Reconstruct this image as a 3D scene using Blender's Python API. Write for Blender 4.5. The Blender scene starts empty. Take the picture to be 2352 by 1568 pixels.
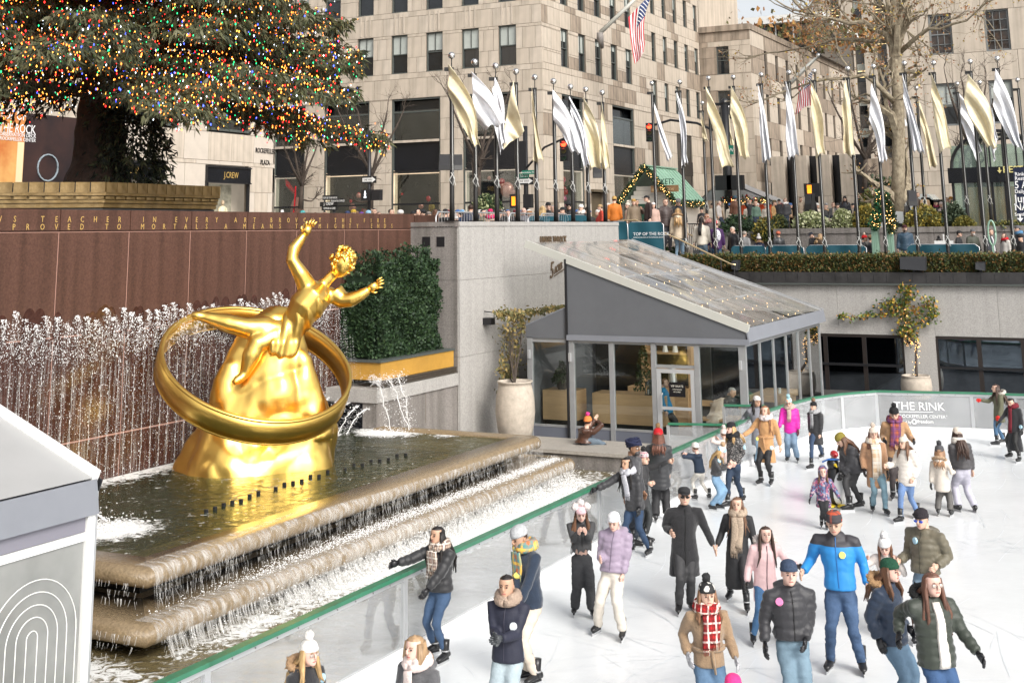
import bpy, math, random
import numpy as np
from mathutils import Vector, Matrix, noise as mn
random.seed(7); RNG=np.random.default_rng(7)
scn=bpy.context.scene; col=scn.collection
R_=math.radians
# ---------------------------------------------------------------- camera
F_PX,CYP,PITCH,ROLL,YAW=2915.705,-49.815,.1976514,-.0131759,.4679887   # in units of a 2352 px wide frame
cam=bpy.data.objects.new('camera',bpy.data.cameras.new('camera')); col.objects.link(cam); scn.camera=cam
CAMP=np.array([0.,0.,5.5])
RM=Matrix.Rotation(YAW,3,'Z')@Matrix.Rotation(math.pi/2+PITCH,3,'X')@Matrix.Rotation(ROLL,3,'Z')
cam.location=CAMP; cam.rotation_euler=RM.to_euler()
cam.data.sensor_width=36; cam.data.lens=36*F_PX/2352; cam.data.shift_y=(CYP-784)/2352
cam.data.clip_start=.1; cam.data.clip_end=900
RN=np.array(RM)
# ---------------------------------------------------------------- daylight, overcast
w=bpy.data.worlds.new('World'); scn.world=w; w.use_nodes=True; nt=w.node_tree; nt.nodes.clear()
sky=nt.nodes.new('ShaderNodeTexSky'); sky.sky_type='NISHITA'; sky.sun_disc=False
SUN_EL,SUN_AZ=R_(36),R_(122)      # sun direction: azimuth measured from +Y towards +X
sky.sun_elevation=SUN_EL; sky.sun_rotation=SUN_AZ; sky.dust_density=4; sky.air_density=1.0; sky.ozone_density=1
hs=nt.nodes.new('ShaderNodeHueSaturation'); hs.inputs['Saturation'].default_value=.22
bg=nt.nodes.new('ShaderNodeBackground'); bg.inputs[1].default_value=.15
wo=nt.nodes.new('ShaderNodeOutputWorld')
nt.links.new(sky.outputs[0],hs.inputs['Color']); nt.links.new(hs.outputs[0],bg.inputs[0]); nt.links.new(bg.outputs[0],wo.inputs[0])
sun=bpy.data.objects.new('sun',bpy.data.lights.new('sun','SUN')); col.objects.link(sun)
sun.data.energy=1.5; sun.data.angle=R_(22); sun.data.color=(1,.95,.88)
sd=Vector((math.sin(SUN_AZ)*math.cos(SUN_EL),math.cos(SUN_AZ)*math.cos(SUN_EL),math.sin(SUN_EL)))
sun.rotation_euler=sd.to_track_quat('Z','Y').to_euler(); sun.location=(0,0,60)
vs=scn.view_settings; vs.view_transform='Standard'; vs.look='None'; vs.gamma=1; vs.use_curve_mapping=False; vs.exposure=.58
scn.render.engine='CYCLES'; scn.cycles.transparent_max_bounces=16; scn.cycles.max_bounces=8
# ---------------------------------------------------------------- measuring helpers
def at(x,y,z=None,X=None,Y=None):
    d=RN@np.array([(x-1176)/F_PX,(CYP-y)/F_PX,-1.0])
    t=(z-CAMP[2])/d[2] if z is not None else ((X-CAMP[0])/d[0] if X is not None else (Y-CAMP[1])/d[1])
    return CAMP+d*t
def ray(x,y): return RN@np.array([(x-1176)/F_PX,(CYP-y)/F_PX,-1.0])
def onplane(x,y,p,n):
    d=ray(x,y); t=np.dot(np.array(p)-CAMP,n)/np.dot(d,n); return CAMP+d*t
def V(*a): return np.array(a,float)
def unit(v):
    v=np.array(v,float); l=np.linalg.norm(v); return v/l if l>1e-9 else v
def lerp(a,b,t): return np.array(a)*(1-t)+np.array(b)*t
# ---------------------------------------------------------------- materials
MATS={}
def mat(name,c,rough=.6,metal=0,var=0,vs=3,bump=0,bs=30,emit=0,alpha=1,spec=.5,streak=0,coat=0,c2=None,detail=4,sheen=0,squash=None):
    if name in MATS: return MATS[name]
    m=bpy.data.materials.new(name); m.use_nodes=True; nt=m.node_tree; N=nt.nodes; L=nt.links
    b=N['Principled BSDF']; c=tuple(c)[:3]
    b.inputs['Base Color'].default_value=(*c,1); b.inputs['Roughness'].default_value=rough; b.inputs['Metallic'].default_value=metal
    b.inputs['Specular IOR Level'].default_value=spec; b.inputs['Alpha'].default_value=alpha
    b.inputs['Coat Weight'].default_value=coat; b.inputs['Sheen Weight'].default_value=sheen
    if emit: b.inputs['Emission Color'].default_value=(*c,1); b.inputs['Emission Strength'].default_value=emit
    tc=N.new('ShaderNodeTexCoord'); co=tc.outputs['Object']
    if squash:
        mp=N.new('ShaderNodeMapping'); mp.inputs['Scale'].default_value=squash; L.new(co,mp.inputs[0]); co=mp.outputs[0]
    if var or c2:
        n=N.new('ShaderNodeTexNoise'); n.inputs['Scale'].default_value=vs; n.inputs['Detail'].default_value=detail; n.inputs['Roughness'].default_value=.65
        L.new(co,n.inputs['Vector'])
        r=N.new('ShaderNodeValToRGB'); r.color_ramp.elements[0].position=.32; r.color_ramp.elements[1].position=.68
        if c2: ca,cb=c,c2
        else: ca=tuple(x*(1-var) for x in c); cb=tuple(min(1,x*(1+var)) for x in c)
        r.color_ramp.elements[0].color=(*ca,1); r.color_ramp.elements[1].color=(*cb,1)
        L.new(n.outputs['Fac'],r.inputs[0]); out=r.outputs[0]
        if streak:
            mp=N.new('ShaderNodeMapping'); mp.inputs['Scale'].default_value=(2.2,2.2,.12); L.new(tc.outputs['Object'],mp.inputs[0])
            n2=N.new('ShaderNodeTexNoise'); n2.inputs['Scale'].default_value=1.6; n2.inputs['Detail'].default_value=5; L.new(mp.outputs[0],n2.inputs['Vector'])
            r2=N.new('ShaderNodeValToRGB'); r2.color_ramp.elements[0].position=.36; r2.color_ramp.elements[1].position=.6
            r2.color_ramp.elements[0].color=(1-streak,1-streak,1-streak*1.05,1); r2.color_ramp.elements[1].color=(1,1,1,1); L.new(n2.outputs['Fac'],r2.inputs[0])
            mx=N.new('ShaderNodeMix'); mx.data_type='RGBA'; mx.blend_type='MULTIPLY'; mx.inputs[0].default_value=1
            L.new(out,mx.inputs[6]); L.new(r2.outputs[0],mx.inputs[7]); out=mx.outputs[2]
        L.new(out,b.inputs['Base Color'])
        if emit: L.new(out,b.inputs['Emission Color'])
    if bump:
        n=N.new('ShaderNodeTexNoise'); n.inputs['Scale'].default_value=bs; n.inputs['Detail'].default_value=3; L.new(co,n.inputs['Vector'])
        bp=N.new('ShaderNodeBump'); bp.inputs['Strength'].default_value=bump; bp.inputs['Distance'].default_value=.02
        L.new(n.outputs['Fac'],bp.inputs['Height']); L.new(bp.outputs[0],b.inputs['Normal'])
    MATS[name]=m; return m
def glass(name,tint,gloss=.12,rough=.02,op=.0,opc=(1,1,1)):
    """thin pane: tinted see-through with a fresnel reflection, optionally hazy"""
    if name in MATS: return MATS[name]
    m=bpy.data.materials.new(name); m.use_nodes=True; N=m.node_tree.nodes; L=m.node_tree.links; N.clear()
    o=N.new('ShaderNodeOutputMaterial'); t=N.new('ShaderNodeBsdfTransparent'); t.inputs[0].default_value=(*tint,1)
    g=N.new('ShaderNodeBsdfGlossy'); g.inputs['Roughness'].default_value=rough; g.inputs['Color'].default_value=(.95,.97,1,1)
    f=N.new('ShaderNodeLayerWeight'); f.inputs[0].default_value=.5
    mr=N.new('ShaderNodeMapRange'); mr.inputs['To Min'].default_value=gloss; mr.inputs['To Max'].default_value=min(1,gloss+.6); 
    pw=N.new('ShaderNodeMath'); pw.operation='POWER'; pw.inputs[1].default_value=3
    L.new(f.outputs['Facing'],pw.inputs[0]); L.new(pw.outputs[0],mr.inputs[0])
    mx=N.new('ShaderNodeMixShader'); L.new(mr.outputs[0],mx.inputs[0]); L.new(t.outputs[0],mx.inputs[1]); L.new(g.outputs[0],mx.inputs[2])
    out=mx.outputs[0]
    if op:
        d=N.new('ShaderNodeBsdfDiffuse'); d.inputs[0].default_value=(*opc,1); m2=N.new('ShaderNodeMixShader')
        nz=N.new('ShaderNodeTexNoise'); nz.inputs['Scale'].default_value=1.3; nz.inputs['Detail'].default_value=4
        tc=N.new('ShaderNodeTexCoord'); L.new(tc.outputs['Object'],nz.inputs['Vector'])
        r=N.new('ShaderNodeMapRange'); r.inputs['From Min'].default_value=.3; r.inputs['From Max'].default_value=.7; r.inputs['To Min'].default_value=op*.7; r.inputs['To Max'].default_value=min(1,op*1.3)
        L.new(nz.outputs['Fac'],r.inputs[0]); L.new(r.outputs[0],m2.inputs[0]); L.new(out,m2.inputs[1]); L.new(d.outputs[0],m2.inputs[2]); out=m2.outputs[0]
    L.new(out,o.inputs[0]); MATS[name]=m; return m
def emis(name,c,s):
    if name in MATS: return MATS[name]
    m=bpy.data.materials.new(name); m.use_nodes=True; N=m.node_tree.nodes; N.clear()
    o=N.new('ShaderNodeOutputMaterial'); e=N.new('ShaderNodeEmission'); e.inputs[0].default_value=(*c,1); e.inputs[1].default_value=s
    m.node_tree.links.new(e.outputs[0],o.inputs[0]); MATS[name]=m; return m
# ---------------------------------------------------------------- mesh builder
class MB:
    def __init__(s): s.v=[]; s.f=[]; s.m=[]; s.n=0
    def add(s,v,f,m=0):
        v=np.asarray(v,float).reshape(-1,3); k=s.n; s.v.append(v); s.n+=len(v)
        for q in f: s.f.append(tuple(int(i)+k for i in q))
        s.m+= [m]*len(f); return s
    def box(s,x0,y0,z0,x1,y1,z1,m=0):
        v=[(x,y,z) for z in (z0,z1) for y in (y0,y1) for x in (x0,x1)]
        return s.add(v,[(0,2,3,1),(4,5,7,6),(0,1,5,4),(2,6,7,3),(0,4,6,2),(1,3,7,5)],m)
    def obox(s,c,u,v,w,m=0):
        """box centred at c with half vectors u,v,w"""
        c,u,v,w=[np.array(a,float) for a in (c,u,v,w)]
        P=[c+a*u+b*v+d*w for d in (-1,1) for b in (-1,1) for a in (-1,1)]
        return s.add(P,[(0,2,3,1),(4,5,7,6),(0,1,5,4),(2,6,7,3),(0,4,6,2),(1,3,7,5)],m)
    def bar(s,a,b,w,h=None,up=(0,0,1),m=0):
        a=np.array(a,float); b=np.array(b,float); h=h or w; d=unit(b-a); r=np.cross(d,up)
        if np.linalg.norm(r)<1e-3: r=np.cross(d,(1,0,0))
        r=unit(r); u=unit(np.cross(r,d)); return s.obox((a+b)/2,(b-a)/2,r*w/2,u*h/2,m)
    def loft(s,rings,cap=True,m=0,closed=True):
        rings=[np.asarray(r,float) for r in rings]; n=len(rings[0]); k=s.n; f=[]
        for i in range(len(rings)-1):
            for j in range(n if closed else n-1):
                a=i*n+j; b=i*n+(j+1)%n; f.append((a,b,b+n,a+n))
        if cap and closed: f.append(tuple(range(n-1,-1,-1))); f.append(tuple((len(rings)-1)*n+j for j in range(n)))
        return s.add(np.concatenate(rings),f,m)
    def tube(s,pts,rad,n=8,m=0,cap=True,flat=1.0,up=None):
        pts=[np.array(p,float) for p in pts]; N=len(pts)
        if np.isscalar(rad): rad=[rad]*N
        rings=[]; u=None
        for i,p in enumerate(pts):
            d=unit(pts[min(i+1,N-1)]-pts[max(i-1,0)])
            if u is None:
                u=np.array(up if up is not None else ((0,0,1) if abs(d[2])<.9 else (1,0,0)),float)
            u=unit(u-d*np.dot(u,d)); r=np.cross(d,u)
            a=np.arange(n)*2*math.pi/n
            rings.append(p+rad[i]*(np.outer(np.cos(a),r)+flat*np.outer(np.sin(a),u)))
        return s.loft(rings,cap,m)
    def lathe(s,c,prof,n=16,m=0,cap=True,jit=0):
        a=np.arange(n)*2*math.pi/n; rings=[]
        for r,z in prof:
            rr=r*(1+jit*RNG.normal(size=n)) if jit else r
            rings.append(np.stack([c[0]+rr*np.cos(a),c[1]+rr*np.sin(a),np.full(n,c[2]+z)],1))
        return s.loft(rings,cap,m)
    def ell(s,c,r,n=8,k=6,m=0,R=None,jit=0):
        """ellipsoid"""
        rings=[]; a=np.arange(n)*2*math.pi/n; r=np.array(r if not np.isscalar(r) else (r,r,r),float); c=np.array(c,float)
        for i in range(k+1):
            t=math.pi*(i+.001)/(k+.002); q=np.stack([math.sin(t)*np.cos(a),math.sin(t)*np.sin(a),np.full(n,-math.cos(t))],1)
            if jit: q=q*(1+jit*RNG.normal(size=(n,1)))
            q=q*r
            if R is not None: q=q@np.array(R).T
            rings.append(q+c)
        return s.loft(rings,True,m)
    def prism(s,poly,d,m=0):
        """planar polygon (3d points) extruded by vector d"""
        P=np.array(poly,float); n=len(P); v=np.concatenate([P,P+np.array(d,float)])
        f=[tuple(range(n-1,-1,-1)),tuple(range(n,2*n))]+[(i,(i+1)%n,(i+1)%n+n,i+n) for i in range(n)]
        return s.add(v,f,m)
    def quad(s,a,b,c,d,m=0): return s.add([a,b,c,d],[(0,1,2,3)],m)
    def grid(s,fn,nu,nv,m=0,th=None):
        P=np.array([[fn(i/nu,j/nv) for j in range(nv+1)] for i in range(nu+1)]).reshape(-1,3)
        f=[(i*(nv+1)+j,(i+1)*(nv+1)+j,(i+1)*(nv+1)+j+1,i*(nv+1)+j+1) for i in range(nu) for j in range(nv)]
        if th is None: return s.add(P,f,m)
        d=np.array(th,float); K=len(P); f2=[tuple(K+i for i in q[::-1]) for q in f]
        e=[i*(nv+1) for i in range(nu+1)]; e2=[i*(nv+1)+nv for i in range(nu+1)]; e3=list(range(nv+1)); e4=[nu*(nv+1)+j for j in range(nv+1)]
        g=[]
        for E in (e,e2,e3,e4): g+=[(E[i],E[i+1],E[i+1]+K,E[i]+K) for i in range(len(E)-1)]
        return s.add(np.concatenate([P,P+d]),f+f2+g,m)
    def build(s,name,mats,parent=None,smooth=False,origin=None):
        V_=np.concatenate(s.v) if s.v else np.zeros((0,3)); me=bpy.data.meshes.new(name)
        if not isinstance(mats,(list,tuple)): mats=[mats]
        if parent is not None: o=ORG[parent.name]
        elif origin is not None: o=np.array(origin,float)
        else: o=V(*( (V_[:,:2].min(0)+V_[:,:2].max(0))/2 ),V_[:,2].min())
        V_=V_-o; me.from_pydata(V_.tolist(),[],s.f)
        for m in mats: me.materials.append(m)
        if len(mats)>1: me.polygons.foreach_set('material_index',np.array(s.m,dtype=np.int32))
        if smooth: me.polygons.foreach_set('use_smooth',np.ones(len(me.polygons),dtype=bool))
        me.update()
        ob=bpy.data.objects.new(name,me); col.objects.link(ob)
        if parent is not None: ob.parent=parent; ORG[ob.name]=ORG[parent.name]
        else: ob.location=o; ORG[ob.name]=o
        return ob
ORG={}
def tag(o,label=None,cat=None,group=None,kind=None):
    if label: o['label']=label
    if cat: o['category']=cat
    if group: o['group']=group
    if kind: o['kind']=kind
    return o
def thing(name,loc,label,cat,group=None):
    o=bpy.data.objects.new(name,None); col.objects.link(o); o.location=loc; o.empty_display_size=.2; ORG[o.name]=np.array(loc,float)
    return tag(o,label,cat,group)
def struct(name,mb,m,smooth=False): return tag(mb.build(name,m,None,smooth),kind='structure')
BLK={}
def block(name,cx,u,v,w,m,parent):
    """a piece (stone, plank, slat...) sharing mesh data; c centre, u v w half vectors"""
    key=(m.name,)+tuple(np.round(np.concatenate([u,v,w]),3))
    if key not in BLK:
        b=MB().obox((0,0,0),u,v,w); me=bpy.data.meshes.new(name); me.from_pydata(np.concatenate(b.v).tolist(),[],b.f); me.materials.append(m); BLK[key]=me
    o=bpy.data.objects.new(name,BLK[key]); col.objects.link(o)
    if parent is not None: o.parent=parent; o.location=np.array(cx)-ORG[parent.name]; ORG[o.name]=np.array(cx,float)
    else: o.location=cx
    return o
def text(name,s,size,m,parent,o,right,up,ext=.01,align='LEFT',font_sx=1.0,bold=0,spacing=1.0,smcap=None):
    cu=bpy.data.curves.new('t','FONT'); cu.body=s; cu.size=1; cu.extrude=0; cu.align_x=align; cu.resolution_u=2; cu.offset=bold; cu.space_character=spacing
    t=bpy.data.objects.new('t',cu); TS.collection.objects.link(t); dg=DG()
    me=bpy.data.meshes.new_from_object(t.evaluated_get(dg)); bpy.data.objects.remove(t); bpy.data.curves.remove(cu)
    v=np.zeros(len(me.vertices)*3); me.vertices.foreach_get('co',v); v=v.reshape(-1,3)
    f=[tuple(p.vertices) for p in me.polygons]; bpy.data.meshes.remove(me)
    right=unit(right); up=unit(up); n=np.cross(right,up)
    W=np.array(o)+np.outer(v[:,0]*size*font_sx,right)+np.outer(v[:,1]*size,up)
    K=len(W); b=MB(); b.add(np.concatenate([W+n*ext,W]),f)
    ed={}
    for q in f:
        for i in range(len(q)):
            a,c=q[i],q[(i+1)%len(q)]
            if (c,a) in ed: del ed[(c,a)]
            else: ed[(a,c)]=1
    b.f+= [(a,a+K,c+K,c) for (a,c) in ed]; b.m+=[0]*len(ed)
    return b.build(name,m,parent)
TS=bpy.data.scenes.new('scratch')
def DG():
    with bpy.context.temp_override(scene=TS,view_layer=TS.view_layers[0]): d=bpy.context.evaluated_depsgraph_get()
    d.update(); return d
def baked(mb,voxel=.025,smooth=2,disp=None,k=.5):
    """closed overlapping pieces -> one continuous skin (voxel remesh), returned as (verts, faces)"""
    me=bpy.data.meshes.new('b'); me.from_pydata(np.concatenate(mb.v).tolist(),[],mb.f)
    ob=bpy.data.objects.new('b',me); TS.collection.objects.link(ob)
    r=ob.modifiers.new('r','REMESH'); r.mode='VOXEL'; r.voxel_size=voxel
    if smooth: s=ob.modifiers.new('s','SMOOTH'); s.factor=k; s.iterations=smooth
    dg=DG(); e=ob.evaluated_get(dg); m2=e.to_mesh()
    v=np.zeros(len(m2.vertices)*3); m2.vertices.foreach_get('co',v); v=v.reshape(-1,3)
    nv=np.zeros(len(m2.vertices)*3); m2.vertices.foreach_get('normal',nv); nv=nv.reshape(-1,3)
    lt=np.zeros(len(m2.loops),dtype=np.int32); m2.loops.foreach_get('vertex_index',lt)
    f=lt.reshape(-1,4).tolist() if len(lt)==4*len(m2.polygons) else [tuple(p.vertices) for p in m2.polygons]
    e.to_mesh_clear(); bpy.data.objects.remove(ob); bpy.data.meshes.remove(me)
    if disp is not None: v=v+nv*disp(v)[:,None]
    return v,f
def fbm(v,s,seed=0):
    return np.array([mn.noise(Vector((p[0]*s+seed,p[1]*s,p[2]*s))) for p in v])
# ================================================================ MATERIALS
def s2l(r,g,b): return tuple(((c/255)/12.92 if c/255<=.04045 else ((c/255+.055)/1.055)**2.4) for c in (r,g,b))
M_gran=mat('granite_light',(.385,.37,.35),.7,var=.2,vs=26,bump=.25,bs=60,streak=.09)
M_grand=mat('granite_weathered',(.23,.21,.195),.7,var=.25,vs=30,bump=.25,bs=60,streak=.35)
M_brown=mat('brown_granite',(.098,.048,.034),.5,spec=.25,var=.28,vs=26,bump=.05,bs=90,streak=.3)
M_brownw=mat('brown_granite_wet',(.062,.024,.017),.16,var=.35,vs=14,bump=.1,bs=40,streak=.3)
M_mort=mat('pink_joint',(.42,.24,.19),.8)
M_goldtxt=mat('gilded_letters',(.75,.5,.16),.4,metal=.5)
M_lime=mat('limestone',(.50,.43,.35),.8,var=.07,vs=1.1,bump=.15,bs=25,streak=.18)
M_lime2=mat('limestone_pale',(.53,.46,.38),.8,var=.08,vs=1.3,bump=.15,bs=25,streak=.22)
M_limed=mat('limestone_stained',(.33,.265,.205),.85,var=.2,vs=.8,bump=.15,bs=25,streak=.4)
M_joint=mat('stone_joint',(.2,.165,.13),.9)
M_wfr=mat('window_frame_green',(.075,.085,.078),.5)
M_wfg=mat('window_frame_grey',(.18,.19,.19),.5)
M_wgl=mat('window_glass_dark',(.012,.014,.016),.04,spec=.8,var=.6,vs=.6)
M_blind=mat('roller_blind',(.42,.45,.42),.7,var=.06,vs=2)
M_blk=mat('black_metal',(.018,.018,.02),.4,metal=.2)
M_blkp=mat('black_panel',(.008,.009,.012),.25,var=.3,vs=.7)
M_ice=mat('ice_surface',(.74,.76,.77),.22,var=.06,vs=.5,bump=.12,bs=9,spec=.35,squash=(1,1,1))
M_concrete=mat('plaza_paving',(.26,.24,.22),.8,var=.12,vs=1.2,bump=.2,bs=30)
M_mat=mat('dark_rubber_floor',(.11,.105,.1),.8,var=.2,vs=3,bump=.2,bs=60)
M_alu=mat('brushed_aluminium',(.55,.56,.57),.35,metal=.55)
M_alug=mat('grey_aluminium',(.34,.345,.35),.45,metal=.35,var=.08,vs=3)
M_white=mat('white_paint',(.72,.72,.70),.5)
M_grail=mat('green_rail',(.035,.17,.095),.35,var=.15,vs=4)
M_tan=mat('wet_tan_stone',(.25,.185,.11),.2,var=.25,vs=24,bump=.5,bs=50)
M_gold=mat('gold_leaf',(1.0,.64,.16),.30,metal=1,var=.05,vs=1.6,bump=.08,bs=3)
M_teal=mat('teal_banner_cloth',(.008,.075,.105),.6,bump=.4,bs=3)
M_green_leaf=mat('leaf_green',(.05,.09,.03),.6,c2=(.11,.13,.03),vs=1.5)

# ================================================================ GROUND, RINK
g=MB(); g.quad((-18.4,-30,-.06),(60,-30,-.06),(60,46,-.06),(-18.4,46,-.06)); struct('rink_level_floor',g,M_mat)
g=MB(); g.quad((-300,-60,4.7),(-18.7,-60,4.7),(-18.7,31,4.7),(-300,31,4.7)); g.quad((-300,31,4.7),(-17.3,31,4.7),(-17.3,300,4.7),(-300,300,4.7)); g.quad((-17.3,51.2,4.7),(300,51.2,4.7),(300,300,4.7),(-17.3,300,4.7))
struct('plaza_paving',g,M_concrete)
g=MB(); g.box(-16.4,50.9,4.71,40,62,5.42); struct('upper_walkway',g,M_concrete)
g=MB(); g.box(-17.2,46.7,3.0,60,50.2,3.9); struct('terrace_paving',g,M_concrete)
g=MB(); g.quad((-300,61,4.705),(300,61,4.705),(300,64,4.705),(-300,64,4.705)); struct('street_asphalt',g,mat('asphalt',(.05,.05,.052),.85,var=.2,vs=3))
RAIL=[(-9.62,-6),(-9.62,2),(-9.62,9),(-9.62,11.6),(-9.62,15.6),(-9.62,18.9),(-9.61,22.2),(-9.60,25.4),(-9.56,28.2),(-9.52,30.0),(-9.48,32.3),(-9.28,34.0),(-9.02,35.4),(-8.5,36.5),(-7.75,37.45),(-5.3,37.95),(-3.0,38.1),(-1,38.1),(4,38.1),(14,38.1)]
ic=[(x+.06,y-.04) for x,y in RAIL]
g=MB(); P=[(x,y,0) for x,y in ic]+[(14,-6,0)]; g.add(P+[(x,y,-.055) for x,y,_ in P],[tuple(range(len(P)))][0:1]+[(i,i+len(P),(i+1)%len(P)+len(P),(i+1)%len(P)) for i in range(len(P))])
g.f[0]=g.f[0][::-1]; struct('ice_rink',g,M_ice)
# skate scratches: thin relief lines scored in the ice
sc=MB()
for i in range(700):
    x=random.uniform(-8.8,4); y=random.uniform(12,37); a=random.uniform(0,6.28); L=random.uniform(.4,2.4); k=random.uniform(-.35,.35); pts=[]
    for t in range(5):
        pts.append((x,y)); x+=math.cos(a)*L/5; y+=math.sin(a)*L/5; a+=k*.3
    if not all(px>-9.2 and py<36 for px,py in pts): continue
    for p,q in zip(pts,pts[1:]):
        d=unit(V(q[0]-p[0],q[1]-p[1],0)); n=V(-d[1],d[0],0)*random.uniform(.002,.005)
        a0=V(*p,.004); b0=V(*q,.004); sc.quad(a0-n,b0-n,b0+n,a0+n)
o=sc.build('skate_scratches',mat('scored_ice',(.64,.67,.70),.5),None); tag(o,kind='stuff'); tag(o,'fine pale skate scratches scored across the ice','scratches')
# boards with clear panels, green cap rail
barrier=thing('rink_barrier',(-9.48,20,0),'clear panelled rink barrier with green cap rail curving round the ice','barrier')
M_pan=glass('clear_board_panel',(.88,.90,.90),.15,.05,.17,(.74,.74,.75))  # pale haze stands for scratches plus ice reflection put into the colour
M_kick=mat('white_kick_board',(.8,.8,.8),.4,var=.05,vs=2)
def seg_pts(a,b,z0,z1,th):
    d=unit(V(b[0]-a[0],b[1]-a[1],0)); n=V(-d[1],d[0],0)*th/2
    return a,b,n
for i in range(len(RAIL)-1):
    a=V(*RAIL[i],0); b=V(*RAIL[i+1],0); d=unit(b-a); n=V(-d[1],d[0],0); L=np.linalg.norm(b-a)
    if 25<a[1]<31 and i in (8,): pass
    MB().bar(a+V(0,0,1.045)-d*.004,b+V(0,0,1.045)+d*.004,.12,.05).build('cap_rail',M_grail,barrier)
    MB().bar(a+V(0,0,.06),b+V(0,0,.06),.10,.14).build('kick_board',M_kick,barrier)
    MB().bar(a+V(0,0,.985),b+V(0,0,.985),.045,.06).build('top_channel',M_alu,barrier)
    MB().bar(a+d*.05+V(0,0,.545),b-d*.05+V(0,0,.545),.012,.82).build('clear_panel',M_pan,barrier)
    MB().obox(a+V(0,0,.54),d*.045,n*.028,V(0,0,.43)).build('post',M_alu,barrier)
    bl=MB(); k=int(L/.4)
    for j in range(1,k): bl.ell(a+d*(j*L/k)+V(0,0,.985)-n*.026,.012,5,3)
    if k>1: o=bl.build('bolts',M_wfg,barrier); tag(o,kind='stuff')
gate=thing('rink_gate',(-9.9,29.9,0),'open clear gate with green cap beside the glass pavilion','gate')
for (x0,y0,x1,y1,z) in ((-9.42,30.0,-11.0,29.6,1.045),(-9.42,32.3,-10.4,32.0,1.2)):
    a=V(x0,y0,0); b=V(x1,y1,0); d=unit(b-a); n=V(-d[1],d[0],0)
    MB().bar(a+V(0,0,z),b+V(0,0,z),.1,.045).build('cap_rail',M_grail,gate)
    MB().bar(a+V(0,0,z/2),b+V(0,0,z/2),.012,z-.12).build('clear_panel',M_pan,gate)
    MB().bar(b+V(0,0,0),b+V(0,0,z-.03),.06).build('post',M_alu,gate)
# ice lettering panel on the barrier
a=V(*RAIL[14],0); b=V(*RAIL[15],0)
sg=thing('rink_lettering',(-5.6,37.95,0),'white lettering on the clear panel at the far end of the rink','lettering')
M_wt=mat('white_print',(.85,.85,.85),.5)
d=unit(b-a)
def onp(px,py): 
    n=V(-d[1],d[0],0); return onplane(px,py,a-n*.02,n)
text('lettering','THE RINK',.30,M_wt,sg,onp(2053,940),d,(0,0,1),.004,font_sx=1.02)
q0=onp(2050,945); MB().bar(q0,onp(2143,946),.006,.014).build('underline',M_wt,sg)
text('lettering','AT ROCKEFELLER CENTER°',.118,M_wt,sg,onp(2050,958),d,(0,0,1),.004)
text('lettering','provided by',.10,M_wt,sg,onp(2052,971),d,(0,0,1),.004)
text('lettering','freedom',.125,M_wt,sg,onp(2107,971),d,(0,0,1),.004,bold=.01)
rg=MB(); c0=onp(2100,968)
for t in range(12):
    A0=t/12*6.283; A1=(t+1)/12*6.283; rg.bar(c0+d*.055*math.cos(A0)+V(0,0,.055*math.sin(A0)),c0+d*.055*math.cos(A1)+V(0,0,.055*math.sin(A1)),.006,.035)
rg.build('logo_ring',M_wt,sg)

# ================================================================ FOUNTAIN
basin=thing('fountain_basin',(-15.5,21,-.05),'two tiered tan stone fountain basin with rounded wet lips','fountain')
def ringrect(x0,y0,x1,y1,off,z,rad=.0):
    return [(x0-off,y0-off,z),(x1+off,y0-off,z),(x1+off,y1+off,z),(x0-off,y1+off,z)]
def lip(x1,y0,y1,zc,r,depth,name):
    """bullnose lip running along the near end (y0) and the rink side (x1) up to y1, mitred corner, rounded far end"""
    b=MB(); n=12; prof=[]
    for i in range(n+1):
        t=-math.pi/2+math.pi*i/n; prof.append((math.cos(t)*r,math.sin(t)*r))
    prof=[(-depth,-r)]+prof+[(-depth,r)]
    path=[]
    path.append([(-18.4,y0-q[0],zc+q[1]) for q in prof])
    N=40
    for k in range(1,9):  path.append([(-18.4+(x1+q[0]+18.4)*k/8, y0-q[0], zc+q[1]) for q in prof])
    for k in range(1,N+1):
        y=y0+(y1-y0)*k/N; path.append([(x1+q[0],max(y,y0-q[0]),zc+q[1]+.0004*k) for q in prof])
    for k in range(1,6):   # rounded far end
        a=math.pi/2*k/5; path.append([(x1-.25+(.25+q[0])*math.cos(a), y1+(.25+q[0])*math.sin(a)*1.0, zc+q[1]) for q in prof])
    path.append([(-17.0,y1+.25+q[0],zc+q[1]) for q in prof])
    b.loft(path,cap=False,closed=True); return b.build(name,M_tan,basin,smooth=True)
lip(-12.92,14.28,26.35,.95,.13,.45,'upper_lip'); lip(-12.42,13.75,27.0,.42,.14,.9,'lower_lip')
b=MB(); b.box(-18.39,14.75,.1,-13.38,26.3,.31); b.build('deep_floor',mat('pool_floor_green',(.03,.05,.024),.7,var=.4,vs=2),basin)
# sloping shelf between water and lip
b=MB(); xo,xi=-13.3,-14.35; 
b.add([(-18.39,14.6,1.02),(xo,14.6,1.02),(xo,26.55,1.02),(-17.1,26.55,1.02),(-18.39,15.7,.86),(xi,15.7,.86),(xi,25.6,.86),(-17.1,25.6,.86),(-18.39,15.72,.32),(xi,15.72,.32),(xi,25.6,.32),(-17.1,25.6,.32)],
      [(0,1,5,4),(1,2,6,5),(2,3,7,6),(4,5,9,8),(5,6,10,9),(6,7,11,10)]); b.build('sloping_shelf',M_tan,basin)
b=MB(); b.box(-18.39,14.9,.45,-13.6,26.2,.78); b.box(-18.39,14.5,-.05,-13.1,26.8,.30); b.build('recessed_riser',mat('shaded_wet_stone',(.03,.027,.024),.2,var=.3,vs=8),basin)  # wet riser; recess shade under the lips put into its near-black colour
b=MB(); b.box(-18.39,14.0,.50,-12.9,26.6,.535); b.build('middle_step',M_tan,basin)
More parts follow.
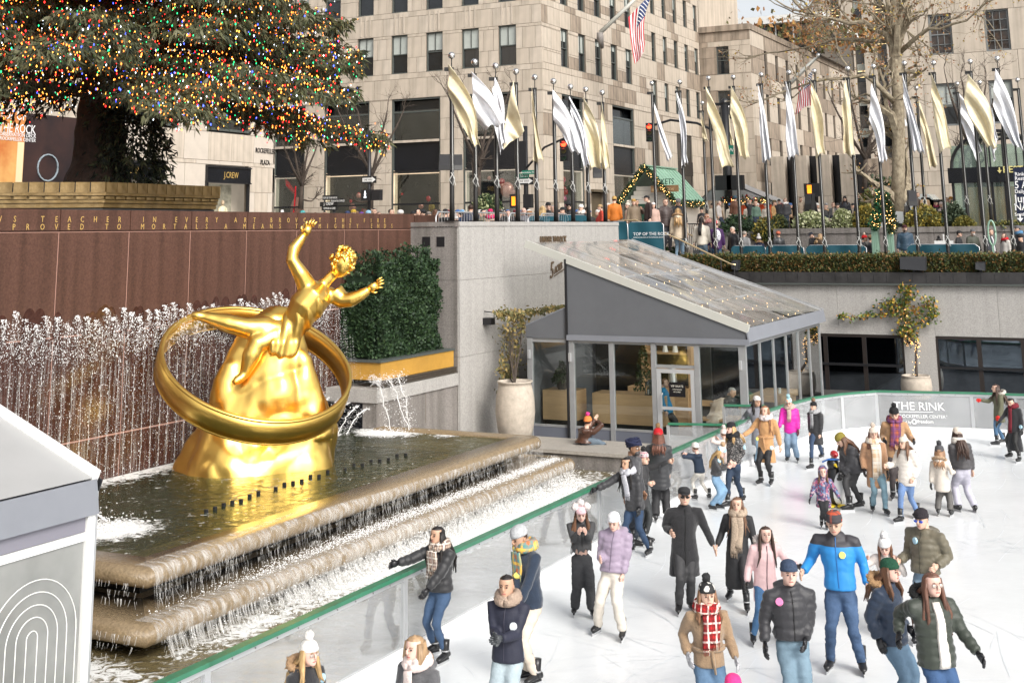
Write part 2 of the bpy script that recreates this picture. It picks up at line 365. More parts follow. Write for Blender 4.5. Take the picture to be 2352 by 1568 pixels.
def water(name,deep,foam_fn=None,rip=5,bump=.5,fscale=2.5,clear=.35):
    m=bpy.data.materials.new(name); m.use_nodes=True; N=m.node_tree.nodes; L=m.node_tree.links; b=N['Principled BSDF']; out=N['Material Output']
    b.inputs['Base Color'].default_value=(*deep,1); b.inputs['Roughness'].default_value=.06; b.inputs['Specular IOR Level'].default_value=.6
    tc=N.new('ShaderNodeTexCoord'); n=N.new('ShaderNodeTexNoise'); n.inputs['Scale'].default_value=rip; n.inputs['Detail'].default_value=4; n.inputs['Distortion'].default_value=.6
    L.new(tc.outputs['Object'],n.inputs['Vector']); bp=N.new('ShaderNodeBump'); bp.inputs['Strength'].default_value=bump; bp.inputs['Distance'].default_value=.05
    L.new(n.outputs['Fac'],bp.inputs['Height']); L.new(bp.outputs[0],b.inputs['Normal'])
    t=N.new('ShaderNodeBsdfTransparent'); t.inputs[0].default_value=(.75,.8,.7,1); mx=N.new('ShaderNodeMixShader'); mx.inputs[0].default_value=1-clear
    L.new(t.outputs[0],mx.inputs[1]); L.new(b.outputs[0],mx.inputs[2]); cur=mx.outputs[0]
    if foam_fn:
        foam=N.new('ShaderNodeBsdfPrincipled'); foam.inputs['Base Color'].default_value=(.78,.78,.76,1); foam.inputs['Roughness'].default_value=.6
        f=foam_fn(N,L,tc); m2=N.new('ShaderNodeMixShader'); L.new(f,m2.inputs[0]); L.new(cur,m2.inputs[1]); L.new(foam.outputs[0],m2.inputs[2]); cur=m2.outputs[0]
    L.new(cur,out.inputs[0]); return m
def foam_spots(spots,wall=None,thr=.52,sc=6,org=(0,0)):
    """foam mask: falls off round the given (x,y,r) spots and away from the x=wall strip, broken by noise"""
    def fn(N,L,tc):
        sep=N.new('ShaderNodeSeparateXYZ'); L.new(tc.outputs['Object'],sep.inputs[0]); tot=None
        def mth(op,a,b=None):
            n=N.new('ShaderNodeMath'); n.operation=op
            for i,q in enumerate((a,b)):
                if q is None: continue
                if isinstance(q,(int,float)): n.inputs[i].default_value=q
                else: L.new(q,n.inputs[i])
            return n.outputs[0]
        for (x,y,rx,ry,a) in spots:
            dx=mth('DIVIDE',mth('SUBTRACT',sep.outputs[0],x-org[0]),rx); dy=mth('DIVIDE',mth('SUBTRACT',sep.outputs[1],y-org[1]),ry)
            d=mth('SQRT',mth('ADD',mth('MULTIPLY',dx,dx),mth('MULTIPLY',dy,dy))); f=mth('MULTIPLY',mth('MAXIMUM',mth('SUBTRACT',1,d),0),a); tot=f if tot is None else mth('MAXIMUM',tot,f)
        n=N.new('ShaderNodeTexNoise'); n.inputs['Scale'].default_value=sc; n.inputs['Detail'].default_value=7; n.inputs['Roughness'].default_value=.7; n.inputs['Distortion'].default_value=1.2
        L.new(tc.outputs['Object'],n.inputs['Vector']); v=mth('ADD',n.outputs['Fac'],mth('MULTIPLY',tot,.45))
        mr=N.new('ShaderNodeMapRange'); mr.inputs['From Min'].default_value=thr+.08; mr.inputs['From Max'].default_value=thr+.2; L.new(v,mr.inputs[0]); return mr.outputs[0]
    return fn
g=MB(); g.quad((-18.38,14.3,1.045),(-12.93,14.3,1.045),(-12.93,26.45,1.045),(-18.38,26.45,1.045)); 
sp=[(-18.3,20,.8,9,.62),(-17.3,15.4,1.2,1.6,.9),(-15.2,15.9,1.0,1.0,1.1),(-16.5,26.0,1.1,.9,1.2),(-15.0,26.1,.5,.5,.6),(-17.9,25.0,.8,.8,1.3)]
o=struct('fountain_upper_water',g,water('upper_pool_water',(.06,.075,.035),foam_spots(sp,org=(-15.655,20.375)),rip=4,bump=.7,clear=.55))
g=MB(); g.quad((-18.38,8.5,.1),(-9.66,8.5,.1),(-9.66,28.4,.1),(-18.38,28.4,.1))
sp=[(-12.1,21.8,1.0,8.0,1.15),(-12.1,15.8,.6,2.6,.6),(-13,13.2,2.2,.7,.6)]
struct('fountain_lower_water',g,water('lower_pool_water',(.17,.135,.065),foam_spots(sp,org=(-13.99,18.45),sc=5),rip=5,bump=.8,clear=.1))
# water films and strands over the lips
M_wat=mat('falling_water',(.80,.79,.76),.12,spec=.8,alpha=.4)
M_wat2=mat('foaming_water',(.82,.82,.81),.3,alpha=.72)
def strands(specs,name,label,parent=None,m=M_wat,kind='stuff'):
    b=MB()
    for (p,q,r) in specs:
        p=V(*p); q=V(*q); n=4; mid=[lerp(p,q,t)+V(random.gauss(0,.012),random.gauss(0,.012),0)+V(0,0,.05*math.sin(t*3.1)*0) for t in (0,.33,.66,1)]
        r*=.5; 
        j=random.randrange(3); b.tube(mid[j:j+2]if random.random()<.75 else mid,[r*.9,r*.6] if 0 else ([r,r*.6]if 1 else 0),3,cap=False) if 0 else b.tube([mid[j],lerp(mid[j],mid[j+1],random.uniform(.4,1))],[r,r*.5],3,cap=False)
    o=b.build(name,m,parent); tag(o,kind='stuff'); 
    if parent is None: tag(o,label,'water')
    return o
sp=[]
for i in range(1700):
    y=random.uniform(14.1,26.5); x=-12.76+random.gauss(0,.015)
    if mn.noise(Vector((y*3.2,3,0)))<-.3+.5*random.random(): continue
    z0=.87+random.uniform(-.04,.06); sp.append(((x-.03,y,z0),(x+random.uniform(-.05,.07),y+random.gauss(0,.02),.56+.2*(random.random()<.3)),random.uniform(.003,.008)))
for i in range(260):
    x=random.uniform(-18.2,-12.8); y=14.11; sp.append(((x,y,.9),(x+random.gauss(0,.02),y-random.uniform(.02,.08),.60),random.uniform(.004,.009)))
strands(sp,'upper_cascade','thin curtain of water falling from the upper fountain lip')
sp=[]
for i in range(2400):
    y=random.uniform(13.9,27); x=-12.25+random.gauss(0,.02); d=max(0,min(1,(y-15.5)/3))
    if random.random()>.35+.65*d: continue
    sp.append(((x-.03,y,.34),(x+random.uniform(-.02,.12+.12*d),y+random.gauss(0,.04),.10),random.uniform(.003,.009)))
for i in range(240):
    x=random.uniform(-18.2,-12.4); sp.append(((x,13.57,.45),(x,13.5-random.uniform(0,.08),.1),random.uniform(.004,.009)))
strands(sp,'lower_cascade','ragged curtain of white water falling from the lower fountain lip')
# frothy water thrown along the tiers
b=MB()
for i in range(22000):
    y=13.9+13*random.random()**.8; d=max(0,min(1,(y-15)/4)); k=random.random()
    if random.random()>.15+.85*d: continue
    if k<.35: x=random.gauss(-12.62,.10); z=.57+abs(random.gauss(0,.03))
    elif k<.7: x=-12.2+abs(random.gauss(0,.14)); z=.1+abs(random.gauss(0,.15))
    else: x=-12.15+abs(random.gauss(0,.4)); z=.1+abs(random.gauss(0,.03))
    r=random.uniform(.004,.012); s=[random.uniform(.6,1.6) for _ in range(3)]
    c=V(x,y,z); P=[c+V(r*s[0],0,0),c+V(-r*.6,r*s[1],0),c+V(-r*.6,-r*s[1],0),c+V(0,0,r*s[2])]; b.add(P,[(0,1,3),(1,2,3),(2,0,3),(0,2,1)])
o=b.build('cascade_spray',M_wat2,None); tag(o,'white spray and froth thrown up along the fountain steps','spray',kind='stuff')
m=bpy.data.materials.new('water_film'); m.use_nodes=True; N=m.node_tree.nodes; L=m.node_tree.links; b_=N['Principled BSDF']; b_.inputs['Base Color'].default_value=(.80,.77,.72,1); b_.inputs['Roughness'].default_value=.15
tc=N.new('ShaderNodeTexCoord'); mp=N.new('ShaderNodeMapping'); mp.inputs['Scale'].default_value=(1.5,4.5,1.5); L.new(tc.outputs['Object'],mp.inputs[0]); n1=N.new('ShaderNodeTexNoise'); n1.inputs['Scale'].default_value=2.4; n1.inputs['Detail'].default_value=6; n1.inputs['Roughness'].default_value=.7; L.new(mp.outputs[0],n1.inputs['Vector'])
mr=N.new('ShaderNodeMapRange'); mr.inputs['From Min'].default_value=.40; mr.inputs['From Max'].default_value=.70; mr.inputs['To Max'].default_value=.62; L.new(n1.outputs['Fac'],mr.inputs[0]); L.new(mr.outputs[0],b_.inputs['Alpha'])
for (xc,zc,r,y0,y1) in ((-12.92,.95,.136,14.3,26.4),(-12.42,.42,.147,13.8,27.0),(-12.42,.42,.151,16.0,27.0)):
    fb=MB(); fb.loft([[(xc+r*math.cos(t)-(.25 if k==0 else 0),y,zc+r*math.sin(t)) for k,t in enumerate(np.linspace(1.57,-1.2,12))] for y in np.linspace(y0,y1,30)],cap=False,closed=False); o=fb.build('water_film',m,None,True); tag(o,'thin sheet of water sliding over the '+('upper' if zc>.6 else 'lower')+' fountain lip','water',kind='stuff')
def streaky(name,sc,lo,hi,mx):
    m=bpy.data.materials.new(name); m.use_nodes=True; N=m.node_tree.nodes; L=m.node_tree.links; b=N['Principled BSDF']; b.inputs['Base Color'].default_value=(.82,.81,.78,1); b.inputs['Roughness'].default_value=.2
    tc=N.new('ShaderNodeTexCoord'); mp=N.new('ShaderNodeMapping'); mp.inputs['Scale'].default_value=sc; L.new(tc.outputs['Object'],mp.inputs[0]); n=N.new('ShaderNodeTexNoise'); n.inputs['Scale'].default_value=2; n.inputs['Detail'].default_value=7; n.inputs['Roughness'].default_value=.72; L.new(mp.outputs[0],n.inputs['Vector'])
    r=N.new('ShaderNodeMapRange'); r.inputs['From Min'].default_value=lo; r.inputs['From Max'].default_value=hi; r.inputs['To Max'].default_value=mx; L.new(n.outputs['Fac'],r.inputs[0]); L.new(r.outputs[0],b.inputs['Alpha']); return m
MS=streaky('streaming_water',(2,13,.9),.44,.72,.85); MW=streaky('wall_streams',(2,11,.45),.50,.78,.42); MU=streaky('thin_streams',(2,13,.9),.54,.76,.7)
for (xa,za,xb,zb,y0,y1,lab) in ((-12.81,.90,-12.76,.56,14.3,26.4,'sheet of water falling from the upper fountain lip'),(-12.30,.36,-12.20,.11,14.0,27.0,'sheet of white water falling from the lower fountain lip'),(-12.26,.30,-12.05,.11,16.5,27.0,'outer splash sheet along the lower fountain lip')):
    o=MB().grid(lambda u,v: V(lerp(xa,xb,v**1.5)+.025*math.sin(u*61)+.02*math.sin(u*143),y0+(y1-y0)*u,lerp(za,zb,v)),120,4).build('water_sheet',MU if za>.8 else MS,None,True); tag(o,lab,'water',kind='stuff')
o=MB().grid(lambda u,v: V(-18.33+.03*math.sin(u*90),9.3+17.3*u,1.0+(2.95+.12*math.sin(u*70)+.08*math.sin(u*173))*v),220,10).build('water_sheet',MW,None,True); tag(o,'broken sheet of water streaming down the brown wall','water',kind='stuff')
# ---- brown granite wall
bw=thing('granite_fountain_wall',(-18.55,22,0),'tall brown granite wall behind the fountain with a carved gilded inscription','wall')
JY=[8.2,9.8,11.2,12.6,14.2,15.9,17.62,19.44,21.24,23.1,24.96,26.95,28.5,30.25]
MB().box(-19.1,8.0,-.05,-18.408,30.25,5.62).build('backing',M_mort,bw)
MB().box(-19.0,8.0,4.65,-18.5,30.27,5.98).build('parapet_core',M_mort,bw)
zr=[(.1,1.81,M_brownw),(1.84,3.71,M_brownw),(3.735,5.61,M_brown)]
for i in range(len(JY)-1):
    y0,y1=JY[i]+.012,JY[i+1]-.012
    for z0,z1,m in zr:
        block('granite_slab',((-18.46-.03),(y0+y1)/2,(z0+z1)/2),V(.09,0,0),V(0,(y1-y0)/2,0),V(0,0,(z1-z0)/2),m,bw)
    block('parapet_stone',(-18.72,(y0+y1)/2,(5.645+6.03)/2),V(.335,0,0),V(0,(y1-y0)/2,0),V(0,0,(6.03-5.645)/2),M_brown,bw)
MB().box(-19.05,30.28,4.6,-18.38,31.6,6.0).build('parapet_return',M_brown,bw)
b=MB()   # scalloped wet edge: thin lobes of dark wet stone, a film standing 2 mm off the slabs
for i in range(70):
    y=random.uniform(9,27.5); rr=random.uniform(.10,.2); zt=4.22+random.gauss(0,.05)+ (.0 if y<22 else .08); n=9; P=[(-18.396-.0008*i/70+.006,y+rr*.8*math.cos(t*math.pi/(n-1)),zt-.25+rr*math.sin(t*math.pi/(n-1))*1.2) for t in range(n)]
    P=[(-18.395+.00006*i,y+rr*.8,3.7)]+P+[(-18.395+.00006*i,y-rr*.8,3.7)]; P=[(-18.395+.00006*i,p[1],p[2]) for p in P]; b.add(P,[tuple(range(len(P)))])
o=b.build('wet_stain',M_brownw,bw); tag(o,kind='stuff')
row1=[("P",-36),("R",0)]
def inscribe(s,line,xs): pass
T1=[(0,'V'),(56,'S'),(160,'T'),(212,'E'),(261,'A'),(309,'C'),(358,'H'),(404,'E'),(449,'R'),(538,'I'),(580,'N'),(661,'E'),(700,'V'),(738,'E'),(776,'R'),(813,'Y'),(884,'A'),(920,'R'),(955,'T'),(1018,'B'),(1050,'R'),(1082,'O'),(1112,'V'),(1143,'C'),(1172,'H'),(1200,'T'),(1258,'T'),(1287,'H'),(1315,'E'),(1367,'F'),(1392,'I'),(1418,'R'),(1443,'E')]
T2=[(54,'P'),(106,'R'),(161,'O'),(213,'V'),(260,'E'),(309,'D'),(402,'T'),(448,'O'),(536,'M'),(577,'O'),(617,'R'),(657,'T'),(698,'A'),(739,'L'),(776,'S'),(848,'A'),(918,'M'),(953,'E'),(986,'A'),(1018,'N'),(1051,'S'),(1113,'T'),(1141,'O'),(1200,'M'),(1229,'I'),(1258,'G'),(1287,'H'),(1313,'T'),(1341,'Y'),(1394,'E'),(1419,'N'),(1444,'D'),(1470,'S')]
T3=[(1301,'A'),(1312,'E'),(1324,'S'),(1336,'C'),(1349,'H'),(1362,'Y'),(1375,'L'),(1388,'V'),(1402,'S')]
# positions above are tenths measured along the wall in the frame; letters stand on the wall plane
for T_,ypx,sz in ((T1,None,.26),(T2,None,.26),(T3,None,.10)):
    for x,ch in T_:
        xp=x*.6125 if T_ is not T3 else 1163+ (x-1301)*.69
        if T_ is T1: z=5.82
        elif T_ is T2: z=5.60+.09-.02
        else: z=5.42
        p=onplane(xp,505 if T_ is not T3 else 543,(-18.38,0,0),(1,0,0))
        text('letter',ch,.155 if T_ is not T3 else .095,M_goldtxt,bw,(-18.384,p[1],z-.02 if T_ is T1 else (5.66 if T_ is T2 else z)),(0,1,0),(0,0,1),.004,'CENTER',font_sx=.85)
# ---- water jets and droplets on the wall
b=MB(); b2=MB()
def drop(b,c,r,st=1.0):
    s=[random.uniform(.5,1.5) for _ in range(3)]; c=V(*c); P=[c+V(r*s[0],0,0),c+V(-r*.5,r*s[1],0),c+V(-r*.5,-r*s[1],0),c+V(0,0,r*s[2]*st)]; b.add(P,[(0,1,3),(1,2,3),(2,0,3),(0,2,1)])
y=9.3; jets=[]
while y<26.3:
    if not (24.9<y<25.2): jets.append(y)
    y+=.235+random.uniform(-.02,.02)
for y in jets:
    zt=4.08+.12*mn.noise(Vector((y*1.3,0,0)))+random.uniform(-.16,.12); big=1.0 if y<23.2 else .7; x0=-18.30
    for k in range(int(190*big)):      # frothy head of each jet
        t=random.random(); z=zt-t**1.3*.75; wdt=.035+.05*t; drop(b,(x0+.10*math.sin(min(1,t*1.5)*3)*random.uniform(.3,1),y+random.gauss(0,wdt),z),random.uniform(.005,.015)*(1-.3*t),1.9)
    zz=zt-.5
    while zz>1.05:                     # beaded strand below
        L=random.uniform(.03,.16); f=(zz-1.0)/3; drop(b,(x0-.03+random.gauss(0,.012),y+random.gauss(0,.010+.028*f),zz),random.uniform(.004,.010),random.uniform(1,5)); zz-=L*random.uniform(.25,.6)
    p=[V(x0-.03,y+random.gauss(0,.008),z) for z in np.linspace(zt-.9,1.04,9)]; b2.tube(p,[.004]*9,3,cap=False)
for i in range(15000):
    y=random.uniform(9.3,26.5); z=1.05+3.0*random.random()**.75; drop(b,(-18.3+random.uniform(-.07,.25),y,z),random.uniform(.003,.008),1.7)
o=b.build('wall_spray',M_wat2,None); tag(o,'row of white water jets splashing down the brown granite wall','water jets',kind='stuff')
o=b2.build('water_strands',M_wat,None); tag(o,'thin water strands running down the brown granite wall','water strands',kind='stuff')
# side jets over the low granite wall, arching spout at left, grille falls
b=MB()
def arc(p0,p1,h,n=60,r=.018,sp=.02):
    p0=V(*p0); p1=V(*p1); pts=[lerp(p0,p1,t)+V(0,0,h*4*t*(1-t)) for t in np.linspace(0,1,12)]
    b.tube([p+V(*RNG.normal(size=3))*sp*.6 for p in pts],[r*random.uniform(.4,.9) for _ in pts],4,cap=False)
    for k in range(n): t=random.random(); q=lerp(p0,p1,t)+V(0,0,h*4*t*(1-t)); drop(b,q+V(*RNG.normal(size=3))*sp*(1+2*t),random.uniform(.005,.016))
for k,(dx,dy) in enumerate(((0,0),(.25,.55),(.1,1.05))):
    arc((-17.0,26.3+dy*.9,2.15),(-16.3+dx,25.9+dy*.6,1.05),.1,260,.018,.035)
for k in range(900): drop(b,(-17.1+random.gauss(0,.13),26.6+random.uniform(-.4,.9),2.12+random.gauss(0,.07)),random.uniform(.006,.017))
for k in range(5): arc((-18.2+.28*k,26.1,1.72-.05*k),(-18.1+.22*k,25.4,1.05),.12,140,.02,.02)
arc((-17.3,15.2,1.9),(-15.6,16.2,1.05),.35,900,.02,.06); arc((-17.4,15.0,1.8),(-16.0,15.9,1.05),.45,700,.02,.07)
for (x,y,n) in ((-16.3,25.7,500),(-17.9,25.1,400),(-15.4,15.9,700),(-17.0,15.2,300)):
    for k in range(n): drop(b,(x+random.gauss(0,.3),y+random.gauss(0,.3),1.05+abs(random.gauss(0,.05))),random.uniform(.006,.016))
o=b.build('side_jets',M_wat2,None); tag(o,'arching side jets and splashes falling into the upper pool','water jets',kind='stuff')
# screen of fine spray lines fanning out left of the hedge
b=MB()
for r in range(34):
    z=4.05-r*.062; x=-17.7
    L=.12+.9*(r/34)**.8
    for k in range(int(L/.035)):
        y=24.9+.03*r*.3+k*.04; drop(b,(x+.1*math.sin(k),y+.6+random.gauss(0,.006),z-.012*k+random.gauss(0,.006)),random.uniform(.007,.015),1)
o=b.build('spray_fan',M_wat,None); tag(o,'fan of fine spray lines between the golden figure and the clipped hedge','spray',kind='stuff')
# nozzles standing in the pool
for i in range(24):
    p=at(474+ (932-474)*i/23,1173-(1173-1042)*(i/23)**1.0-10*math.sin(i/23*math.pi)+random.uniform(-3,3),z=1.08)
    if i in (7,15): continue
    o=MB().lathe((p[0],p[1],1.0),[(.036,0),(.036,.095),(.025,.10)],8).build('fountain_nozzle',M_blk); 
    tag(o,'small black pool nozzle, '+['first','second','third','fourth','fifth','sixth','seventh','eighth','ninth','tenth','eleventh','twelfth','thirteenth','fourteenth','fifteenth','sixteenth','seventeenth','eighteenth','nineteenth','twentieth','twenty first','twenty second','twenty third','last'][i]+' place from the left of the row','nozzle','row of nozzles in the upper pool')

# ================================================================ GRANITE BLOCK AND NICHE
gb=thing('granite_side_wall',(-17.6,35,0),'pale granite wall block between the fountain and the stairs, signs on it','wall')
X0=-16.9; Y0=30.12; Y1=41.3
MB().box(-19,Y0+.1,-.06,X0-.05,Y1-.05,5.3).build('core',M_joint,gb)
ys=[Y0,32.75,35.2,37.3,39.3,Y1]; zs=[-.06,2.32,4.28,5.68]
for i in range(len(ys)-1):
    for j in range(3):
        block('granite_panel',(X0-.06,(ys[i]+ys[i+1])/2,(zs[j]+zs[j+1])/2),V(.06,0,0),V(0,(ys[i+1]-ys[i])/2-.004,0),V(0,0,(zs[j+1]-zs[j])/2-.004),M_gran,gb)
for i in range(len(ys)-1): block('coping_stone',(X0-.17,(ys[i]+ys[i+1])/2,5.745),V(.19,0,0),V(0,(ys[i+1]-ys[i])/2-.004,0),V(0,0,.06),M_gran,gb)
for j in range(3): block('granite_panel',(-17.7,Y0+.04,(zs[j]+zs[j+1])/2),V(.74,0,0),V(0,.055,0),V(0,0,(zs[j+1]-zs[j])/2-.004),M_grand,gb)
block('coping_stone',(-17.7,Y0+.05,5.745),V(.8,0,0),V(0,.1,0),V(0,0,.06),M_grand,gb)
for (x,y) in ((1597,655),(1652,655),(1597,852)):
    p=onplane(x*.6125+0,(640+ (655 if y==655 else 830)/2.45)*.6125 if 0 else (392+(655 if y==655 else 830)*.25),(0,Y0-.02,0),(0,1,0))
for px_,py_ in ((979,555),(1012,555),(979,600)):
    p=onplane(px_,py_,(0,Y0-.02,0),(0,1,0)); MB().box(p[0]-.12,Y0-.03,p[2]-.13,p[0]+.12,Y0-.016,p[2]+.13).build('square_opening',M_blk,gb)
MB().box(X0,30.9,-.05,X0+.012,31.35,1.15).build('access_panel',M_gran,gb)
# end wall face toward stairs
for j in range(3): block('granite_panel',(-17.9,Y1-.02,(zs[j]+zs[j+1])/2),V(.95,0,0),V(0,.05,0),V(0,0,(zs[j+1]-zs[j])/2-.004),M_gran,gb)
lw=thing('low_granite_wall',(-17.6,28.2,0),'low granite wall with louvred grille beneath the yellow hedge planter','wall')
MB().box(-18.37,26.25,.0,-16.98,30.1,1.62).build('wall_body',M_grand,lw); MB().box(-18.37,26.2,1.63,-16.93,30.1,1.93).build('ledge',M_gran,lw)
for yy in (27.3,28.5): MB().box(-16.978,yy,.9,-16.972,yy+.012,1.6).build('joint',M_joint,lw)
gr=MB().box(-18.36,26.22,.95,-17.35,26.245,1.6).build('louvre_grille',M_blkp,lw)
for k in range(5): MB().obox((-17.85,26.16,1.05+.13*k),(.47,0,0),(0,.05,-.03),(0,.008,.012)).build('louvre',M_blk,lw)
for k in range(3): MB().tube([(-17.0,26.5,1.96+.055*k),(-17.0,30.08,1.96+.055*k)],.03,8).build('moulding',mat('dark_bronze',(.08,.065,.05),.4,metal=.3),lw)
bx=thing('hedge_planter',(-17.7,28.3,1.95),'yellow planter box with dark rim holding the clipped evergreen hedge','planter')
MB().box(-18.3,26.55,2.1,-17.05,30.06,2.5).build('box',mat('yellow_box',(.46,.25,.045),.5,var=.12,vs=2),bx); MB().box(-18.32,26.5,2.505,-17.02,30.08,2.55).build('rim',M_wfr,bx)
# hedge: many leaf sprays
def leaf_cloud(name,fn,n,size,mats,parent=None,up=.3,th=None,elong=1.6):
    """fn() -> (point, outward normal); small leaf sprays, real faces spread through the volume"""
    b=MB(); vs=[]; fs=[]; ms=[]; k=0
    for i in range(n):
        p,nn=fn(); s=size*random.uniform(.6,1.4); d=unit(V(*nn)*.7+RNG.normal(size=3)*.75+V(0,0,up)); q=unit(np.cross(d,RNG.normal(size=3))); mi=random.randrange(len(mats))
        a=p+d*s*elong; vs+= [p-q*s*.3,p+d*s*.5*elong-q*s*.55,a,p+d*s*.5*elong+q*s*.55]; fs.append((k,k+1,k+2,k+3)); ms.append(mi); k+=4
    b.v=[np.array(vs)]; b.f=fs; b.m=ms; b.n=k; return b.build(name,mats,parent)
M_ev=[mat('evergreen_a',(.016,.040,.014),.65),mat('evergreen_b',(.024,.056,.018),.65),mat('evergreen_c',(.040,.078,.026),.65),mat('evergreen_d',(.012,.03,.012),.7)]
def hedgefn():
    y=random.uniform(26.8,29.85); 
    lob=.16*math.sin(y*5.2)+.1*math.sin(y*11+1)
    zt=4.75+lob-(.45 if y<26.9 else 0)+(.12 if 28.8<y<29.4 else 0); z=2.4+(zt-2.4)*random.random(); k=random.random()
    prof=.55+.28*math.sin((y-26)*3.1)*.4+.1*math.sin(z*5+y*3)
    if k<.7: x=-17.75+prof*random.uniform(.55,.85); n=(1,0,.3)
    elif k<.8: x=-18.3+random.random()*1.0; z=zt+random.gauss(0,.05); n=(0,0,1)
    else: x=-18.3+random.random()*.9; y=26.8-.05*random.random(); n=(0,-1,.2); z=2.6+(4.3-2.6)*random.random()
    return V(x,y,z),n
hg=thing('clipped_hedge',(-17.7,28.3,2.5),'dense dark green clipped conifer hedge in the yellow planter','hedge')
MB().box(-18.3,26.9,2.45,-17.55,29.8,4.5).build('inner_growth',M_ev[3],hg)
o=leaf_cloud('foliage',hedgefn,26000,.05,M_ev,hg,.35); tag(o,kind='stuff')

# curb beyond the lower pool, pavilion base
cb=thing('stone_curb',(-11.9,29,0),'grey granite curb ledge at the end of the fountain pool','curb')
MB().box(-16.8,28.45,-.05,-9.75,30.0,.42).build('curb_body',M_grand,cb); MB().box(-16.8,28.38,.423,-9.7,30.05,.5).build('curb_top',mat('curb_stone',(.36,.33,.29),.6,var=.15,vs=20,streak=.1),cb)
g=MB(); g.box(-16.8,30.06,-.05,-9.72,46,.02); struct('pavilion_slab',g,mat('dark_decking',(.06,.055,.05),.7,var=.2,vs=4))
# ================================================================ BUILDINGS
def facade(par,P0,ud,nd,u0,u1,z0,z1,opens,rows,ms,dep=.22,maxw=1.45,gap=.011,cap=300,mfn=None):
    """stone blocks, each its own part, laid round the openings (u0,u1,z0,z1) over a dark joint backing"""
    P0=V(*P0); ud=unit(ud); nd=unit(nd); zs=set([z0,z1]+[r for r in rows if z0<r<z1])
    for o in opens:
        for z in (o[2],o[3]):
            if z0<z<z1: zs.add(z)
    zs=sorted(zs); zz=[zs[0]]
    for z in zs[1:]:
        if z-zz[-1]>.02: zz.append(z)
    cells=[]
    for i in range(len(zz)-1):
        a,b=zz[i],zz[i+1]; mid=(a+b)/2; cur=u0
        ops=sorted([(max(u0,o[0]),min(u1,o[1])) for o in opens if o[2]<mid<o[3] and o[1]>u0 and o[0]<u1]); spans=[]
        for p,q in ops:
            if p>cur: spans.append((cur,p))
            cur=max(cur,q)
        if cur<u1: spans.append((cur,u1))
        for p,q in spans:
            n=max(1,math.ceil((q-p)/maxw)); 
            cut=[p+(q-p)*k/n for k in range(n+1)]
            if n>1 and i%2: 
                s=(q-p)/n/2; cut=[p]+[p+s+(q-p)*k/n for k in range(n)]+[q]
            for k in range(len(cut)-1): cells.append((cut[k],cut[k+1],a,b))
    cells.sort(key=lambda c:-(c[1]-c[0])*(c[3]-c[2])); rest=MB()
    for k,(p,q,a,b) in enumerate(cells):
        c=P0+ud*(p+q)/2; c[2]=(a+b)/2; c=c-nd*(dep/2-random.choice((0,0,.004,.008)))
        m=ms[random.randrange(len(ms))] if mfn is None else mfn((p+q)/2,(a+b)/2)
        if k<cap: block('stone_block',c,ud*((q-p)/2-gap),nd*dep/2,V(0,0,(b-a)/2-gap),m,par)
        else: rest.obox(c,ud*((q-p)/2-gap),nd*dep/2,V(0,0,(b-a)/2-gap))
    if rest.n: tag(rest.build('stone_course',ms[0],par),kind='stuff')
def backing(par,P0,ud,nd,u0,u1,z0,z1,opens,m=None,off=.03,dep=.22):
    """dark joints behind the blocks, with the same openings, plus reveals"""
    P0=V(*P0); ud=unit(ud); nd=unit(nd); b=MB()
    zs=sorted(set([z0,z1]+[z for o in opens for z in (o[2],o[3]) if z0<z<z1]))
    for a,c in zip(zs,zs[1:]):
        mid=(a+c)/2; cur=u0
        for p,q in sorted([(o[0],o[1]) for o in opens if o[2]<mid<o[3]]):
            if p>cur+.001: b.obox(P0*V(1,1,0)+ud*(cur+p)/2-nd*(off+dep/2)+V(0,0,mid),ud*((p-cur)/2),nd*dep/2,V(0,0,(c-a)/2))
            cur=max(cur,q)
        if cur<u1-.001: b.obox(P0*V(1,1,0)+ud*(cur+u1)/2-nd*(off+dep/2)+V(0,0,mid),ud*((u1-cur)/2),nd*dep/2,V(0,0,(c-a)/2))
    return b.build('wall_core',m or M_joint,par)
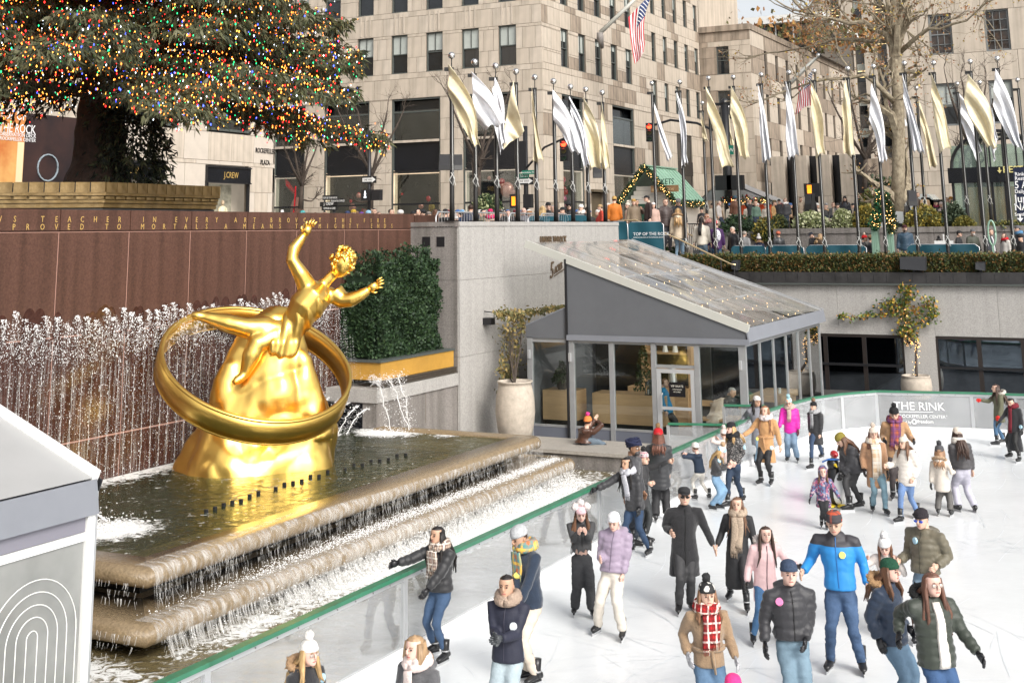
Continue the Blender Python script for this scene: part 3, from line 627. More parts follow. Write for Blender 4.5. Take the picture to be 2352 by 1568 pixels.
def window(par,P0,ud,nd,u0,u1,z0,z1,blind=.0,rec=.16,fr=.07,cols=2,mid=.5,m=None,gl=None,rows=None,subs=True):
    P0=V(*P0)*V(1,1,0); ud=unit(ud); nd=unit(nd); m=m or M_wfr; gl=gl or M_wgl
    C=lambda u,z,d=0: P0+ud*u-nd*(rec-d)+V(0,0,z)
    b=MB(); w=(u1-u0)/2; h=(z1-z0)/2; uc=(u0+u1)/2; zc=(z0+z1)/2
    for s in (-1,1):
        b.obox(C(uc+s*(w-fr/2),zc),ud*fr/2,nd*.05,V(0,0,h)); b.obox(C(uc,zc+s*(h-fr/2)),ud*(w-fr),nd*.05,V(0,0,fr/2))
    b.obox(C(uc,z0+.02,.09),ud*(w+.0),nd*.06,V(0,0,.02))
    f=b.build('window',m,par)
    zm=z0+(z1-z0)*mid
    if mid: MB().obox(C(uc,zm),ud*(w-fr),nd*.045,V(0,0,.03)).build('meeting_rail',m,f)
    if rows: 
        for k in range(1,rows): MB().obox(C(uc,z0+(z1-z0)*k/rows),ud*(w-fr),nd*.03,V(0,0,.014)).build('muntin',m,f)
    for k in range(1,cols):
        u=u0+fr+(u1-u0-2*fr)*k/cols; 
        zz0=zm if (mid and not rows) else z0+fr
        MB().obox(C(u,(zz0+z1-fr)/2),ud*.014,nd*.03,V(0,0,(z1-fr-zz0)/2)).build('muntin',m,f)
    MB().obox(C(uc,zc,-.05),ud*(w-fr*.5),nd*.004,V(0,0,h-fr*.5)).build('pane',gl,f)
    if blind>0:
        bz=z1-fr-(z1-z0-2*fr)*blind
        MB().obox(C(uc,(bz+z1-fr)/2,-.035),ud*(w-fr),nd*.004,V(0,0,(z1-fr-bz)/2)).build('blind',M_blind,f)
    return f
# ---- big limestone office block: front along X at Y=65, side running back at x=-31
ob=thing('office_building',(-45,75,4.7),'large limestone office block across the plaza with tall shop windows and flagpole','building')
ux=(1,0,0); ny=(0,-1,0); XC=-31.0
opsF=[]; wins=[]
for k in range(-7,4):
    x=-41.15+2.45*k
    for z in (14.98,18.73):
        opsF.append((x,x+1.15,z,z+2.35)); wins.append((x,x+1.15,z,z+2.35,random.choice((.45,.5,.5,.25))))
shops=[(-49.85,-47.45),(-45.98,-42.7),(-41.1,-37.72),(-36.2,-32.6)]
for a,b in [(-55,-51.6)]+shops: opsF.append((a,b,4.7,13.45))
rows=[4.7]+[5.9+1.25*k for k in range(13)]
facade(ob,(0,65,0),ux,ny,-60,XC,4.7,21.2,opsF,rows,[M_lime,M_lime,M_lime2],maxw=1.3)
backing(ob,(0,65,0),ux,ny,-60,XC-.05,4.7,21.2,opsF)
for w_ in wins: window(ob,(0,65,0),ux,ny,*w_[:4],blind=w_[4])
for z in (14.98,18.73):
    for k in range(-7,4):
        x=-41.15+2.45*k
        for j in range(3): 
            if z<18: MB().box(x+.2+.33*j,64.965,17.42,x+.3+.33*j,64.985,18.65).build('fluting',M_lime2,ob)
opsR=[]; winR=[]
for k in range(6):
    y=67.62+2.56*k
    if k<5:
        for z,h in ((15.05,2.3),(18.8,2.3)): opsR.append((y,y+1.1,z,z+h)); winR.append((y,y+1.1,z,z+h,random.choice((.5,.5,.3,.15))))
for k in range(5):
    y=82.8+2.31*k
    for z,h in ((10.4,2.0),(13.75,2.02),(17.1,2.03),(20.45,2.03)):
        if z==10.4: continue
        opsR.append((y,y+.82,z,z+h)); winR.append((y,y+.82,z,z+h,random.choice((.5,.2,.5,.0))))
shopR=[(67.6,70.65,13.44),(75.3,79.05,13.44)]
for a,b,t in shopR: opsR.append((a,b,4.7,t))
opsR+= [(87.3,90.6,4.7,12.35),(82.7,83.7,4.7,12.3),(71.6,73.6,4.7,7.9)]
facade(ob,(XC,0,0),(0,1,0),(1,0,0),65,93.2,4.7,23,opsR,rows+[22.2],[M_lime,M_lime,M_limed,M_lime2],maxw=1.7,cap=320)
backing(ob,(XC,0,0),(0,1,0),(1,0,0),65.05,93.2,4.7,23,opsR)
for w_ in winR: window(ob,(XC,0,0),(0,1,0),(1,0,0),*w_[:4],blind=w_[4])
# body behind
MB().box(-60,65.5,4.7,XC-.5,93.2,23).build('building_core',M_wgl,ob)
# shop windows
M_shopb=mat('shop_back_wall_glow',(.42,.37,.30),.8,var=.12,vs=.6,emit=.35)  # wall glows by itself, shop lighting put into the material
M_shoplit=mat('shop_interior_warm_glow',(.52,.40,.28),.8,var=.3,vs=.5,emit=.8)  # warm glow given to the walls in place of shop lamps
M_sgl=glass('shop_glass',(.85,.88,.86),.10,.01)
def shop(par,P0,ud,nd,u0,u1,top=13.45,interior=0):
    P0=V(*P0)*V(1,1,0); ud=unit(ud); nd=unit(nd); w=(u1-u0)/2; uc=(u0+u1)/2
    C=lambda u,z,d: P0+ud*u-nd*d+V(0,0,z)
    f=MB()
    for s in (-1,1): f.obox(C(uc+s*(w-.05),(4.7+top)/2,.12),ud*.05,nd*.06,V(0,0,(top-4.7)/2))
    f.obox(C(uc,top-.05,.12),ud*(w-.1),nd*.06,V(0,0,.05))
    fr=f.build('window',M_wfr,par)
    MB().obox(C(uc,12.65,.12),ud*(w-.1),nd*.04,V(0,0,.04)).build('transom',M_wfr,fr)
    MB().obox(C(uc,10.9,.06),ud*(w-.1),nd*.08,V(0,0,.07)).build('sill',M_lime2,fr)
    MB().obox(C(uc,9.98,.2),ud*(w-.1),nd*.02,V(0,0,.84)).build('dark_panel',M_blkp,fr)
    MB().obox(C(uc,9.12,.12),ud*(w-.1),nd*.05,V(0,0,.05)).build('transom',M_blk,fr)
    MB().obox(C(uc,7.22,.1),ud*(w-.1),nd*.05,V(0,0,.05)).build('transom',M_blk,fr)
    MB().obox(C(uc,11.85,.16),ud*(w-.1),nd*.005,V(0,0,.9)).build('pane',M_sgl,fr)
    MB().obox(C(uc,6.9,.16),ud*(w-.1),nd*.005,V(0,0,2.2)).build('pane',M_sgl,fr)
    bk=MB(); bk.obox(C(uc,11.9,1.2),ud*(w-.1),nd*.02,V(0,0,1.2)); bk.build('upper_interior',mat('office_interior_glow',(.20,.185,.16),.8,var=.45,vs=.5,emit=.3),fr)  # upper room back glows by itself, room lighting put into the surface
    bk=MB(); bk.obox(C(uc,7.0,1.9),ud*(w-.1),nd*.02,V(0,0,2.2)); bk.obox(C(u0+.12,7,1.0),ud*.02,nd*.9,V(0,0,2.2)); bk.obox(C(u1-.12,7,1.0),ud*.02,nd*.9,V(0,0,2.2)); bk.obox(C(uc,9.0,1.0),ud*(w-.1),nd*.9,V(0,0,.02)); bk.build('interior',M_shoplit if interior else M_shopb,fr)
    return fr,C
M_red=mat('glossy_red_ball',(.45,.01,.02),.15,coat=.6); M_pink=mat('glossy_pink_ball',(.72,.32,.27),.15,coat=.6,metal=.3); M_gb=mat('glossy_gold_ball',(.6,.42,.1),.2,metal=.8)
M_warm=emis('warm_bulb',(1,.55,.18),9)
def lightcurtain(C,ua,ub,za,zb,d,n,par):
    b=MB()
    for i in range(n): b.ell(C(random.uniform(ua,ub),random.uniform(za,zb),d),.022,4,2)
    tag(b.build('string_lights',M_warm,par),kind='stuff')
allb=[]
for k,(a,b_) in enumerate(shops):
    fr,C=shop(ob,(0,65,0),ux,ny,a,b_,interior=k in (1,2)); 
    if k==0:
        o=MB().ell(C(-48.3,7.0,1.0),(.75,.75,1.15),18,12).build('giant_ornament',M_pink,fr,True); MB().tube([C(-48.3,7.0,.2)+V(.1*math.sin(t),0,t) for t in np.linspace(-1.0,1.5,9)],.1,6,flat=.3).build('ribbon',M_red,fr)
        MB().tube([C(-48.35,8.1,.3),C(-48.9,8.6,.3),C(-49.1,9.0,.3)],[.12,.16,.05],6).build('bow',M_red,fr)
    else:
        rr=MB(); r2=MB(); uc={1:-43.6,2:-39.4,3:-34.0}[k]
        for i in range(26):
            r=random.uniform(.10,.24); q=C(uc+random.gauss(0,.55),(6.6 if k<3 else 7.2)+abs(random.gauss(0,.75))-.3*(k<3),.8+random.uniform(-.4,.4)); (rr if i%2 else r2).ell(q,r,10,7)
        tag(rr.build('red_balls',M_red,fr,True),kind='stuff'); tag(r2.build('pink_balls',M_pink,fr,True),kind='stuff')
        if k==3:
            MB().ell(C(-33.6,7.9,.7),.5,18,12).build('big_ornament',M_pink,fr,True); MB().ell(C(-34.2,8.2,1.0),.42,18,12).build('big_ornament',M_red,fr,True); lightcurtain(C,-34.9,-33.1,7.3,9.0,1.4,90,fr)
        if k==2: MB().ell(C(-38.6,7.0,.8),.38,16,10).build('big_ornament',M_gb,fr,True); MB().obox(C(-38.6,7.6,1.2),ux and V(.8,0,0),V(0,.02,0),V(0,0,.75)).build('display_panel',mat('pale_green_panel',(.42,.48,.33),.6),fr)
        if k==1: MB().obox(C(-43.2,7.6,1.3),V(.6,0,0),V(0,.02,0),V(0,0,.8)).build('display_panel',mat('pale_green_panel',(.42,.48,.33),.6),fr)
    MB().box(a+.3,65.6,8.75,b_-.3,65.65,8.8).build('track_rail',M_blk,fr)
    for j in range(3):
        q=C(a+.5+.9*j,8.55,.6); MB().tube([q,q+V(.1,-.1,-.25)],[.07,.09],8).build('spotlight',M_blk,fr)
for (a,b_,t) in shopR[:]:
    fr,C=shop(ob,(XC,0,0),(0,1,0),(1,0,0),a,b_,interior=0)
    if a<70:
        rr=MB(); r2=MB()
        for i in range(48):
            r=random.uniform(.08,.2); q=C(68.5+random.gauss(0,.35),7.7+random.gauss(0,.75),.7+random.uniform(-.3,.3)); (rr if i%2 else r2).ell(q,r,8,6)
        tag(rr.build('red_balls',M_red,fr,True),kind='stuff'); tag(r2.build('pink_balls',mat('glossy_rose_ball',(.6,.08,.2),.2,coat=.5),fr,True),kind='stuff'); lightcurtain(C,69.0,70.2,7.2,8.9,.9,40,fr)
MB().box(XC-.15,87.3,4.7,XC-.1,90.6,12.3).build('shop_window',M_wgl,ob); MB().box(XC-.05,87.3,9.4,XC-.0,90.6,10.4).build('louvre_panel',M_blkp,ob)
MB().box(XC-.15,82.75,4.7,XC-.1,83.65,12.3).build('tall_window',M_wgl,ob); 
dn=MB().box(XC-.3,71.6,4.7,XC-.2,73.6,7.8).build('entrance',mat('bronze_door',(.14,.11,.07),.4,metal=.4),ob); MB().box(XC-.0,71.4,7.85,XC+.25,73.8,8.0).build('entrance_canopy',mat('bronze_door',(.14,.11,.07),.4),ob)
# wing with parapet
opsW=[(-29.68,-28.7,17.1,19.25),(-29.68,-28.7,13.7,15.85)]
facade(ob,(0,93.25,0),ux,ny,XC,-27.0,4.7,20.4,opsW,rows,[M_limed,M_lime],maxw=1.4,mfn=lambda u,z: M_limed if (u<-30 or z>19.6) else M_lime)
backing(ob,(0,93.25,0),ux,ny,XC,-27.05,4.7,20.4,opsW); 
for w_ in opsW: window(ob,(0,93.25,0),ux,ny,*w_,blind=.52)
MB().box(XC,93.1,20.4,-26.9,130,20.85).build('parapet',M_limed,ob)
opsV=[(97+3.2*k,97.9+3.2*k,z,z+2.1) for k in range(10) for z in (6.9,10.3,13.7,17.1)]
facade(ob,(-27.0,0,0),(0,1,0),(1,0,0),93.3,130,4.7,20.4,opsV,[4.7,8,11.5,15,18.4],[M_lime,M_limed],maxw=4,cap=120)
backing(ob,(-27.0,0,0),(0,1,0),(1,0,0),93.3,130,4.7,20.4,opsV)
for w_ in opsV: MB().obox(V(-27.18,(w_[0]+w_[1])/2,(w_[2]+w_[3])/2),V(.02,0,0),V(0,(w_[1]-w_[0])/2,0),V(0,0,1.05)).build('window',M_wgl,ob)
MB().box(-60,93.4,4.7,-27.3,129,20.3).build('building_core',M_wgl,ob)
# upper stage behind the parapet
up=thing('glass_penthouse',(-26,115,20.85),'white roofed glass penthouse behind the stained parapet','building')
MB().box(-40,112,20.85,-26.5,128,23.6).build('glazing',M_wgl,up); MB().box(-40.5,111,23.6,-25.5,128,24.3).build('white_roof_edge',M_white,up)
for k in range(8): MB().box(-38+1.6*k,111.85,20.85,-37.9+1.6*k,111.95,23.6).build('mullion',M_white,up)
MB().box(-32.5,93.6,20.86,-31.05,104,34).build('tower_return',M_lime,up)
# roof shrubs
M_au=[mat('autumn_a',(.20,.09,.03),.7),mat('autumn_b',(.30,.15,.04),.7),mat('autumn_c',(.09,.09,.03),.7)]
def rs():
    return V(random.uniform(-31,-19),random.uniform(100,118),20.9+abs(random.gauss(0,.9))),(0,0,1)
o=leaf_cloud('roof_shrubs',rs,1300,.28,M_au); tag(o,'russet shrubs on the terrace above the stained parapet','shrubs',kind='stuff')
# ---- tower far behind with vertical window ribbons
tw=thing('ribbon_tower',(-25,150,4.7),'distant stone tower with dark vertical window ribbons','building')
rib=[(-33.5,-32.3),(-30.85,-29.75),(-28.35,-27.1),(-25.6,-24.4),(-23,-21.9)]
MB().box(-35.3,150.6,4.7,-18,175,60).build('tower_core',M_blkp,tw)
ed=[-35.3]+[e for r in rib for e in r]+[-18]
for i in range(0,len(ed),2):
    for z in np.arange(6,58,2.4): block('stone_block',((ed[i]+ed[i+1])/2,150,z+1.2),V((ed[i+1]-ed[i])/2-.01,0,0),V(0,.5,0),V(0,0,1.18),M_lime,tw)
for (a,b_) in rib:
    for k in range(13):
        z=7.2+3.75*k; MB().box(a+.02,150.28,z+2.15,b_-.02,150.4,z+3.7).build('spandrel',mat('spandrel_metal',(.10,.095,.09),.5,var=.35,vs=2.5),tw)
        f=MB().box(a+.02,150.32,z+.0,b_-.02,150.36,z+2.15).build('pane',M_wgl,tw)
        if random.random()<.6: MB().box(a+.06,150.30,z+1.5-random.random()*.6,b_-.06,150.31,z+2.1).build('blind',M_blind,tw)
        if random.random()<.3:
            for j in range(3): MB().box(a+.1,150.29,z+.5+.35*j,b_-.1,150.3,z+.58+.35*j).build('ceiling_light',emis('office_light',(1,.75,.35),1.6),tw)
# low podium with planting and lit shops in front of the tower
pd=thing('podium_building',(-20,100,4.7),'low granite podium with warm lit shopfronts and planting above','building')
MB().box(-26.5,99.2,4.7,-8,112,7.4).build('lit_shopfront',mat('warm_interior',(.65,.38,.10),.6,var=.4,vs=.35,emit=.55),pd)
for k in range(8): MB().box(-26+2.4*k,99.0,4.7,-25.7+2.4*k,99.15,7.4).build('mullion',M_blk,pd)
for k in range(9): block('fascia_stone',(-25.6+2.1*k,98.9,7.95),V(1.04,0,0),V(0,.25,0),V(0,0,.5),M_grand,pd)
MB().box(-26.5,99,8.46,-8,112,8.5).build('roof_slab',M_grand,pd)
MB().box(-26.5,106,8.5,-8,112,11).build('upper_wall',M_limed,pd)
o=leaf_cloud('planting',lambda:(V(random.uniform(-26,-9),99.5+random.random(),8.5+abs(random.gauss(0,.35))),(0,0,1)),1800,.16,M_ev+M_au[2:],pd); tag(o,kind='stuff')
# ---- dark columned base under the second block seen behind the poles
cb2=thing('colonnade',(-25,90,4.7),'row of pale stone piers with black glass between them','building')
for k in range(4):
    for j in range(2): block('pier_block',(-25.6+1.7*k,94.5,6.3+3.0*j),V(.48,0,0),V(0,.5,0),V(0,0,1.49),M_lime2,cb2)
MB().box(-26.3,95.2,4.7,-19.3,95.4,10.8).build('black_glass',M_blkp,cb2)
# ---- right hand limestone building
rb=thing('right_limestone_building',(-3,68,4.7),'pale limestone building behind the plane tree, many paned windows','building')
YR=66; opsB=[]; L=[(-9.86,-8.75,13.95,16.0,.0),(-7.2,-6.05,13.95,16.02,.0),(-4.5,-3.4,13.95,16.02,0),(-9.75,-8.75,10.4,12.5,.55),(-7.25,-6.15,10.4,12.5,.4),(-4.6,-3.5,10.4,12.5,.4),(-9.86,-8.75,17.6,19.7,0),(-7.2,-6.05,17.6,19.7,0)]
opsB=[l[:4] for l in L]+[(-8.9,-6.8,4.7,8.2),(-6.4,-4,4.7,8.2)]
facade(rb,(0,YR,0),ux,ny,-12.0,2,4.7,21,opsB,[4.7,6.1,7.5,8.9,10.4,12.5,13.95,16.02,17.6,19.7],[M_lime2,M_lime2,M_lime],maxw=1.6,cap=280)
backing(rb,(0,YR,0),ux,ny,-11.95,2,4.7,21,opsB)
for l in L: window(rb,(0,YR,0),ux,ny,*l[:4],blind=l[4],cols=3 if not l[4] else 2,rows=None if l[4] else 4,mid=.5,m=M_wfg,fr=.09,gl=mat('window_glass_brown',(.035,.02,.012),.05,var=.9,vs=1.5,c2=None,spec=.8) if not l[4] else M_wgl)
MB().box(-12,66.4,4.7,2,84,21).build('building_core',M_blkp,rb)
MB().box(-8.9,66.15,4.7,-6.8,66.2,8.2).build('dark_doorway',M_blkp,rb); MB().box(-6.4,66.15,4.7,-4,66.2,8.2).build('dark_doorway',M_blkp,rb)
MB().box(-11.98,66.0,4.7,-11.96,84,21).build('side_wall',M_limed,rb)
# ---- shop building on the left, along the plaza side
sb=thing('shop_building',(-43,45,4.7),'pale limestone shop building left of the plaza with black shop fascias','building')
opsS=[(49.6,52.7,4.7,8.9),(42.2,47.0,8.05,8.95)]
opsS=[(49.4,52.75,4.7,9.0),(49.4,52.8,10.6,12.4),(42,47.3,10.6,12.4),(39.5,46.4,4.7,9.0)]
facade(sb,(-42,0,0),(0,1,0),(1,0,0),30,54.9,4.7,20,opsS,[4.7,6.2,7.7,9.2,10.6,12.4,14.6,16.8,19],[M_lime2,mat('travertine',(.54,.48,.41),.6,var=.05,vs=2)],maxw=1.9,cap=300)
backing(sb,(-42,0,0),(0,1,0),(1,0,0),30,54.85,4.7,20,opsS)
MB().box(-58,30,4.7,-43.2,54.8,20).build('building_core',M_shopb,sb); MB().box(-42.3,54.75,4.7,-42.0,54.9,20).build('corner_return',M_lime2,sb)
for (a,b_) in ((49.4,52.75),(39.5,46.4)):
    f=MB().box(-42.05,a,8.1,-41.85,b_,8.95).build('fascia',M_blkp,sb)
    for z in (8.12,8.88): MB().box(-41.85,a,z-.03,-41.78,b_,z+.03).build('moulding',M_blk,f)
    text('fascia_lettering','J.CREW',.42,M_goldtxt,f,(-41.84,(a+b_)/2+(.1 if a>48 else 1.4),8.37),(0,1,0),(0,0,1),.01,'CENTER',font_sx=.8)
for y0,y1 in ((49.4,49.55),(52.6,52.75)): MB().box(-42.02,y0,4.7,-41.9,y1,8.1).build('window_jamb',M_blk,sb)
MB().box(-43.1,49.5,4.7,-43.05,52.7,8.1).build('display_back',mat('display_lit',(.5,.47,.36),.7,c2=(.18,.17,.13),vs=2.2,emit=.2),sb)
for z in (10.75,12.3): MB().box(-42.1,49.4,z-.06,-41.95,52.8,z+.06).build('window_frame',M_wfr,sb); MB().box(-42.1,42,z-.06,-41.95,47.3,z+.06).build('window_frame',M_wfr,sb)
for a,b_ in ((49.4,52.8),(42,47.3)): MB().box(-42.2,a,10.6,-42.17,b_,12.4).build('pane',M_wgl,sb)
M_mn=mat('mannequin_cream',(.72,.62,.42),.6)
for k,(yy,h) in enumerate(((50.2,6.9),(50.9,6.7),(51.5,7.25))):
    mq=thing('mannequin',(-42.6,yy,4.7),['cream clad shop mannequin half hidden at the left of the window','pale jacketed shop mannequin in the middle of the window','tall cream sweater mannequin at the right of the shop window'][k],'mannequin','mannequins in the shop window')
    b=MB(); 
    for (z,rx,ry) in (): pass
    b.loft([np.array([(-42.6+ry*math.sin(t),yy+rx*math.cos(t),h+z-7.25) for t in np.arange(10)*.628]) for z,rx,ry in ((4.9,.2,.14),(5.9,.2,.14),(6.3,.17,.12),(6.8,.25,.14),(6.95,.2,.12),(7.02,.06,.06))]); b.build('torso',M_mn,mq,True)
    MB().ell((-42.6,yy,h-.08),(.09,.085,.13),10,8).build('head',mat('mannequin_tan',(.55,.42,.28),.5),mq,True)
    for s in (-1,1): MB().tube([(-42.6,yy+s*.23,h-.35),(-42.55,yy+s*.3,h-.7),(-42.45,yy+s*.22,h-.95)],[.07,.06,.05],7).build('arm',M_mn,mq,True)
text('building_lettering','ROCKEFELLER',.36,M_blk,sb,(-41.98,54.05,9.75),(0,1,0),(0,0,1),.02,'CENTER',font_sx=.72)
text('building_lettering','PLAZA',.36,M_blk,sb,(-41.98,54.05,9.15),(0,1,0),(0,0,1),.02,'CENTER',font_sx=.72)
po=thing('advert_hoarding',(-41.7,35,6.8),'large printed hoarding, orange panel and black picture, behind the tree','hoarding')
M_or=mat('hoarding_orange',(.50,.12,.02),.5,c2=(.75,.42,.14),vs=.5)
p0=onplane(0,300,(-41.7,0,0),(1,0,0)); p1=onplane(58,300,(-41.7,0,0),(1,0,0)); p2=onplane(166,300,(-41.7,0,0),(1,0,0))
MB().box(-41.9,p0[1]-4,6.85,-41.7,p1[1],10.6).build('orange_panel',M_or,po); MB().box(-41.9,p1[1]+.02,6.85,-41.7,p2[1]+.6,10.6).build('dark_panel',mat('hoarding_dark',(.012,.011,.014),.35,c2=(.05,.025,.022),vs=.45),po)
MB().box(-41.9,p1[1]-.35,6.87,-41.69,p1[1]-.02,9.4).build('pale_strip',mat('hoarding_cream',(.8,.65,.4),.5),po)
text('hoarding_lettering','TOP OF\nTHE ROCK',.52,M_wt,po,onplane(-2,272,(-41.68,0,0),(1,0,0)),(0,1,0),(0,0,1),.01,font_sx=.75)
text('hoarding_lettering','OBSERVATION DECK',.22,M_wt,po,onplane(-2,311,(-41.68,0,0),(1,0,0)),(0,1,0),(0,0,1),.01,font_sx=.9)
text('hoarding_lettering','AT ROCKEFELLER CENTER',.2,M_wt,po,onplane(-14,320,(-41.68,0,0),(1,0,0)),(0,1,0),(0,0,1),.01,font_sx=.9)
q=onplane(110,385,(-41.66,0,0),(1,0,0)); b=MB(); [b.bar(q+V(0,.55*math.cos(t),.55*math.sin(t)),q+V(0,.55*math.cos(t+.4),.55*math.sin(t+.4)),.05) for t in np.arange(0,6.2,.4)]; b.build('printed_ring',mat('print_grey',(.3,.36,.4),.5),po)

# ================================================================ FAR WALL OF THE RINK, TERRACE
fw=thing('rink_end_wall',(-5,46,0),'pale granite end wall of the rink with dark glazed openings','wall')
OW=[(-16.9,-8.47),(-7.42,6)]
MB().box(-16.9,46.06,-.06,8,46.6,3.55).build('core',M_joint,fw)
xs=[-16.9,-14.0,-10.65,-8.47,-7.42,-5.35,-3.0,-1,2,8]
for a,b_ in zip(xs,xs[1:]): 
    block('granite_panel',((a+b_)/2,46.03,2.725),V((b_-a)/2-.004,0,0),V(0,.05,0),V(0,0,.825),M_gran,fw)
block('granite_panel',(-7.945,46.0,.92),V(.52,0,0),V(0,.08,0),V(0,0,.98),M_gran,fw)
def glazing(x0,x1,n,label):
    t=thing('glazed_doors',((x0+x1)/2,46,0),label,'glazing')
    MB().box(x0,45.965,1.8,x1,46.05,1.88).build('head_frame',mat('bronze_frame',(.035,.028,.025),.4,metal=.3),t)
    for k in range(n+1):
        x=x0+(x1-x0)*k/n; MB().box(x-.07,45.95,-.05,x+.07,46.05,1.8).build('mullion',mat('bronze_frame',(.035,.028,.025),.4,metal=.3),t)
    for k in range(n):
        a=x0+(x1-x0)*k/n+.07; b_=x0+(x1-x0)*(k+1)/n-.07
        MB().box(a,45.995,-.04,b_,46.003,1.8).build('pane',mat('mirror_glass',(.17,.20,.235),.03,metal=1,var=.35,vs=.8),t)
    MB().box(x0+.1,45.90,.85,x1-.1,45.94,.93).build('push_rail',M_blk,t)
glazing(-16.5,-8.47,6,'dark glazed doors behind the glass pavilion at the rink end'); glazing(-7.42,2.2,7,'dark reflective glazed doors right of the potted vine')
cp=thing('terrace_coping',(-5,46.3,3.6),'long black metal coping along the top of the rink end wall','coping')
MB().box(-16.9,45.85,3.62,10,46.9,3.99).build('fascia',mat('dark_coping',(.035,.033,.033),.45,var=.3,vs=3,streak=.2),cp); MB().box(-16.9,45.8,3.56,10,46.0,3.615).build('drip_edge',M_wfr,cp)
for k in range(60): MB().box(-16.8+.44*k,45.842,3.66,-16.79+.44*k,45.849,3.95).build('seam',M_blk,cp) if k<60 else None
M_hg=[mat('box_green',(.055,.075,.02),.6),mat('box_dark',(.025,.04,.014),.6),mat('box_rust',(.19,.10,.03),.6),mat('box_olive',(.12,.115,.03),.6)]
def low_hedge(x0,x1,k):
    def fn():
        x=random.uniform(x0,x1); u=random.random(); n=.07*mn.noise(Vector((x*2,0,k)))
        if u<.6: return V(x,46.08+random.random()*.12,3.99+random.random()*(.52+n)),(0,-1,.5)
        return V(x,46.1+random.random()*.6,4.5+n+random.gauss(0,.05)),(0,0,1)
    return fn
hx=[-16.4,-14.1,-11.6,-9.1,-6.6,-4.1,-1.5]
for k in range(6):
    h=thing('box_hedge',((hx[k]+hx[k+1])/2,46.4,3.99),['box hedge above the pavilion roof, first from the left','rusty tipped box hedge section, second from the left','box hedge section left of the garden floodlight','box hedge section behind the large black floodlight','box hedge section between the two floodlights','box hedge section at the right edge of the terrace'][k],'hedge','box hedges along the terrace edge')
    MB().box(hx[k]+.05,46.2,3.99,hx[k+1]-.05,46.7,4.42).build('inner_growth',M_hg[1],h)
    mm=[M_hg[0],M_hg[1],M_hg[3],M_hg[2]] if k%2 else [M_hg[0],M_hg[1],M_hg[3],M_hg[0],M_hg[2]]
    tag(leaf_cloud('foliage',low_hedge(hx[k],hx[k+1],k*9),5200,.05,mm,h),kind='stuff')
# planter wall behind the queue
pw=thing('planter_wall',(-5,50.6,3.9),'long low granite planter wall behind the queue on the terrace','wall')
xs=[-14.0,-12.9,-10.4,-7.9,-5.4,-2.9,-.4,3]
for a,b_ in zip(xs,xs[1:]):
    block('granite_panel',((a+b_)/2,50.5,4.6),V((b_-a)/2-.006,0,0),V(0,.15,0),V(0,0,.7),M_grand,pw); block('coping_stone',((a+b_)/2,50.5,5.41),V((b_-a)/2-.006,0,0),V(0,.2,0),V(0,0,.10),M_grand,pw)
xs=[-17.2,-15.6,-14.0]
for a,b_ in zip(xs,xs[1:]): block('granite_panel',((a+b_)/2,50.9,4.3),V((b_-a)/2-.006,0,0),V(0,.15,0),V(0,0,.42),M_grand,pw); block('coping_stone',((a+b_)/2,50.9,4.79),V((b_-a)/2-.006,0,0),V(0,.2,0),V(0,0,.06),M_grand,pw)
# steps
stp=thing('stone_steps',(-17.2,47.5,3.9),'granite steps climbing from the terrace to the plaza beside the handrails','steps')
for k in range(7):
    x=-15.6-.38*k; MB().box(-22.5,45.2,3.9+.168*k,x,49.6,3.9+.168*(k+1)).build('step',mat('step_stone',(.34,.29,.24),.7,var=.12,vs=8),stp)
M_brass=mat('brass_rail',(.80,.62,.36),.3,metal=.8)
def handrail(pts,label,posts):
    t=thing('handrail',(*pts[1][:2],4),label,'handrail','brass handrails on the steps')
    MB().tube(pts,.028,8).build('rail',M_brass,t,True)
    for (x,y,z0,z1) in posts: MB().tube([(x,y,z0),(x,y,z1)],.022,6).build('post',M_blk,t)
def hr(PX,Y,label,n=5):
    P=[at(x,y,Y=Y) for x,y in PX]; po=[]
    for k in range(n):
        t=(k+.5)/n; i=min(len(P)-2,int(t*(len(P)-1))); f=t*(len(P)-1)-i; q=lerp(P[i],P[i+1],f); po.append((q[0],q[1],q[2]-.95,q[2]))
    handrail([tuple(p) for p in P],label,po)
hr([(1420,507),(1460,505),(1560,550),(1680,607),(1690,608)],45.6,'front brass handrail on the steps')
hr([(1520,515),(1535,517),(1660,572),(1725,603),(1738,604)],48.0,'rear brass handrail on the steps')
# ================================================================ GILDED STATUE (plain generic stand-in)
SC=V(-16.5,21.4,0); ST=unit((CAMP-SC)*V(1,1,0)); SR=V(-ST[1],ST[0],0)*1.0
if np.dot(SR,RN[:,0])<0: SR=-SR
def S(x,y,w=0): return onplane(x,y,SC+ST*w,ST)
def SL(a,w,z): return SC+SR*a+ST*w+V(0,0,z)
st=thing('gilded_statue',(-16.5,21.4,.9),'gilded statue of a seated figure with plain hoop on a golden rock','statue')
b=MB(); n=28; rings=[]
for (z,xl,xr,y,dep) in ((.55,392,778,1120,1.15),(.95,396,772,1095,1.12),(1.25,408,766,1050,1.05),(1.7,446,756,1005,.9),(2.2,482,738,950,.76),(2.7,508,716,895,.64),(3.2,530,700,842,.54),(3.6,556,690,805,.46),(3.9,590,690,780,.38),(4.05,620,675,770,.18)):
    l=S(xl,y); r=S(xr,y); al=np.dot(l-SC,SR); ar=np.dot(r-SC,SR); c=(al+ar)/2; h=(ar-al)/2; q=[]
    for t in np.arange(n)*2*math.pi/n:
        k=1+.05*math.sin(3*t+z*1.3)+.05*math.sin(5*t-z*2)+.03*math.sin(2*t+z*4); q.append(SL(c+h*k*np.sign(math.cos(t))*abs(math.cos(t))**.85,dep*k*math.sin(t),z))
    rings.append(q)
b.loft(rings)
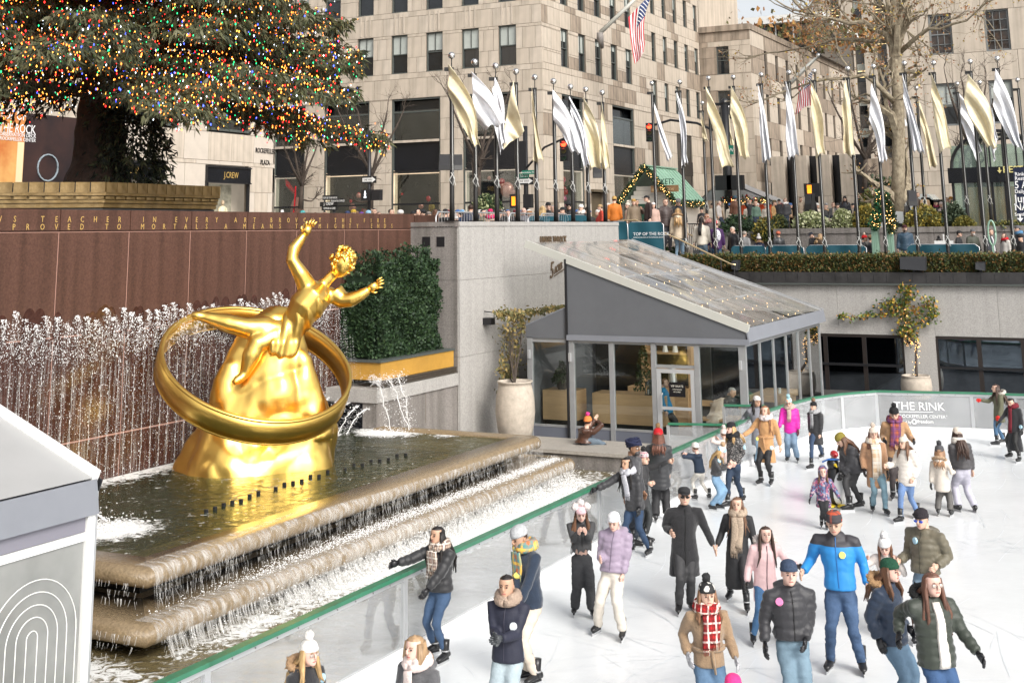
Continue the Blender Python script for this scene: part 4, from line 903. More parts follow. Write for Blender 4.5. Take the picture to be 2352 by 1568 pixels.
b.loft([[SL(.82+r*math.cos(t)+o,.35+r*.8*math.sin(t),z) for t in np.arange(14)*2*math.pi/14] for (z,r,o) in ((1.6,.5,0),(2.1,.4,-.03),(2.7,.25,-.07),(3.1,.13,-.1),(3.2,.04,-.12))])
b.loft([[SL(-.72+r*math.cos(t)+o,.25+r*.8*math.sin(t),z) for t in np.arange(14)*2*math.pi/14] for (z,r,o) in ((1.6,.5,0),(2.2,.38,.05),(2.7,.28,.1),(3.0,.16,.12),(3.1,.04,.12))])
v,f=baked(b,.05,6,lambda v:.11*fbm(v,.9)+.09*np.abs(fbm(v,1.5,5))+.012*fbm(v,5,5)); MB().add(v,f).build('rock_mound',M_gold,st,True)
# figure
b=MB()
pel=S(655,770,.25); ch=S(702,705,.3); nk=S(748,648,.3); hd=S(788,604,.34)
b.tube([S(640,785,.2),pel,S(678,740,.28),ch,S(728,672,.3),S(742,655,.3)],[.33,.38,.32,.44,.42,.16],14,flat=.8)
b.tube([S(735,660,.3),nk,S(770,625,.32)],[.15,.115,.11],10)
b.ell(hd,(.225,.26,.31),16,12,R=np.stack([SR,ST,V(0,0,1)],1)@np.array(Matrix.Rotation(R_(25),3,'Y')))
s1=S(704,655,.42); s2=S(768,672,.1)
b.tube([ch,s1],[.25,.15],10); b.tube([ch,s2],[.25,.15],10)
b.tube([s1,S(690,628,.5),S(670,596,.5),S(676,570,.45),S(694,546,.4),S(700,538,.4)],[.20,.165,.13,.135,.09,.075],10)
b.tube([s2,S(788,690,.15),S(806,688,.25),S(828,678,.3),S(848,664,.32)],[.22,.18,.15,.12,.085],10)
def shand(w,dr,sp,b):
    w=V(*w); dr=unit(dr); sp=unit(sp); b.tube([w,w+dr*.10,w+dr*.2],[.06,.085,.07],8,flat=.5,up=np.cross(dr,sp))
    for k in range(4):
        o=w+dr*.19+sp*(.05*(k-1.5)); L=(.15,.18,.17,.13)[k]; b.tube([o,o+dr*L*.5+sp*.01*(k-1.5),o+dr*L+sp*.02*(k-1.5)-V(0,0,.02)],[.026,.023,.016],6)
    o=w+dr*.08-sp*.08; b.tube([o,o+dr*.07-sp*.06,o+dr*.13-sp*.07],[.03,.026,.018],6)
hb=MB(); shand(S(700,540,.4),S(716,508,.4)-S(700,540,.4),SR,hb); shand(S(846,665,.32),S(872,650,.35)-S(846,665,.32),V(0,0,1),hb)
for (k1,a1,t1) in ((S(560,752,.42),S(468,728,.35),S(438,722,.35)),(S(588,792,.55),S(560,862,.62),S(535,880,.75))):
    b.tube([pel,lerp(pel,k1,.5)+V(0,0,.04),k1,lerp(k1,a1,.4),a1,lerp(a1,t1,.5),t1],[.31,.28,.20,.19,.10,.10,.055],12)
v,f=baked(b,.035,3,lambda v:.006*fbm(v,6)); bd=MB(); bd.add(v,f); 
for q in hb.v[:]: pass
o2=np.concatenate(hb.v); bd.add(o2,hb.f); 
face=SR*.62+ST*.66-V(0,0,.42); face=unit(face); sidev=unit(np.cross(face,V(0,0,1))); upf=np.cross(sidev,face)
bd.tube([hd+face*.215+upf*.07,hd+face*.28-upf*.0,hd+face*.26-upf*.035],[.02,.035,.03],6)
for s in (-1,1): bd.ell(hd+face*.205+upf*.06+sidev*s*.08,.035,8,5); bd.ell(hd+sidev*s*.19,(.03,.04,.055),8,5)
bd.ell(hd+face*.22-upf*.11,(.05,.04,.02),8,5,R=np.stack([sidev,face,upf],1)); bd.build('figure',M_gold,st,True)
hb=MB()
for i in range(130):
    d=unit(RNG.normal(size=3)); 
    if np.dot(d,face)>.35 and np.dot(d,upf)<.45: continue
    if np.dot(d,upf)<-.35: continue
    c=hd+d*V(.235,.235,.30)*1.02; t=unit(np.cross(d,RNG.normal(size=3))); hb.tube([c-t*.06,c+d*.035,c+t*.07],[.02,.04,.012],5)
tag(hb.build('hair',M_gold,st,True),kind='stuff')
# tunic with hanging folds
b=MB(); b.tube([S(742,665,.3),S(728,680,.32),ch,S(680,740,.3),pel,S(630,775,.3)],[.20,.36,.41,.335,.40,.36],16,flat=.85)
for i in range(4):
    x=630+i*16; b.tube([S(x+8,768,.45-.05*i),S(x,790,.62-.04*i),S(x-2,815+8*math.sin(i),.64-.04*i)],[.10,.12,.09],8)
v,f=baked(b,.04,2,lambda v:.02*np.sin(np.dot(v-SC,SR)*26+2*np.sin(v[:,2]*3))); MB().add(v,f).build('tunic',M_gold,st,True)
# plain hoop
hc=S(585,853,.0); nrm=unit(SR*.21+V(0,0,.85)+ST*.46); e1=unit(SR-nrm*np.dot(SR,nrm)); e2=np.cross(nrm,e1)
def hoop(rads,name,sub=96):
    b=MB(); rings=[]
    for t in np.arange(sub+1)*2*math.pi/sub: 
        rd=e1*math.cos(t)+e2*math.sin(t); rings.append([hc+rd*r+nrm*z for r,z in rads])
    b.loft(rings,cap=False,closed=True); return b.build(name,M_gold,st,True)
hoop([(1.86,-.23),(1.93,-.23),(1.95,0),(1.93,.23),(1.86,.23),(1.88,0)],'hoop')
for zz in (-.24,.24): hoop([(1.895+.05*math.cos(a),zz+.035*math.sin(a)) for a in np.arange(6)*1.047],'hoop_edge')

# ================================================================ GLASS PAVILION
pv=thing('glass_pavilion',(-12.8,36,0),'glass pavilion with grey canvas gable and clear lean-to roof beside the rink','pavilion')
M_canvas=mat('grey_canvas',(.115,.12,.13),.55,var=.06,vs=1.5,bump=.25,bs=1.6)
M_canvas2=mat('light_grey_canvas',(.20,.21,.235),.5,var=.05,vs=1.5,bump=.3,bs=2)
M_clear=glass('clear_roof_film',(.92,.92,.9),.12,.10,.24,(.40,.385,.36))
M_cream=mat('cream_aluminium',(.55,.55,.5),.4,metal=.2)
YF=32.2; YB=40.1
rz=lambda x: 3.06+(-9.77-x)*.345
def rafter(y,w=.10,h=.14,m=M_cream,n='rafter'):
    MB().bar((-15.95,y,rz(-15.95)),(-9.72,y,rz(-9.72)),w,h,m=0).build(n,m,pv)
rafter(YF,.13,.20); rafter(YB-.35,.09,.1,M_alu); rafter(YB,.09,.1,M_alu)
for y in (34.2,36.2,38.1): MB().bar((-15.9,y,rz(-15.9)-.03),(-9.75,y,rz(-9.75)-.03),.035,.04).build('purlin',M_alu,pv)
for x in (-15.9,-13.4,-11.4): MB().bar((x,YF,rz(x)-.03),(x,YB,rz(x)-.03),.035,.04).build('purlin',M_alu,pv)
ys=[YF+.06,34.2,36.2,38.1,YB-.38]
for a,b_ in zip(ys,ys[1:]):
    MB().grid(lambda u,v: V(-15.92+6.17*u,a+(b_-a)*v,rz(-15.92+6.17*u)+.03-.07*math.sin(math.pi*u)*math.sin(math.pi*v)+.015*math.sin(9*u+a)),14,8).build('clear_roof_panel',M_clear,pv,True)
MB().prism([(-14.72,YF-.02,rz(-14.72)-.1),(-9.8,YF-.02,rz(-9.8)-.1),(-9.8,YF-.02,2.72),(-14.72,YF-.02,2.72)],(0,.04,0)).build('canvas_gable',M_canvas,pv)
MB().prism([(-9.76,YF-.05,3.06),(-9.70,YF-.05,2.72),(-9.66,YB,2.72),(-9.72,YB,3.06)],(-.04,0,0)).build('side_valance',M_canvas2,pv)
MB().bar((-14.74,YF-.06,2.72),(-9.7,YF-.06,2.72),.05,.14).build('front_valance',M_canvas2,pv)
MB().prism([(-15.98,YF-.03,3.02),(-14.76,YF-.03,3.5),(-14.76,YF-.03,2.68),(-15.98,YF-.03,2.68)],(0,.05,0)).build('side_bay_canvas',M_canvas,pv)
MB().prism([(-15.98,YF-.04,3.03),(-14.74,YF-.04,3.53),(-14.74,YB,3.53),(-15.98,YB,3.03)],(0,0,-.03)).build('side_bay_roof',M_canvas2,pv)
MB().bar((-14.74,YF-.05,.05),(-14.74,YF-.05,rz(-14.74)),.06,.05).build('gable_edge',M_blk,pv)
px_=lambda x: onplane(x,880,(0,YF,0),(0,1,0))[0]
posts=[(1213,1224),(1309,1320),(1401,1411),(1498,1508),(1597,1608),(1700,1716)]
px0=[(px_(a),px_(b_)) for a,b_ in posts]
for k,(a,b_) in enumerate(px0): MB().box(a,YF-.03,.02,b_,YF+.09,2.70).build('post',M_alug,pv)
M_pg=glass('pavilion_glass',(.90,.93,.92),.05,.015)
dz=1.98
for k in range(5):
    a=px0[k][1]; b_=px0[k+1][0]
    MB().box(a,YF,2.58,b_,YF+.07,2.68).build('head_rail',M_alug,pv)
    if k!=3:
        MB().box(a+.003,YF,.03,b_-.003,YF+.06,.10).build('sill_rail',M_alug,pv); MB().box(a+.003,YF+.01,.105,b_-.003,YF+.05,.40).build('kick_panel',mat('slate_panel',(.13,.14,.17),.4),pv)
        MB().box(a+.003,YF,.405,b_-.003,YF+.06,.46).build('mid_rail',M_alug,pv); MB().box(a,YF+.03,.46,b_,YF+.036,2.58).build('pane',M_pg,pv)
    else:
        MB().box(a,YF,2.02,b_,YF+.07,2.10).build('transom',M_alug,pv); MB().box(a,YF+.03,2.10,b_,YF+.036,2.58).build('pane',M_pg,pv)
        dr=MB()
        for (x0,x1,z0,z1) in ((a+.01,a+.12,.03,2.0),(b_-.12,b_-.01,.03,2.0),(a+.12,b_-.12,.03,.38),(a+.12,b_-.12,1.9,2.0),(a+.12,b_-.12,1.0,1.07)): dr.box(x0,YF-.02,z0,x1,YF+.035,z1)
        d_=dr.build('door',mat('pale_aluminium',(.50,.51,.52),.4,metal=.3),pv)
        MB().box(a+.12,YF,.38,b_-.12,YF+.005,1.9).build('pane',M_pg,d_); MB().tube([(a+.16,YF-.03,.95),(a+.16,YF-.09,1.0),(a+.16,YF-.09,1.35),(a+.16,YF-.03,1.4)],.015,6).build('handle',M_alu,d_)
        MB().box(a+.34,YF-.012,1.32,a+.78,YF-.003,1.68).build('door_sign',M_blkp,d_)
        for s_,z_,sz in (('VIP SKATE',1.56,.075),('WRISTBANDS',1.49,.042),('REQUIRED',1.43,.042)): text('sign_text',s_,sz,mat('sign_cream',(.6,.58,.5),.5),d_,((a+.56),YF-.013,z_),(1,0,0),(0,0,1),.002,'CENTER')
# rink side glazing
XS=-9.86; n=6
for k in range(n+1):
    y=YF+.05+(39.9-YF)*k/n; MB().box(XS-.03,y-.035,.02,XS+.03,y+.035,2.72).build('post',M_alug,pv)
    if k<n:
        y2=YF+.05+(39.9-YF)*(k+1)/n
        MB().box(XS-.003,y+.035,.12,XS+.003,y2-.035,2.6).build('pane',M_pg,pv); MB().box(XS-.025,y+.037,.03,XS+.025,y2-.037,.12).build('sill_rail',M_alug,pv); MB().box(XS-.025,y+.037,2.6,XS+.025,y2-.037,2.7).build('head_rail',M_alug,pv)
MB().box(-15.9,YB,.02,-9.9,YB+.06,3.0).build('rear_wall',M_blkp,pv)
MB().box(-16.0,YF+.1,.03,-15.94,YB,3.0).build('left_wall',M_canvas,pv)
MB().box(-16.8,YF-.2,.021,-9.75,YB,.05).build('floor',mat('oak_floor',(.10,.07,.045),.5,var=.2,vs=3),pv)
# interior
M_oak=mat('oak_veneer',(.55,.35,.19),.5,var=.10,vs=2,squash=(1,1,8))
M_din=mat('dark_interior',(.018,.018,.017),.7,var=.4,vs=.8)
MB().box(-15.8,36.5,.05,-12.2,36.6,3.4).build('partition',M_din,pv)
cu=thing('oak_counter',(-13.2,33.2,.05),'long oak counter just inside the pavilion windows','counter')
MB().box(px0[1][1]+.15,33.0,.45,px0[3][0]+.05,33.7,1.22).build('front',M_oak,cu); MB().box(px0[1][1]+.2,33.05,.05,px0[3][0],33.65,.44).build('plinth',M_din,cu)
cu2=thing('oak_cabinet',(-15.4,33.2,.05),'small oak cabinet in the left bay of the pavilion','cabinet')
MB().box(-15.85,32.9,.48,-14.85,33.6,1.25).build('front',M_oak,cu2); MB().box(-15.8,33,.05,-14.9,33.55,.47).build('plinth',M_din,cu2)
sh=thing('oak_shelf_unit',(-13.1,35.9,.05),'oak shelf unit with coffee urn against the dark partition','shelf')
for x in (-13.9,-12.5): MB().box(x,35.4,.05,x+.1,35.9,2.7).build('upright',M_oak,sh)
for z in (2.6,2.05,1.6): MB().box(-13.8,35.4,z,-12.5,35.9,z+.06).build('shelf',M_oak,sh)
MB().box(-14.3,35.3,.05,-12.5,35.95,1.15).build('base_cabinet',M_oak,sh)
ur=thing('coffee_urn',(-13.0,35.5,1.15),'steel coffee urn standing on the oak shelf unit','urn'); MB().lathe((-13.0,35.5,1.15),[(.11,0),(.13,.05),(.12,.1),(.12,.55),(.1,.6),(.03,.62)],14).build('urn_body',M_alu,ur,True); MB().box(-13.02,35.32,1.27,-12.98,35.38,1.3).build('tap',M_blk,ur)
for k,x in enumerate((-13.2,-12.9)):
    o=MB().lathe((x,35.5,2.11),[(.09,0),(.02,.3+.1*k),(.0,.34+.1*k)],10).build('ornament_tree',M_white); tag(o,['small white cone tree on the oak shelf','taller white cone tree on the oak shelf'][k],'ornament')
for k,x in enumerate((px_(1461),px_(1472))):
    s_=1+.25*k; L=thing('lantern',(x,33.1,1.22),['smaller glass lantern on the oak counter','larger glass lantern on the oak counter'][k],'lantern'); b=MB()
    for dx in (-1,1):
        for dy in (-1,1): b.box(x+dx*.07*s_-.008,33.1+dy*.07-.008,1.22,x+dx*.07*s_+.008,33.1+dy*.07+.008,1.22+.26*s_)
    b.box(x-.09*s_,33.0,1.222,x+.09*s_,33.2,1.24); b.build('frame',M_wfr,L); MB().lathe((x,33.1,1.22+.26*s_),[(.12*s_,0),(.05,.08),(.03,.1),(.0,.13)],4).build('cap',M_wfr,L); MB().lathe((x,33.1,1.24),[(.035,0),(.035,.12),(0,.121)],8).build('candle',M_white,L)
def small_conifer(x,y,z,h,r,label,name='potted_conifer'):
    t=thing(name,(x,y,z),label,'plant'); MB().lathe((x,y,z),[(.12,0),(.16,.22),(.15,.23)],10).build('pot',M_din,t)
    tag(leaf_cloud('foliage',lambda:(lambda u,a:(V(x+r*(1-u)*math.cos(a),y+r*(1-u)*math.sin(a),z+.2+h*u),(math.cos(a),math.sin(a),.2)))(random.random()**1.3,random.uniform(0,6.3)),700,.05,M_ev,t),kind='stuff')
small_conifer(px_(1470)-.6,34.0,.7,1.6,.28,'narrow potted conifer standing behind the oak counter'); small_conifer(-15.4,33.2,1.25,.5,.25,'bushy dark plant on the small oak cabinet')
M_fur=mat('pale_fur',(.48,.36,.27),.9,c2=(.62,.52,.44),vs=4,bump=.8,bs=30,sheen=.4)
def bench(x0,x1,y,label,fur=True):
    t=thing('oak_bench',((x0+x1)/2,y,.05),label,'bench'); MB().box(x0,y,.42,x1,y+.45,.47).build('seat',M_oak,t); MB().box(x0,y+.42,.75,x1,y+.46,.9).build('backrest',M_oak,t)
    for x in (x0,x1-.07): MB().box(x,y,.05,x+.07,y+.07,.42).build('leg',M_oak,t); MB().box(x,y+.39,.05,x+.07,y+.46,.9).build('leg',M_oak,t)
    if fur:
        b=MB(); b.tube([(x0+.5,y-.03,.3),(x0+.52,y+.1,.5),(x0+.55,y+.38,.56),(x0+.55,y+.45,.92),(x0+.5,y+.55,.7)],[.16,.24,.25,.24,.18],12,flat=.4); v,f=baked(b,.03,2,lambda v:.03*fbm(v,9)); o=MB().add(v,f).build('fur_throw',M_fur,None,True); tag(o,'pale fur throw draped over the '+label.split(' at ')[0].split(' beside ')[0]+(' near the door' if x0<-11 else ' by the corner'),'throw')
bench(px0[3][1]+.15,px0[3][1]+1.2,34.6,'oak bench beside the pavilion door'); bench(px0[4][1]+.1,px0[4][1]+1.25,33.6,'oak bench at the rink corner of the pavilion')
tb=thing('oak_table',(-10.6,34.2,.05),'oak table in the rink corner of the pavilion','table'); MB().box(-10.7,32.9,.72,-10.0,33.9,.78).build('tabletop',M_oak,tb); 
for x in(-10.68,-10.08): 
    for y in (32.92,33.82): MB().box(x,y,.05,x+.06,y+.06,.72).build('leg',M_oak,tb)
tb=thing('oak_block_table',(-10.6,37.0,.05),'second oak table with paper cup beside the side windows','table'); MB().box(-11.0,36.2,.78,-10.1,38.0,.95).build('tabletop',M_oak,tb); MB().box(-10.95,36.25,.05,-10.8,37.95,.78).build('leg',M_oak,tb); MB().box(-10.3,36.25,.05,-10.15,37.95,.78).build('leg',M_oak,tb)
o=MB().lathe((-10.3,36.8,.951),[(.04,0),(.05,.14),(.052,.15)],12).build('paper_cup',M_white); tag(o,'white paper cup on the second oak table','cup')
b=MB()
for i in range(7):
    for j in range(11):
        x=-14.6+.72*i+random.gauss(0,.05); y=32.9+.66*j; b.ell((x,y,rz(x)-.22),(.012,.012,.03),5,3)
o=b.build('roof_lights',emis('string_bulb',(1,.62,.28),4),None); tag(o,'rows of small warm bulbs strung beneath the clear pavilion roof','lights',kind='stuff')
for k,(x,z) in enumerate(((px_(1218),2.25),(px_(1312),2.2),(px_(1704),2.15))): MB().box(x-.03,YF-.09,z-.1,x+.03,YF-.03,z+.12).build('latch',M_alu,pv)
# signs on the granite wall
M_sgn=mat('bronze_sign_letters',(.11,.075,.045),.5)
ws=thing('wall_signs',(-16.88,35.5,4.5),'dark metal sign letters on the pale granite wall above the pavilion','sign')
q=onplane(1240,567,(-16.88,0,0),(1,0,0)); text('sign_letters','UNDER 30 ROCK',.30,M_sgn,ws,q+V(0,0,.10),(0,1,0),(0,0,1),.03,font_sx=.82,bold=.02)
q=onplane(1262,640,(-16.88,0,0),(1,0,0)); text('sign_letters','5',.72,M_sgn,ws,q,(0,1,.1),(0,.18,1),.02,font_sx=.8); q=onplane(1273,629,(-16.88,0,0),(1,0,0)); text('sign_letters','ACRES',.30,M_sgn,ws,q,(0,1,.26),(0,.1,1),.02,font_sx=.68,bold=.02)
q=onplane(1273,634,(-16.88,0,0),(1,0,0)); MB().bar(q,q+V(0,.8,.2),.02,.03).build('underline',M_sgn,ws)

# ---- near left pavilion corner
np_=thing('near_glass_pavilion',(-10.11,9,0),'near pavilion corner with frosted arch patterned panel at the left edge','pavilion')
XN=-10.11; YN=10.36
zr_=lambda x: 3.07+(XN-x)*.385
M_frost=glass('frosted_panel',(.62,.63,.62),.12,.12,.62,(.34,.345,.33))
MB().box(XN-.09,YN-.10,.0,XN+.02,YN,2.74).build('corner_post',M_white,np_)
MB().box(XN-.05,YN-.02,0,XN+.0,YN+.05,2.95).build('edge_channel',M_alu,np_)
MB().box(XN-.05,4,2.50,XN+.0,YN-.105,2.58).build('head_bar',M_white,np_)
MB().box(XN-.03,4,2.585,XN-.01,YN-.105,2.76).build('upper_panel',mat('mauve_grey_panel',(.20,.195,.23),.5),np_)
MB().prism([(XN+.0,4,3.07),(XN+.05,4,2.74),(XN+.05,YN+.02,2.74),(XN+.0,YN+.02,3.07)],(-.03,0,0)).build('valance',M_canvas2,np_)
MB().box(XN-.03,4,.0,XN-.02,YN-.11,2.495).build('frosted_panel',M_frost,np_)
MB().bar((XN,YN,3.09),(XN-6,YN,zr_(XN-6)+.02),.09,.13).build('verge_rail',M_white,np_)
MB().bar((XN+.02,YN+.05,3.0),(XN-6,YN+.05,zr_(XN-6)-.06),.02,.12).build('verge_gasket',M_blk,np_)
MB().grid(lambda u,v: V(XN-6*u,4+(YN-4.03)*v,zr_(XN-6*u)+.02-.05*math.sin(math.pi*u)*math.sin(math.pi*v)),8,8).build('roof_film',mat('grey_roof_film',(.36,.36,.355),.35,var=.05,vs=1,bump=.2,bs=1.2),np_,True)
MB().prism([(XN-.02,YN-.01,2.74),(XN-.02,YN-.01,3.0),(XN-6,YN-.01,zr_(XN-6)-.1),(XN-6,YN-.01,2.74)],(0,-.03,0)).build('gable_canvas',M_canvas,np_)
MB().box(XN-6,YN-.05,.0,XN-.1,YN-.03,2.73).build('end_wall',M_frost,np_)
MB().box(-13,4,0.001,XN-.1,YN-.1,.03).build('floor',M_mat,np_)
yk=[onplane(x,1450,(XN-.018,0,0),(1,0,0))[1] for x in (173,152,131,109,86)]; zk=[onplane(x,y,(XN-.018,0,0),(1,0,0))[2] for x,y in ((105,1325),(98,1355),(92,1385),(84,1415),(76,1448))]
cy_=(onplane(61,1450,(XN-.018,0,0),(1,0,0))[1]+yk[4])/2
for k in range(5):
    r=yk[k]-cy_; zc=zk[k]-r; b=MB(); pts=[(XN-.014,cy_+r,.1)]+[(XN-.014,cy_+r*math.cos(t),zc+r*math.sin(t)) for t in np.linspace(0,math.pi,25)]+[(XN-.014,cy_-r,.1)]
    b.tube(pts,.0055,5); b.build('arch_line',M_white,np_)
bo=thing('cardboard_box',(XN-.35,10.0,.03),'tall tan carton standing behind the frosted panel','box'); MB().box(XN-.55,9.95,.03,XN-.25,10.2,1.55).build('carton',mat('cardboard',(.50,.33,.22),.8),bo); MB().box(XN-.56,9.94,1.552,XN-.24,10.21,1.57).build('lid',mat('cardboard_lid',(.45,.3,.2),.8),bo)

# ================================================================ POTS AND VINES
M_pot=mat('cast_stone_pot',(.46,.40,.33),.8,var=.16,vs=6,bump=.3,bs=20)
def pot(name,c,prof,label):
    t=thing(name,c,label,'planter'); MB().lathe(c,prof,28).build('pot_body',M_pot,t,True); r,z=prof[-2]; MB().lathe((c[0],c[1],c[2]),[(r*.8,z-.08),(0,z-.06)],16).build('soil',M_din,t); return t
pot('tall_stone_planter',(-15.69,30.9,.02),[(.26,0),(.36,.15),(.47,.5),(.52,.9),(.50,1.25),(.44,1.55),(.42,1.62),(.46,1.64),(.47,1.68),(.42,1.68),(.41,1.6)],'tall pale egg shaped planter left of the pavilion')
pot('wide_stone_planter',(-7.95,44.8,-.05),[(.34,0),(.46,.12),(.50,.4),(.48,.65),(.44,.72),(.46,.74),(.46,.78),(.41,.78),(.40,.7)],'wide pale stone planter against the end wall')
M_bark=mat('bark_dark',(.06,.045,.035),.9,var=.3,vs=12,bump=.6,bs=20)
vn=thing('wall_vine',(-7.95,45.6,.7),'twisting vine with yellow green leaves climbing the end wall','vine')
VP=lambda x,y: onplane(x,y,(0,45.9,0),(0,1,0))
stem=[(-7.93,44.85,.7)]+[tuple(VP(x,y)-V(0,.5*(1-k/6),0)) for k,(x,y) in enumerate(((2110,835),(2109,800),(2112,790),(2098,780),(2085,790),(2088,760),(2080,735),(2075,700),(2090,670)))]
MB().tube(stem,[.05,.045,.04,.04,.035,.035,.03,.03,.025,.02],7).build('stem',M_bark,vn,True)
M_vl=[mat('vine_green',(.07,.12,.02),.5),mat('vine_lime',(.16,.19,.03),.5),mat('vine_yellow',(.42,.30,.03),.5),mat('vine_deep',(.03,.07,.015),.5),mat('vine_orange',(.38,.18,.03),.5)]
blobs=[(2080,660,15,12),(2090,675,18,16),(2075,700,28,20),(2055,690,25,12),(2100,720,30,22),(2130,700,22,22),(2145,720,14,18),(2060,715,25,18),(2085,745,22,22),(2095,770,16,20),(2070,760,18,12),(2120,735,24,16),(2020,720,22,5),(1995,722,14,5),(1960,727,18,6),(1935,724,8,5),(2030,700,18,10)]
def vfn():
    x,y,a,c=random.choice(blobs+blobs[1:10]); q=VP(x+random.gauss(0,a*.55),y+random.gauss(0,c*.55)); return q-V(0,random.random()*.22,0),(0,-1,-.2)
mm=M_vl
tag(leaf_cloud('leaves',vfn,1500,.075,mm,vn,-.4,elong=1.2),kind='stuff')
fl=MB(); [fl.ell(V(*lerp(stem[i],stem[i+1],random.random()))+RNG.normal(size=3)*.05,.008,4,2) for i in range(8) for _ in range(14)]; tag(fl.build('fairy_lights',M_warm,vn),kind='stuff')
M_dry=[mat('dry_leaf_a',(.22,.16,.05),.7),mat('dry_leaf_b',(.13,.12,.04),.7),mat('dry_leaf_c',(.30,.22,.08),.7),mat('dry_leaf_d',(.08,.08,.03),.7)]
v2=thing('withered_vine',(-16.0,31.2,1.6),'withered brown vine hanging in the corner above the tall planter','vine')
VQ=lambda x,y,w=0: onplane(x,y,(-16.6+w,0,0),(1,0,0))
b=MB(); 
for k in range(9): 
    p=V(-15.7,30.9,1.6); e=VQ(1150+random.uniform(0,50),700+random.uniform(0,60),.2); b.tube([p,lerp(p,e,.3)+RNG.normal(size=3)*.12,lerp(p,e,.65)+RNG.normal(size=3)*.15,e],[.025,.018,.014,.008],5)
b.build('stems',M_bark,v2)
bl=[(1165,760,22,60),(1180,720,25,12),(1220,715,30,8),(1260,708,26,6),(1150,720,12,10),(1180,800,22,50),(1170,860,18,25),(1155,850,14,60),(1195,740,16,30),(1290,705,10,6)]
tag(leaf_cloud('leaves',lambda:(lambda t:(VQ(t[0]+random.gauss(0,t[2]*.5),t[1]+random.gauss(0,t[3]*.5),random.random()*.5),(1,-.4,-.5)))(random.choice(bl)),1700,.06,M_dry,v2,-.5),kind='stuff')
wl=thing('wall_lamp',(-16.6,30.7,3.2),'black bracket lamp on the pale granite wall','lamp'); q=VQ(1135,737); MB().box(X0,q[1]-.1,q[2]-.1,X0+.25,q[1]+.15,q[2]+.08).build('lamp_body',M_blk,wl); MB().tube([(X0,q[1],q[2]+.25),(X0+.3,q[1],q[2]+.22),(X0+.3,q[1],q[2]+.05)],.015,5).build('bracket',M_blk,wl)
b=MB(); [b.ell((-15.9+random.gauss(0,.35),30.75+random.gauss(0,.2),.04),(.05,.04,.03),5,3,jit=.1) for _ in range(160)]; o=b.build('pebbles',M_white,None); tag(o,'loose white pebbles round the foot of the tall planter','pebbles',kind='stuff')
# terrace floodlights
for (x0,x1,y0,y1,lab) in ((2070,2126,592,628,'large black floodlight box among the box hedge'),(1683,1697,600,630,'small black floodlight left of the stairs hedge'),(2243,2262,604,630,'small black floodlight near the right of the hedge')):
    a=at(x0,y1,Y=45.85); c=at(x1,y0,Y=45.85); t=thing('floodlight',((a[0]+c[0])/2,45.95,3.99),lab,'floodlight'); z1=max(c[2],4.25)
    MB().prism([(a[0],45.7,4.10),(c[0],45.7,4.05),(c[0],45.78,z1),(a[0],45.78,z1)],(0,.28,.04)).build('housing',mat('dark_housing',(.022,.023,.026),.5),t); MB().box((a[0]+c[0])/2-.04,45.9,3.985,(a[0]+c[0])/2+.04,46,4.12).build('bracket',M_blk,t)
# ================================================================ CHRISTMAS TREE
M_bronze=mat('aged_bronze',(.17,.105,.03),.45,metal=.45,c2=(.26,.18,.08),vs=3.5,bump=.3,bs=12,streak=.3)
tp=thing('tree_planter',(-27,27.5,4.7),'octagonal bronze clad planter holding the big lit fir tree','planter')
OX=-22.6; c1=onplane(243,418,(OX,0,0),(1,0,0)); c2=onplane(503,428,(OX,0,0),(1,0,0)); L=c2[1]-c1[1]; cy=(c1[1]+c2[1])/2; A=L/2*(1+math.sqrt(2)); cx=OX-A; zt=c1[2]
def octa(r,z): 
    k=r*math.tan(math.pi/8); return [(cx+r*math.cos(a)-k*math.sin(a)*s,cy+r*math.sin(a)+k*math.cos(a)*s,z) for a in np.arange(8)*math.pi/4 for s in (-1,1)][0::2]
b=MB(); 
for r0,z0,r1,z1 in ((A-.1,4.7,A-.1,zt-.62),): b.loft([octa(r0,z0),octa(r1,z1)])
b.build('dark_base',mat('dark_base_stone',(.03,.03,.03),.7,var=.3,vs=4),tp)
for r,z0,z1 in ((A-.06,zt-.6,zt-.5),(A-.02,zt-.49,zt-.42),(A-.07,zt-.41,zt-.33),(A+.03,zt-.32,zt-.24)): MB().loft([octa(r,z0),octa(r,z1)]).build('moulding',M_bronze,tp)
MB().loft([octa(A-.06,zt-.24),octa(A-.06,zt-.02)]).build('core',M_blk,tp)
for i in range(8):
    a=i*math.pi/4; nrm_=V(math.cos(a),math.sin(a),0); tg=V(-math.sin(a),math.cos(a),0)
    if i not in (0,7,1,6): continue
    n=12
    for k in range(n):
        u=(-.5+(k+.5)/n)*L; block('bronze_panel',V(cx,cy,0)+nrm_*(A+.0)+tg*u+V(0,0,zt-.13),tg*(L/n/2-.012),nrm_*.04,V(0,0,.125),M_bronze,tp)
        block('bronze_tile',V(cx,cy,0)+nrm_*(A-.03)+tg*u+V(0,0,zt-.37),tg*(L/n/2-.03),nrm_*.03,V(0,0,.032),M_bronze,tp)
xt=thing('christmas_tree',(cx+.2,cy+.1,zt),'huge fir tree covered in multicoloured string lights behind the brown wall','tree')
TX,TY=cx+.25,cy-.1
q0=onplane(225,415,V(TX,TY,0),unit(V(.5,-.85,0))); TX,TY=q0[0],q0[1]
b=MB(); b.tube([(TX,TY,zt-.1),(TX,TY,zt+.7),(TX,TY,zt+2.5),(TX+.1,TY,13),(TX+.1,TY,18)],[1.0,.72,.6,.5,.35],16); v,f=baked(b,.08,1,lambda v:.05*fbm(v,3)); MB().add(v,f).build('trunk',mat('fir_bark',(.035,.022,.016),.95,var=.4,vs=6,bump=1,bs=12),xt,True)
